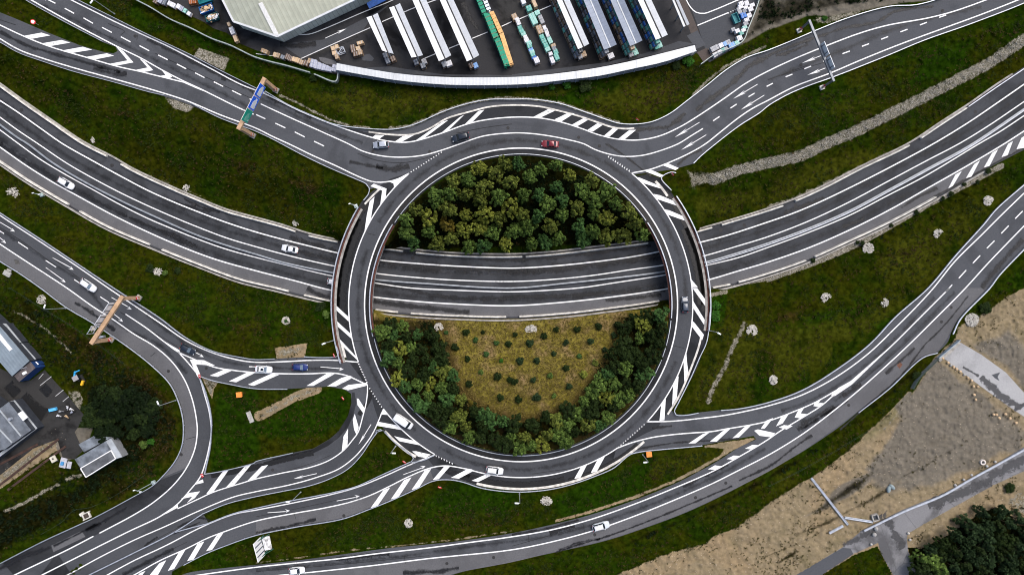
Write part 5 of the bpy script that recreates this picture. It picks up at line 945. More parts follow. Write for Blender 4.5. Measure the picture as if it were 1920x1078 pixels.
#       length width height hood(cowl x) roof0 roof1 deck(x of rear window foot) belt
KIND = {'hatch': (4.15, 1.80, 1.48, .95, .25, -1.45, -1.92, .95), 'suv': (4.65, 1.92, 1.66, 1.10, .45, -1.75, -2.18, 1.08), 'sedan': (4.55, 1.84, 1.46, 1.00, .25, -1.0, -1.62, .95), 'wagon': (4.7, 1.86, 1.50, 1.05, .35, -1.75, -2.22, .96), 'van': (5.5, 2.02, 2.05, 1.95, 1.30, -2.6, -2.72, 1.15)}
def car(label, px, head, kind, m, z=.085, wind=GLASS, sunroof=False, roofm=None, rails=False, scale=1.0, cat='car'):
    Lc, Wc, Hc, xc, xr0, xr1, xd, bl = KIND[kind]; hl, hw = Lc/2, Wc/2
    root = thing('van' if kind == 'van' else 'car', label, 'van' if kind == 'van' else cat, U(*px, z), yaw(*head))
    # body: plan outline rings from sill to belt, hood and deck falling off to the ends
    def outline(k, dz):
        pts = []
        for i in range(28):
            a = 2*math.pi*i/28; ca, sa = math.cos(a), math.sin(a)
            x = hl*k*math.copysign(abs(ca)**.42, ca); y = hw*k*math.copysign(abs(sa)**.36, sa)
            y *= 1-.10*max(0, (abs(x)/hl-.55)/.45)**2
            pts.append((x, y, dz(x)))
        return pts
    top = lambda x: bl-(.22*max(0, (x-xc)/(hl-xc))**1.5 if x > xc else 0)-(.14*max(0, (xd-x)/(hl+xd))**1.3 if x < xd and kind == 'sedan' else .03 if x < xd else 0)
    R = [outline(.955, lambda x: .22), outline(.99, lambda x: .38), outline(1.0, lambda x: .62), outline(.985, lambda x: top(x)-.10), outline(.94, lambda x: top(x)-.02), outline(.84, lambda x: top(x)+.01), outline(.5, lambda x: top(x)+.03)]
    b = MB(); vs = [p for r in R for p in r]; n = 28
    fs = [(i*n+j, i*n+(j+1) % n, (i+1)*n+(j+1) % n, (i+1)*n+j) for i in range(len(R)-1) for j in range(n)]+[tuple((len(R)-1)*n+j for j in range(n)), tuple(range(n))[::-1]]
    b.add(vs, fs); b.build('body', m, root, None, True)
    yb, yr = hw*.90, hw*.70; zb = bl-.06; zr = Hc
    if kind == 'van': yr = hw*.86
    # greenhouse: glass faces, roof panel, pillars
    f0, f1, g0, g1 = (xc, yb*.92, zb), (xr0, yr, zr-.05), (xd+.02, yb*.94, zb), (xr1, yr, zr-.05)
    def quad(name, q, mm):
        b = MB(); c = Vector((0, 0, .9)); 
        b.add(q, [(0, 1, 2, 3)]); nrm = (Vector(q[1])-Vector(q[0])).cross(Vector(q[2])-Vector(q[0]))
        ctr = sum((Vector(p) for p in q), Vector())/4
        if nrm.dot(ctr-Vector((ctr.x*.3, 0, .6))) < 0: b.f = [(3, 2, 1, 0)]
        o = b.build(name, mm, root); md = o.modifiers.new('t', 'SOLIDIFY'); md.thickness = .03; return o
    ins = .08
    quad('windscreen', [(xc, -yb*.92, zb), (xc, yb*.92, zb), (xr0, yr*.95, zr-.04), (xr0, -yr*.95, zr-.04)], wind)
    if kind != 'van': quad('rear_window', [(xd, -yb*.86, zb), (xd, yb*.86, zb), (xr1, yr*.9, zr-.06), (xr1, -yr*.9, zr-.06)], GLASS)
    else: quad('rear_door', [(xd, -yb, zb), (xd, yb, zb), (xr1, yr, zr-.06), (xr1, -yr, zr-.06)], m)
    for s in (-1, 1):
        if kind == 'van':
            quad('side_panel', [(xd, s*yb, zb), (.5, s*yb, zb), (.5, s*yr, zr-.06), (xr1, s*yr, zr-.06)], m)
            quad('side_window', [(.5, s*yb, zb), (xc-.05, s*yb*.95, zb), (xr0, s*yr, zr-.06), (.5, s*yr, zr-.06)], GLASS)
        else:
            quad('side_window', [(xd+.05, s*yb, zb), (xc-.05, s*yb, zb), (xr0-.02, s*yr, zr-.05), (xr1+.02, s*yr, zr-.05)], GLASS)
            b = MB(); xm = (xr0+xr1)/2; b.bar((xm+.1, s*(yb+.005), zb), (xm, s*(yr+.01), zr-.04), .10, .05); b.bar((xc-.02, s*yb*.94, zb), (xr0, s*yr*.98, zr-.03), .09, .07); b.bar((xd+.04, s*yb*.93, zb), (xr1, s*yr*.96, zr-.03), .16, .08); b.build('pillar', m, root)
    b = MB(); rp = []
    for i in range(24):
        a = 2*math.pi*i/24; ca, sa = math.cos(a), math.sin(a); rp.append(((xr0+xr1)/2+(xr0-xr1)/2*1.03*math.copysign(abs(ca)**.25, ca), yr*1.02*math.copysign(abs(sa)**.3, sa)))
    b.add([(x, y, zr-.07) for x, y in rp]+[(x*1+0, y, zr-.02) for x, y in rp]+[((xr0+xr1)/2+(x-(xr0+xr1)/2)*.9, y*.88, zr+.02) for x, y in rp], [(i, (i+1) % 24, 24+(i+1) % 24, 24+i) for i in range(24)]+[(24+i, 24+(i+1) % 24, 48+(i+1) % 24, 48+i) for i in range(24)]+[tuple(range(48, 72))])
    ro = b.build('roof', roofm or m, root, None, True)
    if sunroof: b = MB(); b.box(((xr0+xr1)/2+.2, 0, zr+.025), ((xr0-xr1)*.55, yr*1.1, .03)); b.build('sunroof', GLASS, ro)
    if rails:
        for s in (-1, 1): b = MB(); b.bar((xr0-.25, s*yr*.86, zr+.06), (xr1+.2, s*yr*.86, zr+.06), .05, .05); b.build('roof_rail', TRIM, ro)
    for sx in (hl*.62, -hl*.60):
        for s in (-1, 1):
            b = MB(); b.tube((sx, s*(hw-.24), .32), (sx, s*(hw-.02), .32), .32, .32, 16); wo = b.build('wheel', TYRE, root)
            b = MB(); b.tube((sx, s*(hw-.03), .32), (sx, s*(hw-.005), .32), .2, .2, 12); b.build('rim', RIM, wo)
    for s in (-1, 1):
        b = MB(); b.box((hl*.925, s*hw*.66, top(hl*.9)-.06), (.22, .30, .12), -s*.35); bez(b.build('headlight', HL, root), .03)
        b = MB(); b.box((-hl*.955, s*hw*.70, top(-hl)-.10), (.12, .26, .18), s*.2); bez(b.build('taillight', TL, root), .03)
        b = MB(); b.box((xc-.22, s*(hw+.08), bl+.02), (.16, .2, .13)); bez(b.build('mirror', m if kind != 'van' else TRIM, root), .03)
    return root
PW = paint('paint_white', (.78, .79, .8)); PS = paint('paint_silver', (.30, .33, .38)); PK = paint('paint_black_blue', (.010, .016, .026)); PR = paint('paint_red', (.17, .008, .014)); PB = paint('paint_blue', (.006, .022, .13)); PG = paint('paint_slate', (.045, .06, .085)); PP = paint('paint_pearl', (.62, .66, .70))
ROOFS = paint('paint_silver_roof', (.48, .51, .56))
car('silver hatchback on the northern bypass, left of the black SUV', (715, 272.8), (-1, .06), 'hatch', PS, roofm=ROOFS)
car('black SUV on the northern bypass between silver and red cars', (864, 258.8), (-.97, .24), 'suv', PK, rails=True)
car('dark red car on the top of the roundabout', (1031, 271.5), (-1, -.05), 'sedan', PR)
car('white estate car heading right on the motorway at far left', (127, 344.5), (.85, .5), 'wagon', PW, zm(127)+.04)
car('white saloon on the motorway left of the roundabout', (545, 467), (-.98, -.2), 'sedan', PW, zm(545)+.04)
car('white car half hidden under the left bridge', (629, 529), (.98, .14), 'hatch', PW, zm(629)+.04)
car('white car behind the left tan gantry', (168.5, 535), (.82, .56), 'wagon', PW, wind=PALEGLASS)
car('black car passing the hatched gore on the left road', (354.5, 654), (.9, .44), 'hatch', PK, wind=PALEGLASS)
car('white car with black sunroof approaching the roundabout', (496, 691.5), (1, .08), 'sedan', PW, sunroof=True, wind=PALEGLASS)
car('dark blue car with pale windscreen near the left yield line', (564, 687.5), (1, .02), 'hatch', PB, wind=PALEGLASS)
car('long white van at the lower left of the roundabout', (757.5, 788.5), (.82, .55), 'van', PW)
car('white SUV at the bottom of the roundabout', (927.5, 880), (1, .13), 'suv', PW, rails=True)
car('slate blue car heading up on the right bridge', (1283, 571), (-.03, -1), 'hatch', PG, roofm=PG)
car('pearl white car on the lower right road with grey window line', (1126, 984), (.96, -.27), 'suv', PP, roofm=PW, rails=True)
car('white car on the bottom road next to the billboard', (558, 1067), (1, -.08), 'hatch', PW)
# ------------------------------------------------------------------ depot: warehouse, canopies, racks
RA = math.atan2(.397, .918)      # the yard's rows run this much off north-south
ROOFC = corrugated('roof_cream', (.375, .39, .31), RA+math.radians(2), 1.35, .08, .55, .8); WALLC = corrugated('wall_cladding', (.58, .61, .53), RA, 1.2, .1); TRIMC = plain('roof_trim', (.55, .57, .58), .1, .5)
ROOFW = corrugated('roof_white', (.58, .60, .615), RA+math.pi/2, 1.1, .07, .5, .9); ROOFB = corrugated('roof_blue_grey', (.20, .235, .30), RA+math.pi/2, 1.1, .1, .5, .8); GUT = plain('gutter_dark', (.035, .035, .035), .4, 1.5)
A = U(521, 77); wh = thing('warehouse', 'large cream roofed warehouse at the top of the depot', 'warehouse', A); LW = lambda q, z: (U(q[0], q[1], z)[0]-A[0], U(q[0], q[1], z)[1]-A[1], z)
P = {'a': (398, -38), 'b': (438, 41), 'c': (518, 69), 'd': (745, -38), 'h1': (488, 6), 'h2': (468, -38), 'e': (524, 78), 'f': (770, -38)}
E8 = 5.2
b = MB(); b.add([LW(P['a'], E8), LW(P['b'], E8), LW((520, 68), E8), LW(P['h1'], 6.8), LW((456, -38), 6.8)], [(0, 1, 2, 3, 4)]); b.build('roof_slope', ROOFC, wh)
b = MB(); b.add([LW((520, 68), E8), LW(P['d'], E8), LW((560, -38), 6.8), LW(P['h1'], 6.8)], [(0, 1, 2, 3)]); b.build('roof_slope', ROOFC, wh)
b = MB(); b.add([LW((456, -38), 6.8), LW(P['h1'], 6.8), LW((560, -38), 6.8)], [(0, 1, 2)]); b.build('roof_slope', ROOFC, wh)
b = MB(); b.bar(LW(P['h1'], 6.9), LW((519, 67), 5.3), 1.1, .08); b.build('hip_light', plain('ridge_light', (.62, .62, .6), .1), wh)
b = MB(); b.bar(LW(P['a'], 5.2), LW(P['b'], 5.2), .5, .35); b.bar(LW(P['b'], 5.2), LW((520, 69), 5.2), .5, .35); b.bar(LW((520, 69), 5.2), LW(P['d'], 5.2), .5, .35); b.build('gutter', TRIMC, wh)
for nm, q, mm in (('wall', [(400, -38), (441, 40), (520, 66), (742, -38)], WALLC),):
    b = MB(); pts = [LW(p, 0) for p in [(p[0]+(960-p[0])*.0, p[1]) for p in q]]; top = [LW(p, E8-.1) for p in q]
    base = [(x, y, 0) for x, y, z in top]
    for i in range(3): b.add([base[i], base[i+1], top[i+1], top[i]], [(0, 1, 2, 3)])
    b.build(nm, mm, wh)
BLUE = plain('dock_blue', (.015, .06, .22), .2, 1.5)
b = MB(); b.bar(LW((690, 12), 3.2), LW((722, -4), 3.2), 1.6, .3); b.build('dock_canopy', BLUE, wh)
def canopy(label, tile, TL, TR, BR, BL, roof, h=5.2, back=False):
    q = [U(*t1(tile, *p), h) for p in (TL, TR, BR, BL)]; A = Vector((q[3][0], q[3][1], 0)); root = thing('storage_canopy', label, 'canopy', A, 0, 'open storage canopies in the depot')
    q = [Vector(p)-A for p in q]; mt, mb_ = (q[0]+q[1])/2, (q[2]+q[3])/2; dz = Vector((0, 0, .3))
    for a, c2, c3, e in ((q[0], mt, mb_, q[3]), (mt, q[1], q[2], mb_)):
        lo = (a, c2-dz, c3-dz, e) if a is q[0] else (a-dz, c2, c3, e-dz); b = MB(); b.add(lo, [(3, 2, 1, 0)]); o = b.build('roof_panel', roof, root); md = o.modifiers.new('t', 'SOLIDIFY'); md.thickness = .12
    b = MB(); b.bar(mt-dz*.9, mb_-dz*.9, .3, .2); b.build('gutter', GUT if roof is ROOFW else TRIMC, root)
    n = max(3, int((mt-mb_).length/6))
    for i in range(n+1):
        p = mb_.lerp(mt, (i+.15)/(n+.3)); b = MB(); b.bar((p.x, p.y, 0), (p.x, p.y, h-.4), .28, .28); b.build('post', DSTEEL, root)
    return A, q
C1 = canopy('short white canopy, leftmost of the depot canopies', 'A2', (828,133), (910,100), (1030,405), (945,380), ROOFW); C2 = canopy('white canopy with dirty gutter, second from the left', 'A2', (998,60), (1078,27), (1250,415), (1165,433), ROOFW)
C3 = canopy('white canopy, third from the left, next to the wide dark bay', 'A2', (1130,-95), (1232,-95), (1462,416), (1370,460), ROOFW); C4 = canopy('white canopy just left of the green pipe stack', 'A2', (1335,-95), (1435,-95), (1672,415), (1580,462), ROOFW)
C5 = canopy('white canopy right of the teal pallet rows', 'A3', (294,-95), (389,-95), (578,330), (495,370), ROOFW); C6 = canopy('blue grey canopy, left one of two', 'A3', (496,-95), (600,-95), (785,335), (690,375), ROOFB)
C7 = canopy('blue grey canopy, right one of two', 'A3', (696,-95), (798,-95), (977,305), (885,347), ROOFB); C8 = canopy('white canopy right of the blue grey ones', 'A3', (900,-95), (998,-95), (1167,262), (1078,300), ROOFW)
C9 = canopy('narrow white canopy beside the brown gravel bed, farthest right', 'A3', (1160,-95), (1205,-95), (1330,183), (1285,203), ROOFW)
# long curved canopy over racks
top_ = cr(t('A2', (605,475), (820,515), (1080,555), (1320,575), (1580,582))+t('A3', (0,579), (160,570), (400,545), (640,510), (890,460), (1130,400), (1370,340)), 10); bot_ = cr(t('A2', (598,525), (820,565), (1070,605), (1330,630), (1580,640))+t('A3', (0,636), (160,628), (400,600), (650,570), (890,520), (1140,465), (1380,385)), 10)
k = 30; rs = lambda L: [tuple(np.array(L[int(i*(len(L)-1)/k)])) for i in range(k+1)]
top_, bot_ = rs(top_), rs(bot_); A = Vector(U(*bot_[0])); root = thing('curved_rack_canopy', 'long curved white canopy over storage racks along the depot edge', 'canopy', A); LL = lambda p, z: tuple(Vector(U(*p, z))-A)
ROOFCV = corrugated('roof_white_curved', (.66, .675, .67), math.radians(0), .9, .08, .5, .88)
b = MB(); b.strip([LL(p, 3.7) for p in top_], [LL(p, 3.4) for p in bot_]); o = b.build('roof', ROOFCV, root); o.modifiers.new('t', 'SOLIDIFY').thickness = .15
b = MB()
for i in range(5, k, 5): b.bar(Vector(LL(top_[i], 3.74)), Vector(LL(bot_[i], 3.44)), .22, .05)
b.build('roof_seam', TRIMC, root)
south = [LL(p, 3.4) for p in bot_]
for zz in (.15, 1.2, 2.25):
    b = MB(); b.sweep([(p[0], p[1]+.9, zz) for p in south], [(-.8, 0), (.8, 0), (.8, .12), (-.8, .12)]); b.build('shelf', DSTEEL, root)
b = MB(); b.sweep([(p[0], p[1]+1.9, 0) for p in south], [(-.05, 0), (.05, 0), (.05, 3.3), (-.05, 3.3)]); b.build('back_wall', plain('rack_back', (.035, .042, .055), .5, 1.6), root)
for i in range(k+1):
    p = south[i]; b = MB(); b.bar((p[0], p[1]+.12, 0), (p[0], p[1]+.12, 3.3), .24, .2); b.build('upright', metal('rack_steel', (.45, .49, .55)), root)
# ------------------------------------------------------------------ stacked goods
GCOL = {'teal': (.10, .36, .30), 'pale teal': (.27, .55, .48), 'white': (.66, .66, .68), 'grey': (.30, .31, .33), 'blue': (.03, .16, .50), 'light blue': (.16, .33, .62), 'wooden': (.36, .25, .15), 'tan': (.55, .39, .23), 'brown': (.15, .10, .07), 'dark': (.045, .05, .055), 'slate': (.14, .16, .19), 'lilac': (.36, .38, .46), 'orange brown': (.30, .09, .025), 'aqua': (.04, .33, .40)}
GM = {k_: plain('goods_'+k_.replace(' ', '_'), c, .2, 2.2, .45) for k_, c in GCOL.items()}; PALW = plain('pallet_wood', (.26, .18, .11), .3, 2)
rg = random.Random(11); GOODS = {}
def goods_mesh(colour, v):
    if (colour, v) in GOODS: return GOODS[(colour, v)]
    r = random.Random(hash((len(colour), ord(colour[0]), v)) & 0xffff); b = MB()
    for y in (-.42, 0, .42): b.box((0, y, .06), (1.0, .12, .12), 0, 1)
    b.box((0, 0, .14), (1.0, 1.0, .04), 0, 1)
    nx, ny = r.choice([(1, 1), (1, 2), (2, 1), (2, 2)]); w_ = .94
    for i in range(nx):
        for j in range(ny):
            b.box(((i+.5)/nx*w_-w_/2, (j+.5)/ny*w_-w_/2, .16+.42*r.uniform(.92, 1.0)), (w_/nx-.02, w_/ny-.02, .84*r.uniform(.94, 1.0)), r.uniform(-.02, .02), 0, .97)
    for c in (-.2, .25): b.box((c, 0, .97), (.05, .96, .03), 0, 2)
    me = b.build('goods_pallet', [GM[colour], PALW, plain('strap', (.5, .5, .5), .1)]).data; o_ = bpy.data.objects[-1] if False else None
    GOODS[(colour, v)] = me; 
    for o in list(me_users(me)): bpy.data.objects.remove(o)
    me.use_fake_user = True
    return me
def me_users(me): return [o for o in COL.objects if o.data == me]
def goods(colour, x, y, w, d, h, label, group, rz=RA, z0=0.0, at_top=True, cat='pallet', name='goods_pallet'):
    """x,y: plan px of the top face as seen; w,d,h in metres"""
    me = goods_mesh(colour, rg.randrange(3)); o = bpy.data.objects.new(name, me); COL.objects.link(o)
    p = U(x, y, z0+h) if at_top else U(x, y, 0); o.location = (p[0], p[1], z0); o.rotation_euler = (0, 0, rz+rg.uniform(-.03, .03)); o.scale = (w, d, h); return tag(o, label, cat, group)
# teal and white rows in the open bays
RowA = [('wooden', 20, 125, 1.3, 1.5), ('white', 45, 160, 1.0, 1.9), ('teal', 60, 207, 1.1, .9), ('teal', 72, 232, 1.2, .9), ('pale teal', 85, 252, 1.2, .9), ('white', 102, 280, 1.0, 1.1), ('white', 110, 300, 1.2, .9), ('pale teal', 128, 322, 1.3, .9), ('teal', 132, 345, 1.2, .9), ('light blue', 142, 372, 1.2, .7), ('pale teal', 152, 390, 1.2, .9), ('teal', 157, 410, 1.1, .8), ('blue', 165, 428, 1.2, .6), ('white', 185, 450, 1.3, 1.5)]
for i, (c, x, y, w, d) in enumerate(RowA): goods(c, *t1('A3', x, y), w*1.1, d*1.15, 1.5+.4*rg.random(), 'wrapped %s pallet in the single goods row beside the tan planks' % c, 'pallets in the single row beside the planks')
RowB = [('pale teal', 160, 140, 1.5, 3.1), ('pale teal', 190, 95, 1.3, 1.2), ('grey', 220, 145, 1.1, 2.2), ('wooden', 208, 220, 1.5, 2.2), ('white', 245, 208, .9, 1.2), ('white', 258, 235, 1.0, 1.4), ('white', 268, 262, .9, 1.0), ('pale teal', 285, 302, 1.1, 1.7), ('teal', 225, 275, 1.2, 1.1), ('teal', 238, 303, 1.3, 1.3), ('teal', 255, 338, 1.2, 1.2), ('pale teal', 268, 368, 1.3, 1.1), ('wooden', 310, 340, 1.3, .8), ('slate', 315, 362, 1.1, 1.0), ('white', 290, 402, 1.0, .9), ('teal', 328, 388, 1.2, 1.3), ('teal', 335, 425, 1.2, 1.7), ('white', 303, 450, 1.0, 1.7)]
for c, x, y, w, d in RowB: goods(c, *t1('A3', x, y), w*1.05, d*1.1, 1.6+.5*rg.random(), 'wrapped %s pallet in the double goods row left of the white canopy' % c, 'pallets in the double row left of the canopy')
for c, x, y, w, d in [('white', 85, 10, 1.2, 1.6), ('teal', 128, 62, 1.5, 1.6), ('tan', 168, 22, 1.0, 2.4)]: goods(c, *t1('A3', x, y), w, d, 1.8, '%s goods pallet at the top edge above the double row' % c, 'pallets at the top of the double row')
# goods under the canopies with an open left side
CN = {'C5': 'white canopy right of the teal rows', 'C6': 'left blue grey canopy', 'C7': 'right blue grey canopy', 'C8': 'white canopy beyond the blue grey ones'}
MIX = {'C5': ['brown', 'brown', 'slate', 'teal', 'dark'], 'C6': ['dark', 'teal', 'slate', 'blue', 'brown', 'teal'], 'C7': ['blue', 'slate', 'teal', 'teal', 'wooden', 'dark'], 'C8': ['slate', 'teal', 'blue', 'teal', 'dark']}
for nm, C_ in (('C5', C5), ('C6', C6), ('C7', C7), ('C8', C8)):
    A, q = C_; p0, p1 = A+q[3], A+q[0]; d = (p1-p0); d.z = 0; L = d.length; d.normalize(); out = Vector((-d.y, d.x, 0)); out = out if out.x < 0 else -out
    i = -.8
    while i < min(L, 17.5):
        for lev in range(3):
            c = rg.choice(MIX[nm]); p = p0+d*(i+.7)+out*(.15-.45*lev); me = goods_mesh(c, rg.randrange(3)); o = bpy.data.objects.new('goods_pallet', me); COL.objects.link(o); o.location = (p.x, p.y, lev*1.42); o.rotation_euler = (0, 0, RA+rg.uniform(-.05, .05)); o.scale = (1.25, 1.3, 1.25+.15*rg.random())
            tag(o, '%s goods under the %s' % (c, CN[nm]), 'pallet', 'goods under the '+CN[nm])
        i += 1.46
for tile, c, x, y, lb in [('A2', 'slate', 968, 415, 'leftmost white canopy'), ('A2', 'slate', 985, 455, 'leftmost white canopy'), ('A2', 'brown', 1025, 440, 'leftmost white canopy'), ('A2', 'slate', 1198, 465, 'second white canopy'), ('A2', 'slate', 1250, 490, 'second white canopy'), ('A2', 'grey', 1260, 460, 'second white canopy'), ('A2', 'grey', 1410, 480, 'third white canopy'), ('A2', 'white', 1445, 475, 'third white canopy'), ('A2', 'brown', 1612, 490, 'white canopy beside the green stack'), ('A2', 'light blue', 1645, 490, 'white canopy beside the green stack'),
    ('A3', 'grey', 510, 420, 'white canopy right of the teal rows'), ('A3', 'wooden', 540, 405, 'white canopy right of the teal rows'), ('A3', 'white', 742, 418, 'left blue grey canopy'), ('A3', 'pale teal', 928, 392, 'right blue grey canopy'), ('A3', 'grey', 892, 405, 'right blue grey canopy'), ('A3', 'teal', 1085, 348, 'right hand white canopy'), ('A3', 'pale teal', 1108, 338, 'right hand white canopy'), ('A3', 'teal', 912, 368, 'right blue grey canopy')]:
    goods(c, *t1(tile, x, y), 1.3 if c != 'white' else 1.7, 1.5, 1.3, '%s pallet standing at the lower end of the %s' % (c, lb), 'pallets at the canopy ends')
# green pipe stack and tan planks
def longstack(label, cat, name, tile, p0, p1, w, h, m, layers, mstrap, gaps=()):
    a, c = Vector(U(*t1(tile, *p0), h)), Vector(U(*t1(tile, *p1), h)); A = Vector((a.x, a.y, 0)); root = thing(name, label, cat, A); a -= A; c -= A; d = (c-a); d.z = 0; L = d.length; d.normalize(); s = Vector((-d.y, d.x, 0))
    b = MB(); n = max(2, int(w/.28)); rr_ = w/n/2; zc = rr_
    j = 0
    while zc+rr_ < h+.05:
        for i in range(n):
            if j and (i == 0 or i == n-1) and rg.random() < .1: continue
            o_ = s*(-w/2+rr_+i*2*rr_); q0 = a+o_; q1 = a+d*L+o_; jit = rg.uniform(-.25, .25)
            b.bar(Vector((q0.x, q0.y, zc))+d*jit, Vector((q1.x, q1.y, zc))+d*(jit+rg.uniform(-.1, .1)), rr_*1.9, rr_*1.9)
        zc += rr_*2; j += 1
    b.build('bundle', m, root)
    for f in np.arange(.12, 1, .17):
        p = a+d*L*f; b = MB(); b.box((p.x, p.y, h/2+.02), (w+.06, .10, h+.06), math.atan2(d.y, d.x)+math.pi/2); b.build('strap', mstrap, root)
GRN = plain('green_profile', (.0, .26, .145), .12, 2, .4); PLK = plain('tan_timber', (.72, .43, .18), .18, 2, .7)
longstack('upper bundle of green pipes stacked beside the planks', 'pipe stack', 'pipe_stack', 'A2', (1728,105), (1800,285), 1.5, 3.0, GRN, 6, PALW); longstack('lower bundle of green pipes, nearest the curved canopy', 'pipe stack', 'pipe_stack', 'A2', (1805,290), (1880,485), 1.4, 2.8, GRN, 6, PALW); longstack('topmost bundle of green pipes cut by the photo edge', 'pipe stack', 'pipe_stack', 'A2', (1645,-60), (1712,100), 1.2, 2.2, GRN, 5, DARKM)
longstack('upper stack of tan planks beside the green pipes', 'plank stack', 'plank_stack', 'A2', (1765,90), (1838,250), 1.15, 1.8, PLK, 3, PLK); longstack('lower stack of tan planks, right of the green pipes', 'plank stack', 'plank_stack', 'A2', (1838,250), (1912,480), 1.15, 1.7, PLK, 3, PLK); longstack('silver metal profiles stacked above the tan planks', 'metal profiles', 'profile_stack', 'A2', (1690,-60), (1748,80), 1.1, 2.0, metal('silver_profile', (.6, .64, .7)), 3, DARKM)
# crates along the fence and in the yard
for c, x, y, w, d, lb in [('wooden', 62, 383, 2.0, 1.1, 'leftmost wooden crate of the row along the depot fence'), ('tan', 140, 410, 1.0, 1.3, 'bright tan crate, second of the fence row'), ('wooden', 163, 415, 1.0, 1.3, 'wooden crate beside the small grey bin'), ('slate', 198, 428, 1.2, 1.1, 'slate grey bin in the crate row'), ('brown', 233, 425, 1.2, 1.5, 'dark brown crate stack in the middle of the fence row'), ('brown', 256, 438, 1.0, 1.4, 'brown crate next to two tan crates'), ('tan', 282, 443, 1.1, 1.3, 'left one of two tan crates in the fence row'), ('tan', 310, 452, 1.1, 1.4, 'right one of two tan crates in the fence row'), ('wooden', 338, 466, 1.1, 1.3, 'small wooden crate right of the tan crates'), ('brown', 372, 472, 1.6, 1.4, 'brown crate stack against the lilac bales'), ('wooden', 398, 455, .9, 1.3, 'wooden crate standing upright above the lilac bales')]:
    goods(c, *t1('A2', x, y), w, d, 1.3, lb, 'crates along the depot fence', math.radians(-22), cat='crate', name='crate')
for i, (x, y, w, d) in enumerate([(428, 475, 1.7, 2.3), (458, 490, 1.5, 2.0), (490, 500, 1.4, 1.8), (520, 508, 1.3, 1.6), (550, 518, 1.2, 1.3), (585, 510, 1.3, 1.9)]): goods('lilac', *t1('A2', x, y), w, d, 1.4, ['largest lilac wrapped bale, left end of the row', 'lilac wrapped bale, second in the row', 'lilac wrapped bale in the middle of the row, left', 'lilac wrapped bale in the middle of the row, right', 'smallest lilac wrapped bale of the row', 'lilac wrapped bale against the curved canopy'][i], 'lilac bales beside the curved canopy', math.radians(-14), cat='bale', name='wrapped_bale')
for c, x, y, w, d, lb in [('tan', 575, 362, 1.1, 1.2, 'tan crate, left of the small group by the road'), ('tan', 603, 350, 1.0, 1.2, 'tan crate, right of the small group by the road'), ('tan', 585, 397, 1.2, 1.1, 'tan crate below the first pair by the road'), ('wooden', 603, 425, 1.0, 1.3, 'wooden crate at the bottom of the small group'), ('brown', 722, 350, 1.3, 1.1, 'brown crate at the back of the larger group'), ('brown', 728, 377, 1.3, 1.1, 'brown crate on the left of the larger group'), ('brown', 745, 405, 1.4, 1.2, 'brown crate at the front of the larger group'), ('tan', 763, 362, 1.2, 1.1, 'bright tan crate on top of the larger group'), ('wooden', 778, 390, 1.2, 1.5, 'wooden crate right of the larger group'), ('tan', 778, 320, 1.8, .9, 'tan crate beyond the larger group')]:
    goods(c, *t1('A2', x, y), w, d, 1.5, lb, 'crates in the depot yard', RA*.6, cat='crate', name='crate')
A = U(*t1('A2', 640, 392)); fr = thing('steel_frame_rack', 'grey open steel frame beside the tan crates', 'steel frame', A, .35)
for x, y in ((-1, -.7), (1, -.7), (1, .7), (-1, .7)): b = MB(); b.bar((x, y, 0), (x, y, 1.3), .16, .16); b.build('post', STEEL, fr)
for zz in (.3, 1.25):
    for q in (((-1, -.7), (1, -.7)), ((1, -.7), (1, .7)), ((1, .7), (-1, .7)), ((-1, .7), (-1, -.7)), ((-1, -.7), (1, .7))): b = MB(); b.bar((*q[0], zz), (*q[1], zz), .14, .14); b.build('rail', STEEL, fr)
# goods in the right corner of the yard: (colour, x, y in zoom px /8.294)
for c, x, y, w, d in [('white', 915, 55, 1.3, 1.1), ('white', 905, 105, 1.2, 1.0), ('grey', 885, 165, 1.1, 1.6), ('white', 1000, 50, 1.1, 1.3), ('white', 985, 115, 1.2, .9), ('slate', 965, 170, 1.1, .9), ('white', 1085, 80, 1.3, .9), ('white', 1060, 140, 1.3, 1.2), ('blue', 950, 235, 1.5, 1.4), ('white', 1040, 240, 1.2, 1.2), ('white', 1000, 310, 1.3, 1.0), ('grey', 985, 365, 1.3, 1.0), ('pale teal', 970, 425, 1.2, .9), ('white', 950, 470, 1.2, .9), ('teal', 920, 515, 1.1, .9), ('white', 890, 590, 1.4, 1.3), ('white', 855, 480, 1.2, 1.0), ('grey', 790, 460, 1.0, .9)]:
    goods(c, 1280+x/8.294, y/8.294, w*1.05, d*1.1, 1.5, 'wrapped %s goods pallet stacked against the right hand yard fence' % c, 'pallets against the right yard fence', RA*.9)
for c, x, y, w, d in [('grey', 500, 750, 2.3, 1.3), ('white', 600, 705, 1.2, 1.2), ('light blue', 665, 680, 1.1, 1.2), ('grey', 715, 655, 1.1, 1.2), ('light blue', 770, 705, 1.7, 1.4), ('pale teal', 850, 668, 1.2, 1.2), ('white', 510, 850, 1.2, 1.1), ('white', 580, 808, 1.2, 1.0), ('teal', 640, 775, 1.1, 1.0), ('grey', 680, 760, .9, .9)]:
    goods(c, 1280+x/8.294, y/8.294, w*1.05, d*1.1, 1.4, 'wrapped %s pallet in the lower right corner of the yard' % c, 'pallets in the lower right yard corner', RA*1.15)
for x, y, c in [(1368, 12, 'x')]: pass
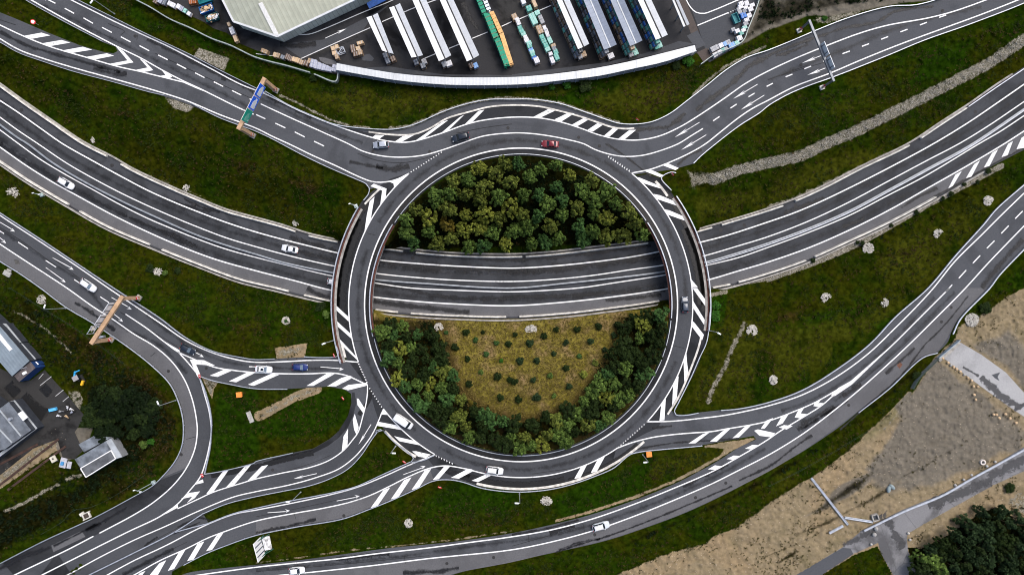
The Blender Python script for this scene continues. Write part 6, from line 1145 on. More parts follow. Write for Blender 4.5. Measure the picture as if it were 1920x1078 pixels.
def skip(label, px, L, Wd, h, m, rz, fill):
    A = U(*px); root = thing('skip', label, 'skip', A, rz); b = MB()
    o, i_ = [(-L/2, -Wd/2), (L/2, -Wd/2), (L/2, Wd/2), (-L/2, Wd/2)], .12
    vs = [(x*.86, y*.95, .1) for x, y in o]+[(x, y, h) for x, y in o]+[((abs(x)-i_)*(1 if x > 0 else -1), (abs(y)-i_)*(1 if y > 0 else -1), h) for x, y in o]+[(x*.8, y*.85, .5) for x, y in o]
    b.add(vs, [(3, 2, 1, 0)]+[(a, (a+1) % 4, 4+(a+1) % 4, 4+a) for a in range(4)]+[(4+a, 4+(a+1) % 4, 8+(a+1) % 4, 8+a) for a in range(4)]+[(8+a, 8+(a+1) % 4, 12+(a+1) % 4, 12+a) for a in range(4)]+[(12, 13, 14, 15)]); b.build('container', m, root)
    if fill:
        b = MB()
        for k_ in range(26): b.box((rg.uniform(-.4, .4)*L, rg.uniform(-.36, .36)*Wd, h*rg.uniform(.55, .95)), (rg.uniform(.4, 1.5), rg.uniform(.15, .6), rg.uniform(.06, .3)), rg.uniform(0, 3), rg.choice([0, 0, 1, 2]))
        b.build('contents', [GM['tan'], GM['white'], PALW], root)
AQ = plain('skip_teal', (.01, .16, .19), .2, 1.5); SB = plain('skip_blue', (.01, .10, .33), .2, 1.5)
skip('teal open skip at the top edge beside the warehouse', (388.5, 3), 3.6, 1.8, 1.5, AQ, .32, False); skip('blue skip heaped with scrap wood', (391, 20), 3.6, 1.9, 1.4, SB, .36, True); skip('dark teal skip with a white board on top', (401.5, 36), 3.4, 1.7, 1.4, plain('skip_dark_teal', (.01, .07, .08), .2, 1.5), .33, True)
goods('orange brown', 357, 3, 1.0, 1.4, 1.3, 'rust brown crate at the top edge, left one of two', 'rust brown crates at the top edge', .2, cat='crate', name='crate'); goods('orange brown', 364, 2, 1.0, 1.4, 1.3, 'rust brown crate at the top edge, right one of two', 'rust brown crates at the top edge', .2, cat='crate', name='crate')
for c, x, y, w, d, lb in [('tan', 428.5, 45.5, .8, 1.1, 'small tan crate under the warehouse corner'), ('white', 434.5, 57.5, 1.2, 2.1, 'white wrapped crate between two tan crates'), ('tan', 441, 72.5, 1.0, 1.9, 'larger tan crate by the fence corner'), ('lilac', 300, 1, 1.2, 1.5, 'lilac bale at the left end of the fence row, top edge'), ('slate', 308, 4, 1.0, 1.5, 'slate bale next to the lilac one, top edge'), ('white', 321, 8, 2.3, 1.3, 'long white wrapped bale near the top edge'), ('white', 334, 12, 1.1, 1.3, 'white wrapped bale right of the long one'), ('lilac', 340, 16, .9, 1.4, 'lilac bale beside the pale teal one'), ('pale teal', 346, 20, .9, 1.2, 'pale teal bale near the yard fence'), ('white', 353.5, 25.5, 1.0, 1.1, 'last white bale of the top left row'), ('brown', 291, 2, 1.3, 1.2, 'brown wooden crate at the top edge of the fence')]:
    goods(c, x, y, w, d, 1.3, lb, 'bales and crates at the top left of the depot', math.radians(-27 if x < 400 else 24), cat='crate' if c in ('tan', 'brown') else 'bale', name='crate' if c in ('tan', 'brown') else 'wrapped_bale')
A = U(*t1('A3', 1668, 150)); sk = skip('teal tank container standing open in the right yard corner', t1('A3', 1668, 150), 2.6, 1.5, 1.2, plain('tank_teal', (.05, .22, .24), .25, 1.5), RA+math.pi/2, False)
# fences
FEN = metal('fence_grey', (.30, .34, .33), .6); FGREEN = plain('fence_green', (.035, .055, .04), .2, 2)
def fence(label, line, h=1.8, m=FEN, gap=2.5, name='mesh_fence', w=.06):
    P = world(line, 0, ground=True); A = P[0]; root = thing(name, label, 'fence', A); Q = [(p[0]-A[0], p[1]-A[1], p[2]-A[2]) for p in P]
    mm = MATS.get('fence_mesh')
    if not mm:
        mm, nt, bs = newmat('fence_mesh'); g = G(nt); v = g.math('FRACT', g.math('MULTIPLY', g.math('ADD', nt.nodes.new('ShaderNodeSeparateXYZ').outputs[0], 0), 1)); nt.nodes.remove(v.node) if False else None
        vo = g.voro(7, 'DISTANCE_TO_EDGE'); fin(nt, bs, (.30, .33, .32), .6, None, .3, .3); nt.links.new(g.math('MULTIPLY_ADD', g.mapr(vo, .02, .09, 1, 0), .5, .4), bs.inputs['Alpha']); MATS['fence_mesh'] = mm
    b = MB(); b.sweep(Q, [(-.02, .05), (.02, .05), (.02, h), (-.02, h)]); b.build('mesh_panel', mm, root)
    b = MB(); b.sweep(Q, [(-w, h-.05), (w, h-.05), (w, h+.05), (-w, h+.05)]); b.build('top_rail', m, root)
    acc = 9
    for a, c in zip(Q, Q[1:]):
        acc += math.dist(a, c)
        if acc > gap*2: acc = 0; b = MB(); b.bar(a, (a[0], a[1], a[2]+h+.1), .09, .09); b.build('post', m, root)
def wirefence(label, line):
    P = world(line, 0, ground=True); A = P[0]; root = thing('wire_fence', label, 'fence', A); Q = [(p[0]-A[0], p[1]-A[1], p[2]-A[2]) for p in P]
    for zz in (.5, 1.1): b = MB(); b.sweep(Q, [(-.012, zz-.012), (.012, zz-.012), (.012, zz+.012), (-.012, zz+.012)]); b.build('wire', FGREEN, root)
    acc = 9
    for a, c in zip(Q, Q[1:]):
        acc += math.dist(a, c)
        if acc > 5: acc = 0; b = MB(); b.bar(a, (a[0], a[1], a[2]+1.2), .07, .07); b.build('post', FGREEN, root)
fence('grey mesh fence on the grass above the top left road', t('A1', (960,-40), (1010,0), (1150,75), (1300,165), (1450,230), (1600,305), (1750,360), (1916,440))+t('A2', (110,475), (250,510), (420,560)), w=.14); fence('short grey fence corner at the end of the curved canopy', t('A2', (450,572), (612,625), (628,560)), w=.14)
fence('dark fence along the right side of the depot yard', t('A3', (1840,-40), (1830,30), (1750,240), (1710,330), (1500,430), (1400,500)), 2.0, w=.1)
fence('green mesh fence between the ditch and the sandy ground', t('C4', (1255,525), (1180,600), (1110,670), (1065,750)), 1.6, FGREEN, w=.1)
wirefence('low wire fence along the ditch below the right hand road', t('D4', (0,405), (250,280), (500,140), (730,0))); wirefence('low wire fence below the middle left road', t('C1', (90,0), (330,150), (560,290), (760,430), (960,580))); wirefence('low wire fence on the scrub along the bottom left road', t('D1', (330,760), (480,670), (560,590), (700,560), (900,460), (1100,320)))
A = U(*t1('C4', 1335, 455)); gt = thing('barrier_gate', 'blue grey steel gate where the concrete path meets the road', 'gate', A)
p0, p1 = Vector(U(*t1('C4', 1258,520)))-Vector(A), Vector(U(*t1('C4', 1415,388)))-Vector(A); GS = metal('gate_steel', (.22, .27, .31), .5)
for zz in (.35, .7, 1.05, 1.4): b = MB(); b.bar(p0+Vector((0, 0, zz)), p1+Vector((0, 0, zz)), .22 if zz > 1 else .1, .12); b.build('rail', GS, gt)
for f in (0, .33, .66, 1): p = p0.lerp(p1, f); b = MB(); b.bar(p, p+Vector((0, 0, 1.5)), .16, .16); b.build('post', GS, gt)
b = MB(); n_ = Vector((-(p1-p0).y, (p1-p0).x, 0)).normalized(); b.bar(p0-n_*1.0+Vector((0, 0, .12)), p1-n_*1.0+Vector((0, 0, .12)), 1.0, .25); b.build('threshold', CONC2, gt)
guardrail('long steel guard rail along the service road at lower right', t('D4', (712,740), (1000,600), (1300,475), (1500,360), (1700,250), (1916,130), (2010,75)), w=.55)
for lb, l in [('loose guard rail beam lying across the sandy ground', t('D4', (322,350), (595,698))), ('loose rail beam lying between the long beam and the road', t('D4', (572,645), (782,678))), ('short loose rail beam on the sand left of the long beam', t('D4', (457,762), (560,706)))]:
    P = world(l, .02); b = MB(); b.sweep(P, [(-.32, 0), (.32, 0), (.32, .3), (.2, .42), (.06, .3), (-.06, .3), (-.2, .42), (-.32, .3)]); tag(b.build('loose_rail', STEEL, None, P[0]), lb, 'steel beam', 'loose steel beams on the sandy ground')
# ------------------------------------------------------------------ workshops, bottom left
def zpx(o, s, *p): return [(o[0]+a/s, o[1]+c/s) for a, c in p]
Z2 = lambda *p: zpx((0, 590), 7.983, *p); Z3 = lambda *p: zpx((0, 740), 6.7375, *p)
A_w = math.atan2(-.79, .61)
RBG = corrugated('workshop_roof', (.20, .245, .28), math.radians(-52)+math.pi/2+math.pi/2*0, .8, .12, .5, .85); PALER = plain('lean_to_roof', (.33, .355, .375), .22, .5); FLATD = plain('flat_roof_dark', (.10, .085, .085), .25, 1.2); WBLUE = plain('wall_blue', (.01, .04, .14), .15, 1); WDARK = plain('wall_dark', (.035, .04, .05), .2, 1); WGREY = plain('workshop_wall', (.22, .23, .24), .15, 1)
def block(root, A, name, poly, h, roof, wall, z0=0):
    q = [U(*p, h) for p in poly]; q = [(x-A[0], y-A[1]) for x, y, z in q]
    b = MB(); b.prism(q, z0, h-.12, 0, top=False); b.build('wall', wall, root); b = MB(); b.prism(q, h-.12, h); return bez(b.build(name, roof, root), .03)
A = U(60, 705); w1 = thing('workshop', 'workshop with blue grey metal roof and blue walls at the left edge', 'workshop', A)
block(w1, A, 'roof', Z2((-320,-120), (20,200), (440,690), (178,920), (-320,340)), 4.6, RBG, WDARK); block(w1, A, 'lean_to_roof', Z2((-120,128), (90,132), (318,412), (235,428), (30,200)), 2.6, PALER, WDARK); block(w1, A, 'lean_to_roof', Z2((245,432), (328,426), (538,662), (450,688)), 2.5, PALER, WDARK)
block(w1, A, 'annex_roof', Z2((445,692), (530,795), (285,1005), (208,912)), 3.8, FLATD, WBLUE)
b = MB(); q = [U(*p, 4.68) for p in Z2((-200,60), (0,285), (185,515), (140,545), (-10,370), (-240,120))]; b.prism([(x-A[0], y-A[1]) for x, y, z in q], 4.55, 4.68); b.build('skylight', plain('skylight_white', (.68, .69, .7), .06), w1)
for x, y, s_ in ((368, 872, .8),): b = MB(); p = U(*Z2((x, y))[0], 4); b.box((p[0]-A[0], p[1]-A[1], 4.0), (1.0, .7, .45), .5); bez(b.build('roof_vent', SWHITE, w1), .05)
b = MB(); p = U(*Z2((370, 805))[0], 4); [b.bar((p[0]-A[0]+x, p[1]-A[1], 3.8), (p[0]-A[0]+x, p[1]-A[1], 4.6), .1, .1) for x in (-.5, .5)]; b.bar((p[0]-A[0]-.8, p[1]-A[1], 4.5), (p[0]-A[0]+.8, p[1]-A[1]+.4, 4.5), .1, .1); b.build('aerial', STEEL, w1)
block(w1, A, 'porch_roof', Z2((485,712), (540,700), (580,742), (530,755)), 2.2, SWHITE, WBLUE)
A = U(70, 800); w2 = thing('workshop', 'second workshop with grey roof and white panel below the first', 'workshop', A); RG2 = plain('grey_roof_sheet', (.12, .135, .155), .3, .5)
block(w2, A, 'roof', Z3((-300,-60), (0,170), (108,90), (392,448), (55,690), (-300,760)), 4.5, RG2, WDARK); block(w2, A, 'eave_roof', Z3((112,88), (185,66), (470,422), (396,450)), 2.8, PALER, WDARK); block(w2, A, 'eave_roof', Z3((396,452), (470,424), (60,735), (-120,870), (-120,810), (58,692)), 2.8, PALER, WDARK)
b = MB(); q = [U(*p, 4.8) for p in Z3((220,240), (277,205), (346,285), (290,330))]; b.prism([(x-A[0], y-A[1]) for x, y, z in q], 4.5, 4.75); b.build('skylight', SWHITE, w2)
for r0, r1 in (((-10,185), (265,520)), ((-60,380), (155,605))):
    p0, p1 = [Vector(U(*Z3(r)[0], 4.7))-Vector((A[0], A[1], 0)) for r in (r0, r1)]; b = MB(); b.bar(p0, p1, .35, .18); b.build('ridge_cap', PALER, w2)
b = MB(); p = U(*Z3((135, 303))[0], 4.8); b.tube((p[0]-A[0], p[1]-A[1], 4.5), (p[0]-A[0], p[1]-A[1], 5.3), .4, .35, 12); b.build('roof_vent', STEEL, w2)
A = U(185, 855); w3 = thing('shed', 'low shed with three grey weathered sheet roofs below the trees', 'shed', A); RSH = plain('weathered_sheet', (.17, .19, .21), .5, .35, .5, .2); RSHD = plain('weathered_sheet_dark', (.10, .105, .11), .5, .4, .5, .2)
block(w3, A, 'back_roof', Z3((990,625), (1190,515), (1400,540), (1060,725)), 2.6, RSH, WGREY); block(w3, A, 'roof', Z3((942,815), (1335,585), (1402,698), (1015,925)), 3.1, RSH, WGREY); block(w3, A, 'roof', Z3((1017,928), (1404,701), (1460,805), (1085,1040)), 3.15, RSHD, WGREY); block(w3, A, 'side_roof', Z3((1338,582), (1400,548), (1545,785), (1463,808)), 3.0, PALER, WGREY)
for a, c in (((1017,928), (1404,701)), ((1404,701), (1460,805)), ((1460,805), (1085,1040)), ((1085,1040), (1017,928))):
    p0, p1 = [Vector(U(*Z3(r)[0], 3.2))-Vector((A[0], A[1], 0)) for r in (a, c)]; b = MB(); b.bar(p0, p1, .22, .12); b.build('frame', SWHITE, w3)
# yard bits
def bits(name, label, cat, px, parts, rz=0, group=None):
    A = U(*px, zt(*px)); root = thing(name, label, cat, A, rz, group)
    for nm, mm, boxes in parts:
        b = MB()
        for c, d, r in boxes: b.box(c, d, r)
        bez(b.build(nm, mm, root), .04)
    return root
bits('water_trough', 'bright blue trough standing in the workshop yard', 'trough', (101, 767), [('basin', plain('trough_blue', (.08, .40, .72), .1), [((0, -.35, .35), (1.9, .12, .7), 0), ((0, .35, .35), (1.9, .12, .7), 0), ((-.9, 0, .35), (.12, .6, .7), 0), ((.9, 0, .35), (.12, .6, .7), 0)]), ('filling', plain('trough_inside', (.12, .46, .74), .1), [((0, 0, .5), (1.8, .62, .08), 0)])], .22)
bits('mini_excavator', 'small excavator with blue boom and grey cab roof on the grass', 'excavator', (151, 707), [('cab_roof', plain('cab_grey', (.30, .29, .29), .1), [((0, 0, 2.2), (1.5, 1.3, .14), .5)]), ('cab', GLASS, [((0, 0, 1.6), (1.3, 1.1, 1.1), .5)]), ('boom', plain('boom_blue', (.03, .33, .62), .1), [((-.7, .9, 1.3), (.4, 1.6, .35), -.15), ((.0, 1.7, 1.5), (1.5, .3, .3), .4)]), ('counterweight', plain('machine_yellow', (.75, .42, .02), .1), [((1.0, -1.4, .8), (.55, 1.3, .6), -.35)]), ('track', TYRE, [((-.6, 0, .3), (.45, 2.2, .6), .5)]), ('track', TYRE, [((.8, -.3, .3), (.45, 2.2, .6), .5)])])
bits('parked_cart', 'small cream handcart with black wheels beside the rails', 'cart', (103.5, 859), [('tray', plain('cart_cream', (.55, .52, .42), .15), [((0, 0, .7), (1.5, 1.6, .35), .5)]), ('wheel', TYRE, [((.8, -.4, .35), (.25, .7, .7), .5)]), ('wheel', TYRE, [((-.6, .6, .35), (.25, .7, .7), .5)]), ('seat', TRIM, [((0, .1, .92), (.4, .4, .12), .5)])])
bits('flat_trailer', 'grey flat trailer with a blue box on it', 'trailer', (122, 866), [('bed', plain('trailer_grey', (.42, .42, .45), .2), [((0, 0, .7), (1.7, 2.6, .2), -.25), ((1.5, -.6, .6), (1.1, 1.8, .25), -.2)]), ('wheel', TYRE, [((-.9, 0, .35), (.22, .7, .7), -.25)]), ('wheel', TYRE, [((.9, -.2, .35), (.22, .7, .7), -.25)]), ('box', plain('box_blue', (.06, .25, .5), .1), [((-.1, -.1, 1.0), (.7, .9, .5), -.25)])])
for i, (x, y, c) in enumerate([(770, 265, 'white'), (800, 205, 'grey'), (870, 165, 'white'), (930, 185, 'white'), (865, 275, 'tan'), (915, 220, 'lilac')]):
    p = Z3((x, y))[0]; r_ = rg.uniform(0, 3); bits('motor_scooter', 'scooter parked in the dark cluster at the yard edge, %s' % ['bottom left one', 'grey one', 'topmost one', 'rightmost white one', 'orange tan one', 'lilac one'][i], 'scooter', p, [('body', GM[c], [((0, 0, .6), (.9, .35, .4), r_), ((math.cos(r_)*.5, math.sin(r_)*.5, .8), (.2, .6, .3), r_)]), ('seat', TRIM, [((-math.cos(r_)*.3, -math.sin(r_)*.3, .85), (.6, .3, .15), r_)]), ('wheel', TYRE, [((math.cos(r_)*.65, math.sin(r_)*.65, .28), (.5, .14, .5), r_)]), ('wheel', TYRE, [((-math.cos(r_)*.6, -math.sin(r_)*.6, .28), (.5, .14, .5), r_)])], 0, 'scooters at the yard edge')
for lb, a, c in [('upper rusty rail on the sandy strip', (-100,930), (480,622)), ('middle rusty rail on the sandy strip', (-40,1170), (742,558)), ('lower rusty rail on the sandy strip', (100,1200), (832,648))]:
    p = [U(*q, .02) for q in Z3(a, c)]; b = MB(); b.sweep(p, [(-.28, 0), (.28, 0), (.28, .22), (-.28, .22)]); tag(b.build('old_rail', plain('old_rail_rust', (.055, .03, .022), .35, 1), None, p[0]), lb, 'rail', 'old rails on the sandy strip')
bits('inlet_chamber', 'small concrete inlet with pale slabs beside the bottom left road', 'inlet', (163, 967), [('frame', CONC, [((-.8, 0, .3), (.25, 1.6, .6), .45), ((.9, .5, .3), (.25, 1.6, .6), .45), ((0, .95, .3), (2.0, .25, .6), .45), ((.2, -.55, .3), (2.0, .25, .6), .45)]), ('grate', plain('grate_brown', (.06, .045, .035), .3), [((.1, .2, .35), (1.5, 1.1, .06), .45)]), ('slab', CONC, [((-1.2, .6, .15), (1.3, .8, .3), .6)])])
bits('grey_plank_slab', 'grey concrete slab lying at the left end of the gravel strip', 'slab', t1('C1', 1875, 965), [('slab', plain('slab_grey', (.34, .33, .30), .2), [((0, 0, .12), (1.2, 3.0, .25), .38)])])
bits('concrete_slab', 'pale broken slab below the middle left road', 'slab', t1('B1', 58, 972), [('slab', plain('slab_grey', (.34, .33, .30), .2), [((0, 0, .2), (2.0, 1.3, .4), -.5), ((.5, .9, .15), (1.2, .6, .3), -.4)])])
A = U(*t1('D4', 1603, 230)); rt = thing('concrete_ring', 'white concrete manhole ring with dark opening on the sand', 'manhole ring', A); b = MB()
n = 24; vs = [(math.cos(2*math.pi*i/n)*r_, math.sin(2*math.pi*i/n)*r_, z_) for r_, z_ in ((.72, 0), (.70, .55), (.42, .55), (.42, .02)) for i in range(n)]; b.add(vs, [(k_*n+i, k_*n+(i+1) % n, (k_+1)*n+(i+1) % n, (k_+1)*n+i) for k_ in range(3) for i in range(n)]); b.build('ring', plain('ring_white', (.66, .6, .55), .1), rt); b = MB(); b.tube((0, 0, -.05), (0, 0, .05), .43, .43, 16); b.build('opening', DARKM, rt)
for lb, p, r_ in [('left one of two grey oval tanks on the sand', t1('D4', 900, 432), 1.4), ('right one of two grey oval tanks on the sand', t1('D4', 925, 415), 2.4)]:
    A = U(*p); b = MB(); vs = []; n = 16
    for z_, k_ in ((0, .9), (.35, 1.0), (.6, .85), (.72, .45)): vs += [(math.cos(2*math.pi*i/n)*.95*k_, math.sin(2*math.pi*i/n)*.5*k_, z_) for i in range(n)]
    b.add(vs, [(k_*n+i, k_*n+(i+1) % n, (k_+1)*n+(i+1) % n, (k_+1)*n+i) for k_ in range(3) for i in range(n)]+[tuple(range(3*n, 4*n))]); o = b.build('plastic_tank', plain('tank_grey', (.22, .27, .28), .15), None, (0, 0, 0), True); o.location = A; o.rotation_euler = (0, 0, r_); tag(o, lb, 'tank', 'grey tanks on the sand')
bits('concrete_box', 'square concrete chamber at the end of the service road rail', 'chamber', t1('D4', 797, 648), [('frame', CONC2, [((-.7, 0, .35), (.3, 1.7, .7), .3), ((.7, .4, .35), (.3, 1.7, .7), .3), ((-.2, .95, .35), (1.5, .3, .7), .3), ((.2, -.6, .35), (1.5, .3, .7), .3)]), ('pit', DARKM, [((0, .2, .1), (1.2, 1.2, .1), .3)])])
# ------------------------------------------------------------------ stones
STW = plain('white_stone', (.43, .41, .365), .28, 1.6, .9, 0, .2); STT = plain('tan_boulder', (.56, .40, .24), .25, 1.2, .9); STG = plain('grey_boulder', (.36, .35, .33), .3, 1.2, .9)
def rock(b, c, r, rs_, mi=0):
    n1, n2 = 6, 4; vs = []; rot = rs_.uniform(0, 6)
    for j in range(n2+1):
        th = math.pi*j/n2
        for i in range(n1):
            k_ = r*rs_.uniform(.75, 1.15); a = rot+2*math.pi*i/n1; vs.append((c[0]+k_*math.sin(th)*math.cos(a), c[1]+k_*math.sin(th)*math.sin(a), c[2]+k_*.75*math.cos(th)))
    b.add(vs, [(j*n1+i, (j+1)*n1+i, (j+1)*n1+(i+1) % n1, j*n1+(i+1) % n1) for j in range(n2) for i in range(n1)], mi)
def rockpile(label, px, R, kind='ring', sx=1.0):
    rs_ = random.Random(int(px[0]*7+px[1])); A = Vector(U(*px, zt(*px))); b = MB()
    for i in range(int(230*min(1.4, (R/1.5)**2)*(1.1 if kind == 'full' else .75 if kind == 'loose' else 1))):
        a = rs_.uniform(0, 2*math.pi); f = math.sqrt(rs_.uniform(.05 if kind == 'ring' else 0, 1))
        rr_ = R*f; r_ = rs_.uniform(.10, .19)*(1.1 if f < .8 else .95)
        if kind == 'loose': rr_ *= rs_.uniform(.7, 1.2)
        rock(b, (rr_*math.cos(a)*sx, rr_*math.sin(a), .10+.22*(1-f)), r_, rs_)
    o = b.build('stone_pile', STW, None, (0, 0, 0)); o.location = A; tag(o, label, 'stone pile', 'white stone piles on the meadows')
for lb, p, R, k_, sx in [('loose white stone pile above the motorway at upper left', (349.5, 352), 1.0, 'loose', 1), ('spread white stone pile among bushes below the motorway', (295, 512), 1.5, 'loose', 1), ('white stone pile at the left photo edge', (23, 363), 1.7, 'loose', 1.2), ('curved scatter of white stones above the street lamp at left', (78, 562), 1.3, 'loose', 1), ('small row of white stones under the left gantry', (175, 616), .8, 'loose', 1.3), ('white stone ring with shrub left of the bridge end', (536.5, 602.5), 1.4, 'ring', .9), ('small white stone pile above the motorway near the left bridge', (555, 418), 1.0, 'full', 1), ('narrow white stone pile on the top left meadow', (174.5, 263), .9, 'loose', .6),
    ('white stone ring at the upper left of the dry lawn', (823, 614), 1.35, 'ring', 1), ('oblong white stone bed at the top of the dry lawn', (995.5, 617.5), 1.35, 'full', 1.35), ('white stone ring on the right meadow, upper middle', (1548.5, 559), 1.5, 'ring', 1), ('white stone pile on the right meadow, near the road', (1657.5, 567.5), 1.3, 'full', .95), ('white stone pile at the bottom of the right meadow', (1449.5, 712), 1.4, 'full', .9), ('large white stone ring on the right meadow near the bridge', (1409.5, 621), 1.9, 'ring', .85), ('white stone pile touching the gravel verge', (1628, 466), 1.7, 'full', 1), ('neat white stone ring at the right of the gravel verge', (1759.5, 439), 1.45, 'ring', 1), ('white stone pile nearest the upper right road edge', (1853, 377), 1.5, 'full', 1), ('white stone ring on the bottom meadow', (766, 980.5), 1.3, 'ring', .9), ('oval white stone pile under the bottom of the roundabout', (1024, 938.5), 1.3, 'full', 1.4), ('white stone heap beside the guard rail at the concrete path', (1822, 600), 1.9, 'full', 1.05)]:
    rockpile(lb, p, R*.92, k_, sx)
def boulder(label, px, r, m, group): 
    rs_ = random.Random(int(px[0]*13+px[1]*3)); b = MB(); rock(b, (0, 0, r*.5), r, rs_); o = b.build('boulder', m, None, (0, 0, 0), False); o.location = U(*px, zt(*px)); o.modifiers.new('s', 'SUBSURF').levels = 1; o.modifiers['s'].render_levels = 1; tag(o, label, 'boulder', group)
ORD = ['first', 'second', 'third', 'fourth', 'fifth', 'sixth', 'seventh', 'eighth', 'ninth', 'tenth', 'eleventh']
for i, (x, y) in enumerate([(427,452), (473,490), (498,512), (525,530), (552,548), (587,573), (622,600), (655,628), (690,655), (708,705), (748,710)]): boulder('%s tan boulder from the gate in the row along the concrete path' % ORD[i], (1680+x/4.9, 580+y/4.9), .48, STT if i not in (2, 6) else STG, 'boulders along the concrete path')
for i, (x, y) in enumerate([(712,782), (727,828), (890,965), (918,965), (942,997), (1000,960), (1040,997), (1097,1040)]): boulder('tan boulder on the grey ground, '+['upper one of a loose pair', 'lower one of a loose pair', 'left one of three', 'middle one of three', 'right one of three', 'upper one near the path edge', 'middle one near the path edge', 'lower one near the path edge'][i], (1680+x/4.9, 580+y/4.9), .5, STT, 'boulders on the grey ground')
for i, (x, y) in enumerate([(805,725), (790,770), (1048,762), (1060,810), (1398,402), (1462,362), (1520,328), (1635,262), (1698,228), (770,845)]): boulder(['large pale block at the end of the service road rail', 'grey block below the end of the service road rail', 'white block at the junction corner', 'grey block on the bend of the service road', 'grey boulder under the long rail, lowest', 'grey boulder under the long rail, second', 'grey boulder under the long rail, third', 'grey boulder under the long rail, fourth', 'white boulder at the upper end of the long rail', 'dark block at the lower path edge'][i], t1('D4', x, y), .75 if i < 2 else .5, STG if i not in (2, 8) else STW, 'blocks along the service road')
# ------------------------------------------------------------------ trees
def leafmat(name, lo, hi):
    m, nt, bs = newmat(name); g = G(nt); a = g.attr('tone'); n = g.noise(.9, 3)
    oi = nt.nodes.new('ShaderNodeObjectInfo').outputs['Random']
    col = g.mix(g.math('MULTIPLY_ADD', a, .9, g.math('MULTIPLY', n, .1)), lo, hi); col = g.mix(g.math('MULTIPLY', oi, .22), col, tuple(x*.6 for x in lo))
    fin(nt, bs, col, .7, None, .12); bs.inputs['Subsurface Weight'].default_value = 0; 
    tr = nt.nodes.new('ShaderNodeBsdfTranslucent'); nt.links.new(col, tr.inputs[0]); mx = nt.nodes.new('ShaderNodeMixShader'); mx.inputs[0].default_value = .25
    out = nt.nodes['Material Output']; nt.links.new(bs.outputs[0], mx.inputs[1]); nt.links.new(tr.outputs[0], mx.inputs[2]); nt.links.new(mx.outputs[0], out.inputs[0]); return m
LEAF = {'mid green': leafmat('leaf_mid', (.010, .026, .003), (.19, .295, .06)), 'blue green': leafmat('leaf_blue', (.008, .026, .005), (.11, .225, .06)), 'yellow green': leafmat('leaf_yellow', (.04, .052, .004), (.35, .39, .065)), 'olive': leafmat('leaf_olive', (.020, .026, .003), (.25, .305, .055)), 'deep green': leafmat('leaf_deep', (.0015, .005, .0008), (.012, .026, .005)), 'ochre': leafmat('leaf_ochre', (.045, .036, .004), (.25, .20, .035)), 'dark green': leafmat('leaf_dark', (.003, .009, .001), (.034, .058, .012)), 'bright green': leafmat('leaf_bright', (.012, .05, .004), (.06, .19, .02)), 'grey brown': leafmat('leaf_grey', (.06, .045, .035), (.20, .16, .13)), 'fir green': leafmat('leaf_fir', (.003, .011, .003), (.048, .085, .03))}
BARK = plain('bark', (.06, .045, .03), .3, 3, .9)
def crown_mesh(seed, kind, m):
    """unit crown: radius about 1, standing on z=0..~2; many leaf faces in clumps over limbs"""
    r = np.random.RandomState(seed); V, F, T = [], [], []
    nc = {'tree': 52, 'bush': 34, 'fir': 40}[kind]; nl = {'tree': 34, 'bush': 44, 'fir': 34}[kind]
    lob = r.rand(4)*6.28; amp = r.uniform(.05, .13, 3)*(1 if kind == 'tree' else .45)
    for c in range(nc):
        a = r.rand()*6.28; u = r.rand()
        if kind == 'fir':
            z = u*2.3; rad = (1-u*.93)*(.55+.45*r.rand()); base = np.array([rad*math.cos(a), rad*math.sin(a), z+.2]); cs = .16+.12*(1-u)
        else:
            el = math.asin(min(1, r.rand()**.8*1.0)); f = .62+.3*r.rand() if kind == 'tree' else .4+.32*r.rand(); f *= 1+amp[0]*math.sin(a*2+lob[0])+amp[1]*math.sin(a*3+lob[1])+amp[2]*math.sin(a*5+lob[2])
            base = np.array([f*math.cos(el)*math.cos(a), f*math.cos(el)*math.sin(a), (.75 if kind == 'tree' else .35)+f*math.sin(el)*(1.0 if kind == 'tree' else .9)]); cs = r.uniform(.13, .26) if kind == 'tree' else r.uniform(.24, .36)
        tone = r.rand()*.55
        for l in range(nl):
            d = r.normal(size=3); d /= np.linalg.norm(d); q = base+d*cs*(.35+.65*r.rand())*np.array([1, 1, .75])
            n = d+np.array([0, 0, .7])+r.normal(size=3)*.35; n /= np.linalg.norm(n); t_ = np.cross(n, r.normal(size=3)); t_ /= np.linalg.norm(t_); w = np.cross(n, t_); s_ = r.uniform(.055, .115)*(1.1 if kind != 'tree' else 1)
            o = len(V); V += [q-t_*s_*1.3, q+w*s_*.75, q+t_*s_*1.3, q-w*s_*.75]; F.append((o, o+1, o+2, o+3)); T += [min(1, tone*.75+r.rand()**1.6*.7)]*4
    me = bpy.data.meshes.new('crown'); me.from_pydata([tuple(v) for v in V], [], F); me.materials.append(m); at_ = me.attributes.new('tone', 'FLOAT', 'POINT'); at_.data.foreach_set('value', np.array(T, np.float32)); me.update(); return me
def trunk_mesh(seed):
    r = random.Random(seed); b = MB(); b.tube((0, 0, -.1), (.03, .02, .55), .075, .055, 8); b.tube((.03, .02, .55), (0, .05, 1.2), .055, .025, 7)
    for i in range(5):
        a = i*1.25+r.uniform(0, .5); z_ = r.uniform(.4, .8); b.tube((.02, .02, z_), (math.cos(a)*.6, math.sin(a)*.6, z_+r.uniform(.35, .6)), .035, .012, 5)
    o = b.build('trunk', BARK); me = o.data; bpy.data.objects.remove(o); return me
TRUNKS = [trunk_mesh(i) for i in range(3)]; CR = {}
rt_ = random.Random(5)
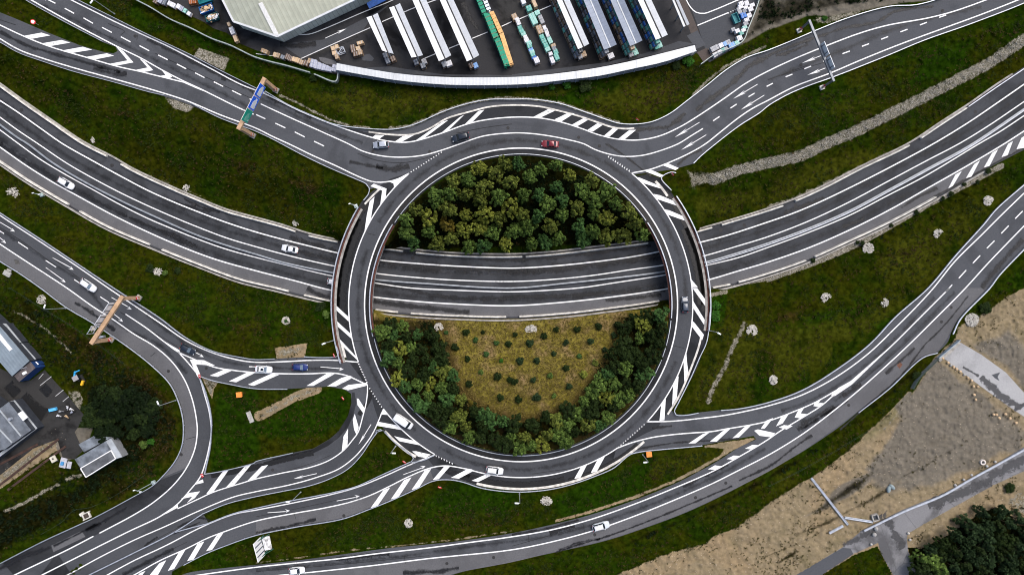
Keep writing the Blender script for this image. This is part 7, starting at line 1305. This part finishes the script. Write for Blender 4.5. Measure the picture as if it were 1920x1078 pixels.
def tree(label, px, R, Hh, colour, kind='tree', group=None, name=None, cat='tree', top=True):
    """px: crown centre as seen; R crown radius (m); Hh total height"""
    v = rt_.randrange(5); key = (colour, kind, v)
    if key not in CR: CR[key] = crown_mesh(100+v*7+len(colour)*31+ord(colour[0]), kind, LEAF[colour])
    zg = zt(*px); p = U(px[0], px[1], zg+Hh*.6 if top else zg); ix = CX+p[0]/S; iy = CY-p[1]/S
    z_ = zt(ix, iy); root = thing(name or ('broadleaf_tree' if kind == 'tree' else 'shrub' if kind == 'bush' else 'conifer_tree'), label, cat, (p[0], p[1], z_), rt_.uniform(0, 6.28), group)
    o = bpy.data.objects.new('crown', CR[key]); COL.objects.link(o); o.parent = root; hs = {'tree': 1.75, 'bush': 1.25, 'fir': 2.55}[kind]; o.scale = (R, R*rt_.uniform(.9, 1.1), Hh/hs)
    if kind != 'bush':
        o = bpy.data.objects.new('trunk', TRUNKS[v % 3]); COL.objects.link(o); o.parent = root; o.scale = (R, R, Hh/1.75)
    else:
        o = bpy.data.objects.new('stems', TRUNKS[v % 3]); COL.objects.link(o); o.parent = root; o.scale = (R*.7, R*.7, Hh/1.6)
# upper grove: positions read row by row
def poisson(test, x0, x1, y0, y1, dist, seed, n=6000):
    r = random.Random(seed); P = []
    for _ in range(n):
        p = (r.uniform(x0, x1), r.uniform(y0, y1))
        if test(*p) and all((p[0]-q[0])**2+(p[1]-q[1])**2 > dist*dist for q in P): P.append(p)
    return P
mn_y = lambda x: float(np.interp(x, [p[0] for p in MN], [p[1] for p in MN]))
grove = poisson(lambda x, y: math.hypot(x-RC[0], y-RC[1]) < 269 and y < mn_y(x)-17 and not (x < 745 and y > 420), 715, 1240, 300, 470, 24.2, 3)
for p in grove:
    fx = (p[0]-740)/460; c = rt_.choices(['mid green', 'blue green', 'olive', 'yellow green'], [4, 1.3 if fx > .5 or fx < .2 else .6, 3.0, 1.6 if .25 < fx < .6 and p[1] > 370 else .5])[0]
    if math.hypot(p[0]-827, p[1]-415) < 16: c = 'ochre'
    tree('%s leafy tree in the dense grove in the upper half of the roundabout' % c, p, 2.18*rt_.uniform(.84, 1.18), 7.0*rt_.uniform(.8, 1.12), c, 'tree', 'trees of the upper grove')
lawn_test = lambda x, y: bool(inside(np.array([x]), np.array([y]), [(806, 592)]+LAWN[1:-1]+[(1180, 586)])[0])
low = poisson(lambda x, y: math.hypot(x-RC[0], y-RC[1]) < 270 and y > float(np.interp(x, [q[0] for q in MS], [q[1] for q in MS]))+20 and not lawn_test(x, y) and not (795 < x < 880 and y < 625), 700, 1260, 590, 850, 18.5, 8)
for p in low:
    side = 'left' if p[0] < 850 else 'right' if p[0] > 1110 else 'bottom'
    c = rt_.choices(['mid green', 'blue green', 'dark green', 'olive', 'yellow green'], [2.2, 1.2, 5 if side != 'bottom' else 2.6, .6, .25])[0]
    tree('%s tree in the belt on the %s side of the dry lawn' % (c, side), p, 2.15*rt_.uniform(.78, 1.2), 5.4*rt_.uniform(.75, 1.15), c, 'tree', 'trees of the belt, %s side' % side)
BU = [('C2', [(1425,335,'blue green',.8), (1575,330,'dark green',1.25), (1645,390,'blue green',.9), (1700,330,'dark green',.65), (1800,410,'blue green',.9), (1895,420,'dark green',1.1), (1490,445,'dark green',1.35), (1325,405,'dark green',1.4), (1725,495,'blue green',.9), (1585,530,'dark green',1.05), (1390,555,'dark green',1.2), (1835,545,'bright green',.7), (1685,630,'mid green',.9), (1485,640,'dark green',1.0), (1805,665,'dark green',1.3), (1905,690,'dark green',1.0), (1595,720,'dark green',1.1), (1830,820,'dark green',1.2)]),
      ('C3', [(20,350,'dark green',.85), (135,415,'fir green',1.3), (240,360,'dark green',1.1), (330,310,'dark green',1.05), (490,310,'dark green',1.15), (650,285,'dark green',1.25), (795,275,'dark green',1.3), (405,410,'fir green',1.0), (590,400,'fir green',1.1), (765,355,'fir green',1.1), (312,492,'fir green',.9), (695,462,'fir green',.9), (505,510,'blue green',.9), (60,545,'fir green',1.2), (187,545,'fir green',1.15), (625,560,'olive',1.1), (405,600,'dark green',1.05), (285,655,'mid green',.95), (540,650,'yellow green',1.3), (160,690,'fir green',.95), (20,700,'dark green',1.2), (430,740,'fir green',1.1), (50,830,'dark green',1.3), (185,820,'fir green',1.4), (315,808,'mid green',.85), (525,830,'yellow green',.9), (640,750,'grey brown',.95), (860,420,'dark green',1.0), (800,560,'bright green',.8)])]
for tl, L in BU:
    for x, y, c, r_ in L: tree('%s %s bush on the dry lawn in the lower half of the roundabout' % ('round' if r_ > 1 else 'small', c), t1(tl, x, y), r_*1.02, r_*1.55, c, 'bush', 'bushes on the dry lawn', cat='bush')
for lb, p, r_, c, h_ in [('bright green shrub mass against the right bridge wall, upper', (1343, 572), 1.6, 'bright green', 1.8), ('bright green shrub against the right bridge wall, lower', (1343, 592), 1.7, 'bright green', 1.8), ('bright green shrub under the end of the curved canopy', (1292, 112), 1.8, 'bright green', 1.6), ('dark shrub left of the bright one under the curved canopy', (1270, 122), 1.6, 'dark green', 1.4), ('dark shrub below the curved canopy, in the middle', (1096, 158), 2.4, 'dark green', 1.6), ('green shrub below the curved canopy, left', (1064, 158), 1.4, 'bright green', 1.3), ('small green shrub below the curved canopy, far left', (1034, 163), 1.1, 'bright green', 1.0), ('dark shrub beside the fence end at the canopy', (588, 146), 1.2, 'dark green', 1.2), ('light green shrub on the scrub inside the left bend', (282, 829), 1.1, 'bright green', 1.4), ('dark shrub left of the light one inside the left bend', (268, 833), 1.4, 'mid green', 1.4), ('green shrub on the left of the loose stone pile', (281, 503), 1.4, 'dark green', 1.2), ('green shrub on the right of the loose stone pile', (310, 512), 1.0, 'mid green', 1.0), ('dark shrub right of the loose stone pile', (333, 507), 1.1, 'dark green', 1.0), ('shrub growing in the stone ring by the left bridge', (536, 602), .6, 'blue green', .8), ('dark green shrub by the stone heap at the concrete path', (1850, 578), 2.0, 'dark green', 1.7), ('low shrub by the left bridge end', (602, 578), 1.9, 'dark green', 1.4), ('low shrub right of the one at the left bridge end', (612, 590), 1.4, 'mid green', 1.2), ('shrub on the verge at the upper right, by the grey ground', (1547, 34), .9, 'bright green', .9), ('shrub in the sandy verge beside the service road', (1895, 915), 1.6, 'dark green', 1.2), ('low dark shrub at the sandy lot corner', (1722, 705), 1.6, 'dark green', 1.1)]:
    tree(lb, p, r_, h_, c, 'bush', cat='shrub')
for i, (x, y) in enumerate([(330,870), (415,800), (160,760+0), (660,740), (700,745), (915,612), (1105,515), (1300,410), (1360,378), (1460,305), (1555,290), (1640,210)]):
    if (x, y) in ((330,870), (660,740), (700,745), (915,612), (1105,515), (1300,410), (1360,378), (1460,305), (1555,290), (1640,210)): tree('small dark shrub in the gravel verge of the motorway', t1('B4', x, y), rt_.uniform(.6, 1.0), .9, 'dark green', 'bush', 'shrubs in the gravel verge', cat='shrub', top=False)
for i, p in enumerate(poisson(lambda x, y: inside(np.array([x]), np.array([y]), [(172,748), (205,728), (255,735), (290,755), (292,800), (255,818), (190,818), (166,790)])[0], 160, 300, 725, 825, 17, 4)):
    tree('very dark green tree in the clump above the grey shed at lower left', p, 2.2*rt_.uniform(.7, 1.2), 3.2*rt_.uniform(.85, 1.1), rt_.choice(['deep green', 'deep green', 'dark green']), 'tree', 'trees of the clump above the shed')
BR = t('D4', (1100,905), (1180,850), (1340,800), (1500,650), (1640,590), (1730,590), (1800,650), (1916,640), (1990,720), (1990,1200), (1150,1180))
for p in poisson(lambda x, y: bool(inside(np.array([x]), np.array([y]), BR)[0]) and math.hypot(x-1876, y-1068) > 14 and math.hypot(x-1868, y-1000) > 10, 1700, 1940, 940, 1100, 19, 6):
    c = rt_.choices(['fir green', 'dark green', 'mid green'], [3, 2.5, 1])[0]; tree('%s tree in the wood at the bottom right corner' % c, p, 2.3*rt_.uniform(.75, 1.2), 5.0*rt_.uniform(.7, 1.2), c, rt_.choice(['fir', 'tree']), 'trees of the bottom right wood')
for i, p in enumerate([(1712, 1048), (1717, 1030)]): b = None
# ------------------------------------------------------------------ rough meadow grass, weeds and rubble
rs = np.random.RandomState(21)
def scatter(n, weight):
    w = (weight*(FX > -50)*(FX < 1970)*(FY > -50)*(FY < 1130)).ravel().astype(float); w /= w.sum(); idx = rs.choice(len(w), n, p=w)
    return idx
base_w = off*(1-ATT['sand'])*(1-ATT['grey'])*(1-ATT['stone'])*(np.clip(Fdr/6, 0, 1))
pat = np.clip((vnoise(18, 31)-.35)*2.2, .03, 1)*np.clip((vnoise(70, 32)-.2)*1.6, .1, 1)
def tuftmesh(name, idx, size, m, spread=.5, blades=5, lift=.35):
    P = gv[idx]+np.stack([rs.uniform(-.2, .2, len(idx)), rs.uniform(-.2, .2, len(idx)), np.zeros(len(idx))], 1); n = len(P)
    a = rs.uniform(0, 6.28, (n, blades)); L = rs.uniform(.6, 1.25, (n, blades))*size; w_ = L*.28; up = rs.uniform(.25, 1.0, (n, blades))*lift*size/.35
    dx, dy = np.cos(a), np.sin(a); s0 = P[:, None, :]+np.stack([dx*.05, dy*.05, np.zeros_like(a)], -1)
    v0 = s0+np.stack([-dy*w_, dx*w_, np.zeros_like(a)], -1); v1 = s0+np.stack([dy*w_, -dx*w_, np.zeros_like(a)], -1); v2 = s0+np.stack([dx*L, dy*L, up], -1)
    V = np.stack([v0, v1, v2], 2).reshape(-1, 3).astype(np.float32); nf = n*blades
    me = bpy.data.meshes.new(name); me.vertices.add(len(V)); me.vertices.foreach_set('co', V.ravel()); me.loops.add(len(V)); me.loops.foreach_set('vertex_index', np.arange(len(V), dtype=np.int32)); me.polygons.add(nf); me.polygons.foreach_set('loop_start', np.arange(0, len(V), 3, dtype=np.int32))
    at_ = me.attributes.new('tone', 'FLOAT', 'POINT'); at_.data.foreach_set('value', np.repeat(rs.rand(n), blades*3).astype(np.float32)); me.materials.append(m); me.update(); me.validate()
    o = bpy.data.objects.new(name, me); COL.objects.link(o); return o
GR1 = leafmat('grass_green', (.006, .014, .0006), (.032, .05, .004)); GR2 = leafmat('grass_olive', (.012, .012, .0008), (.06, .052, .008)); GR3 = leafmat('weed_brown', (.015, .009, .002), (.07, .045, .015)); GR4 = leafmat('straw', (.07, .055, .010), (.26, .20, .06))
o = tuftmesh('meadow_grass', scatter(15000, base_w*pat*(1-ATT['dark'])*(1-ATT['dry'])), .34, GR1); tag(o, 'short green grass tufts spread over the meadows between the roads', 'grass', kind='stuff')
o = tuftmesh('dry_grass', scatter(8000, base_w*np.clip((vnoise(30, 41)-.4)*2.5, .03, 1)*(1-ATT['dark']*.6)*(1-ATT['dry'])), .36, GR2); tag(o, 'olive brown rough grass spread over the meadows between the roads', 'grass', kind='stuff')
o = tuftmesh('weeds', scatter(3000, base_w*(ATT['brown']+.06)*(1-ATT['dry'])), .4, GR3); tag(o, 'brown weeds in the rough patches of the meadows', 'weeds', kind='stuff')
o = tuftmesh('lawn_straw', scatter(9000, ATT['dry']*off*(1-ATT['dark'])*(np.hypot(FX-RC[0], FY-RC[1]) < 272)), .3, GR4); tag(o, 'straw coloured dry grass on the lawn inside the roundabout', 'grass', kind='stuff')
o = tuftmesh('scrub', scatter(8000, off*np.clip(ATT['dark']-.3, 0, 1)*(ATT['sand'] < .5)*np.clip((vnoise(14, 51)-.3)*2, .02, 1)), .5, LEAF['deep green'], blades=7, lift=.5); tag(o, 'dark low scrub under the trees and on the bottom left waste ground', 'scrub', kind='stuff')
idx = scatter(1600, (ATT['sand'] > .5)*(np.clip((vnoise(10, 61)-.55)*5, 0, .25)*(1-ATT['grey'])+ATT['dark']*(ATT['dark'] > .3)*.6)*np.clip((vnoise(45, 62)-.3)*2, .05, 1)*(~inside(FX, FY, PAD))*(~inside(FX, FY, SROAD)))
o = tuftmesh('sand_weeds', idx, .3, GR2); tag(o, 'sparse weeds growing on the sandy building ground', 'weeds', kind='stuff')
def rubble(name, label, idx, lo, hi, m):
    P = gv[idx]; n = len(P); tv = np.array([(1,0,0), (-1,0,0), (0,1,0), (0,-1,0), (0,0,1)], float); tf = [(0,2,4), (2,1,4), (1,3,4), (3,0,4)]
    r_ = rs.uniform(lo, hi, n); k_ = rs.uniform(.6, 1.3, (n, 5, 3)); a = rs.uniform(0, 6.28, n); ca, sa = np.cos(a), np.sin(a); T = tv[None]*k_*r_[:, None, None]
    X = T[..., 0]*ca[:, None]-T[..., 1]*sa[:, None]+P[:, None, 0]+rs.uniform(-.2, .2, n)[:, None]; Y = T[..., 0]*sa[:, None]+T[..., 1]*ca[:, None]+P[:, None, 1]+rs.uniform(-.2, .2, n)[:, None]; Z = T[..., 2]*.8+P[:, None, 2]
    V = np.stack([X, Y, Z], -1).reshape(-1, 3); F = (np.array(tf)[None]+(np.arange(n)*5)[:, None, None]).reshape(-1, 3)
    me = bpy.data.meshes.new(name); me.from_pydata(V.tolist(), [], F.tolist()); me.materials.append(m); me.update(); o = bpy.data.objects.new(name, me); COL.objects.link(o); tag(o, label, 'stones', kind='stuff')
rubble('loose_gravel', 'pale loose stones in the gravel strips and rubble verges', scatter(4600, ATT['stone']**2*(ATT['stone'] > .62)), .07, .17, plain('gravel_stone', (.36, .335, .285), .3, 2))
rubble('ground_rubble', 'small stones strewn over the sandy building ground', scatter(2500, ((ATT['sand'] > .5)+.002*off)*(~inside(FX, FY, PAD))*(~inside(FX, FY, SROAD))), .06, .16, plain('rubble_tan', (.36, .30, .22), .3, 2))
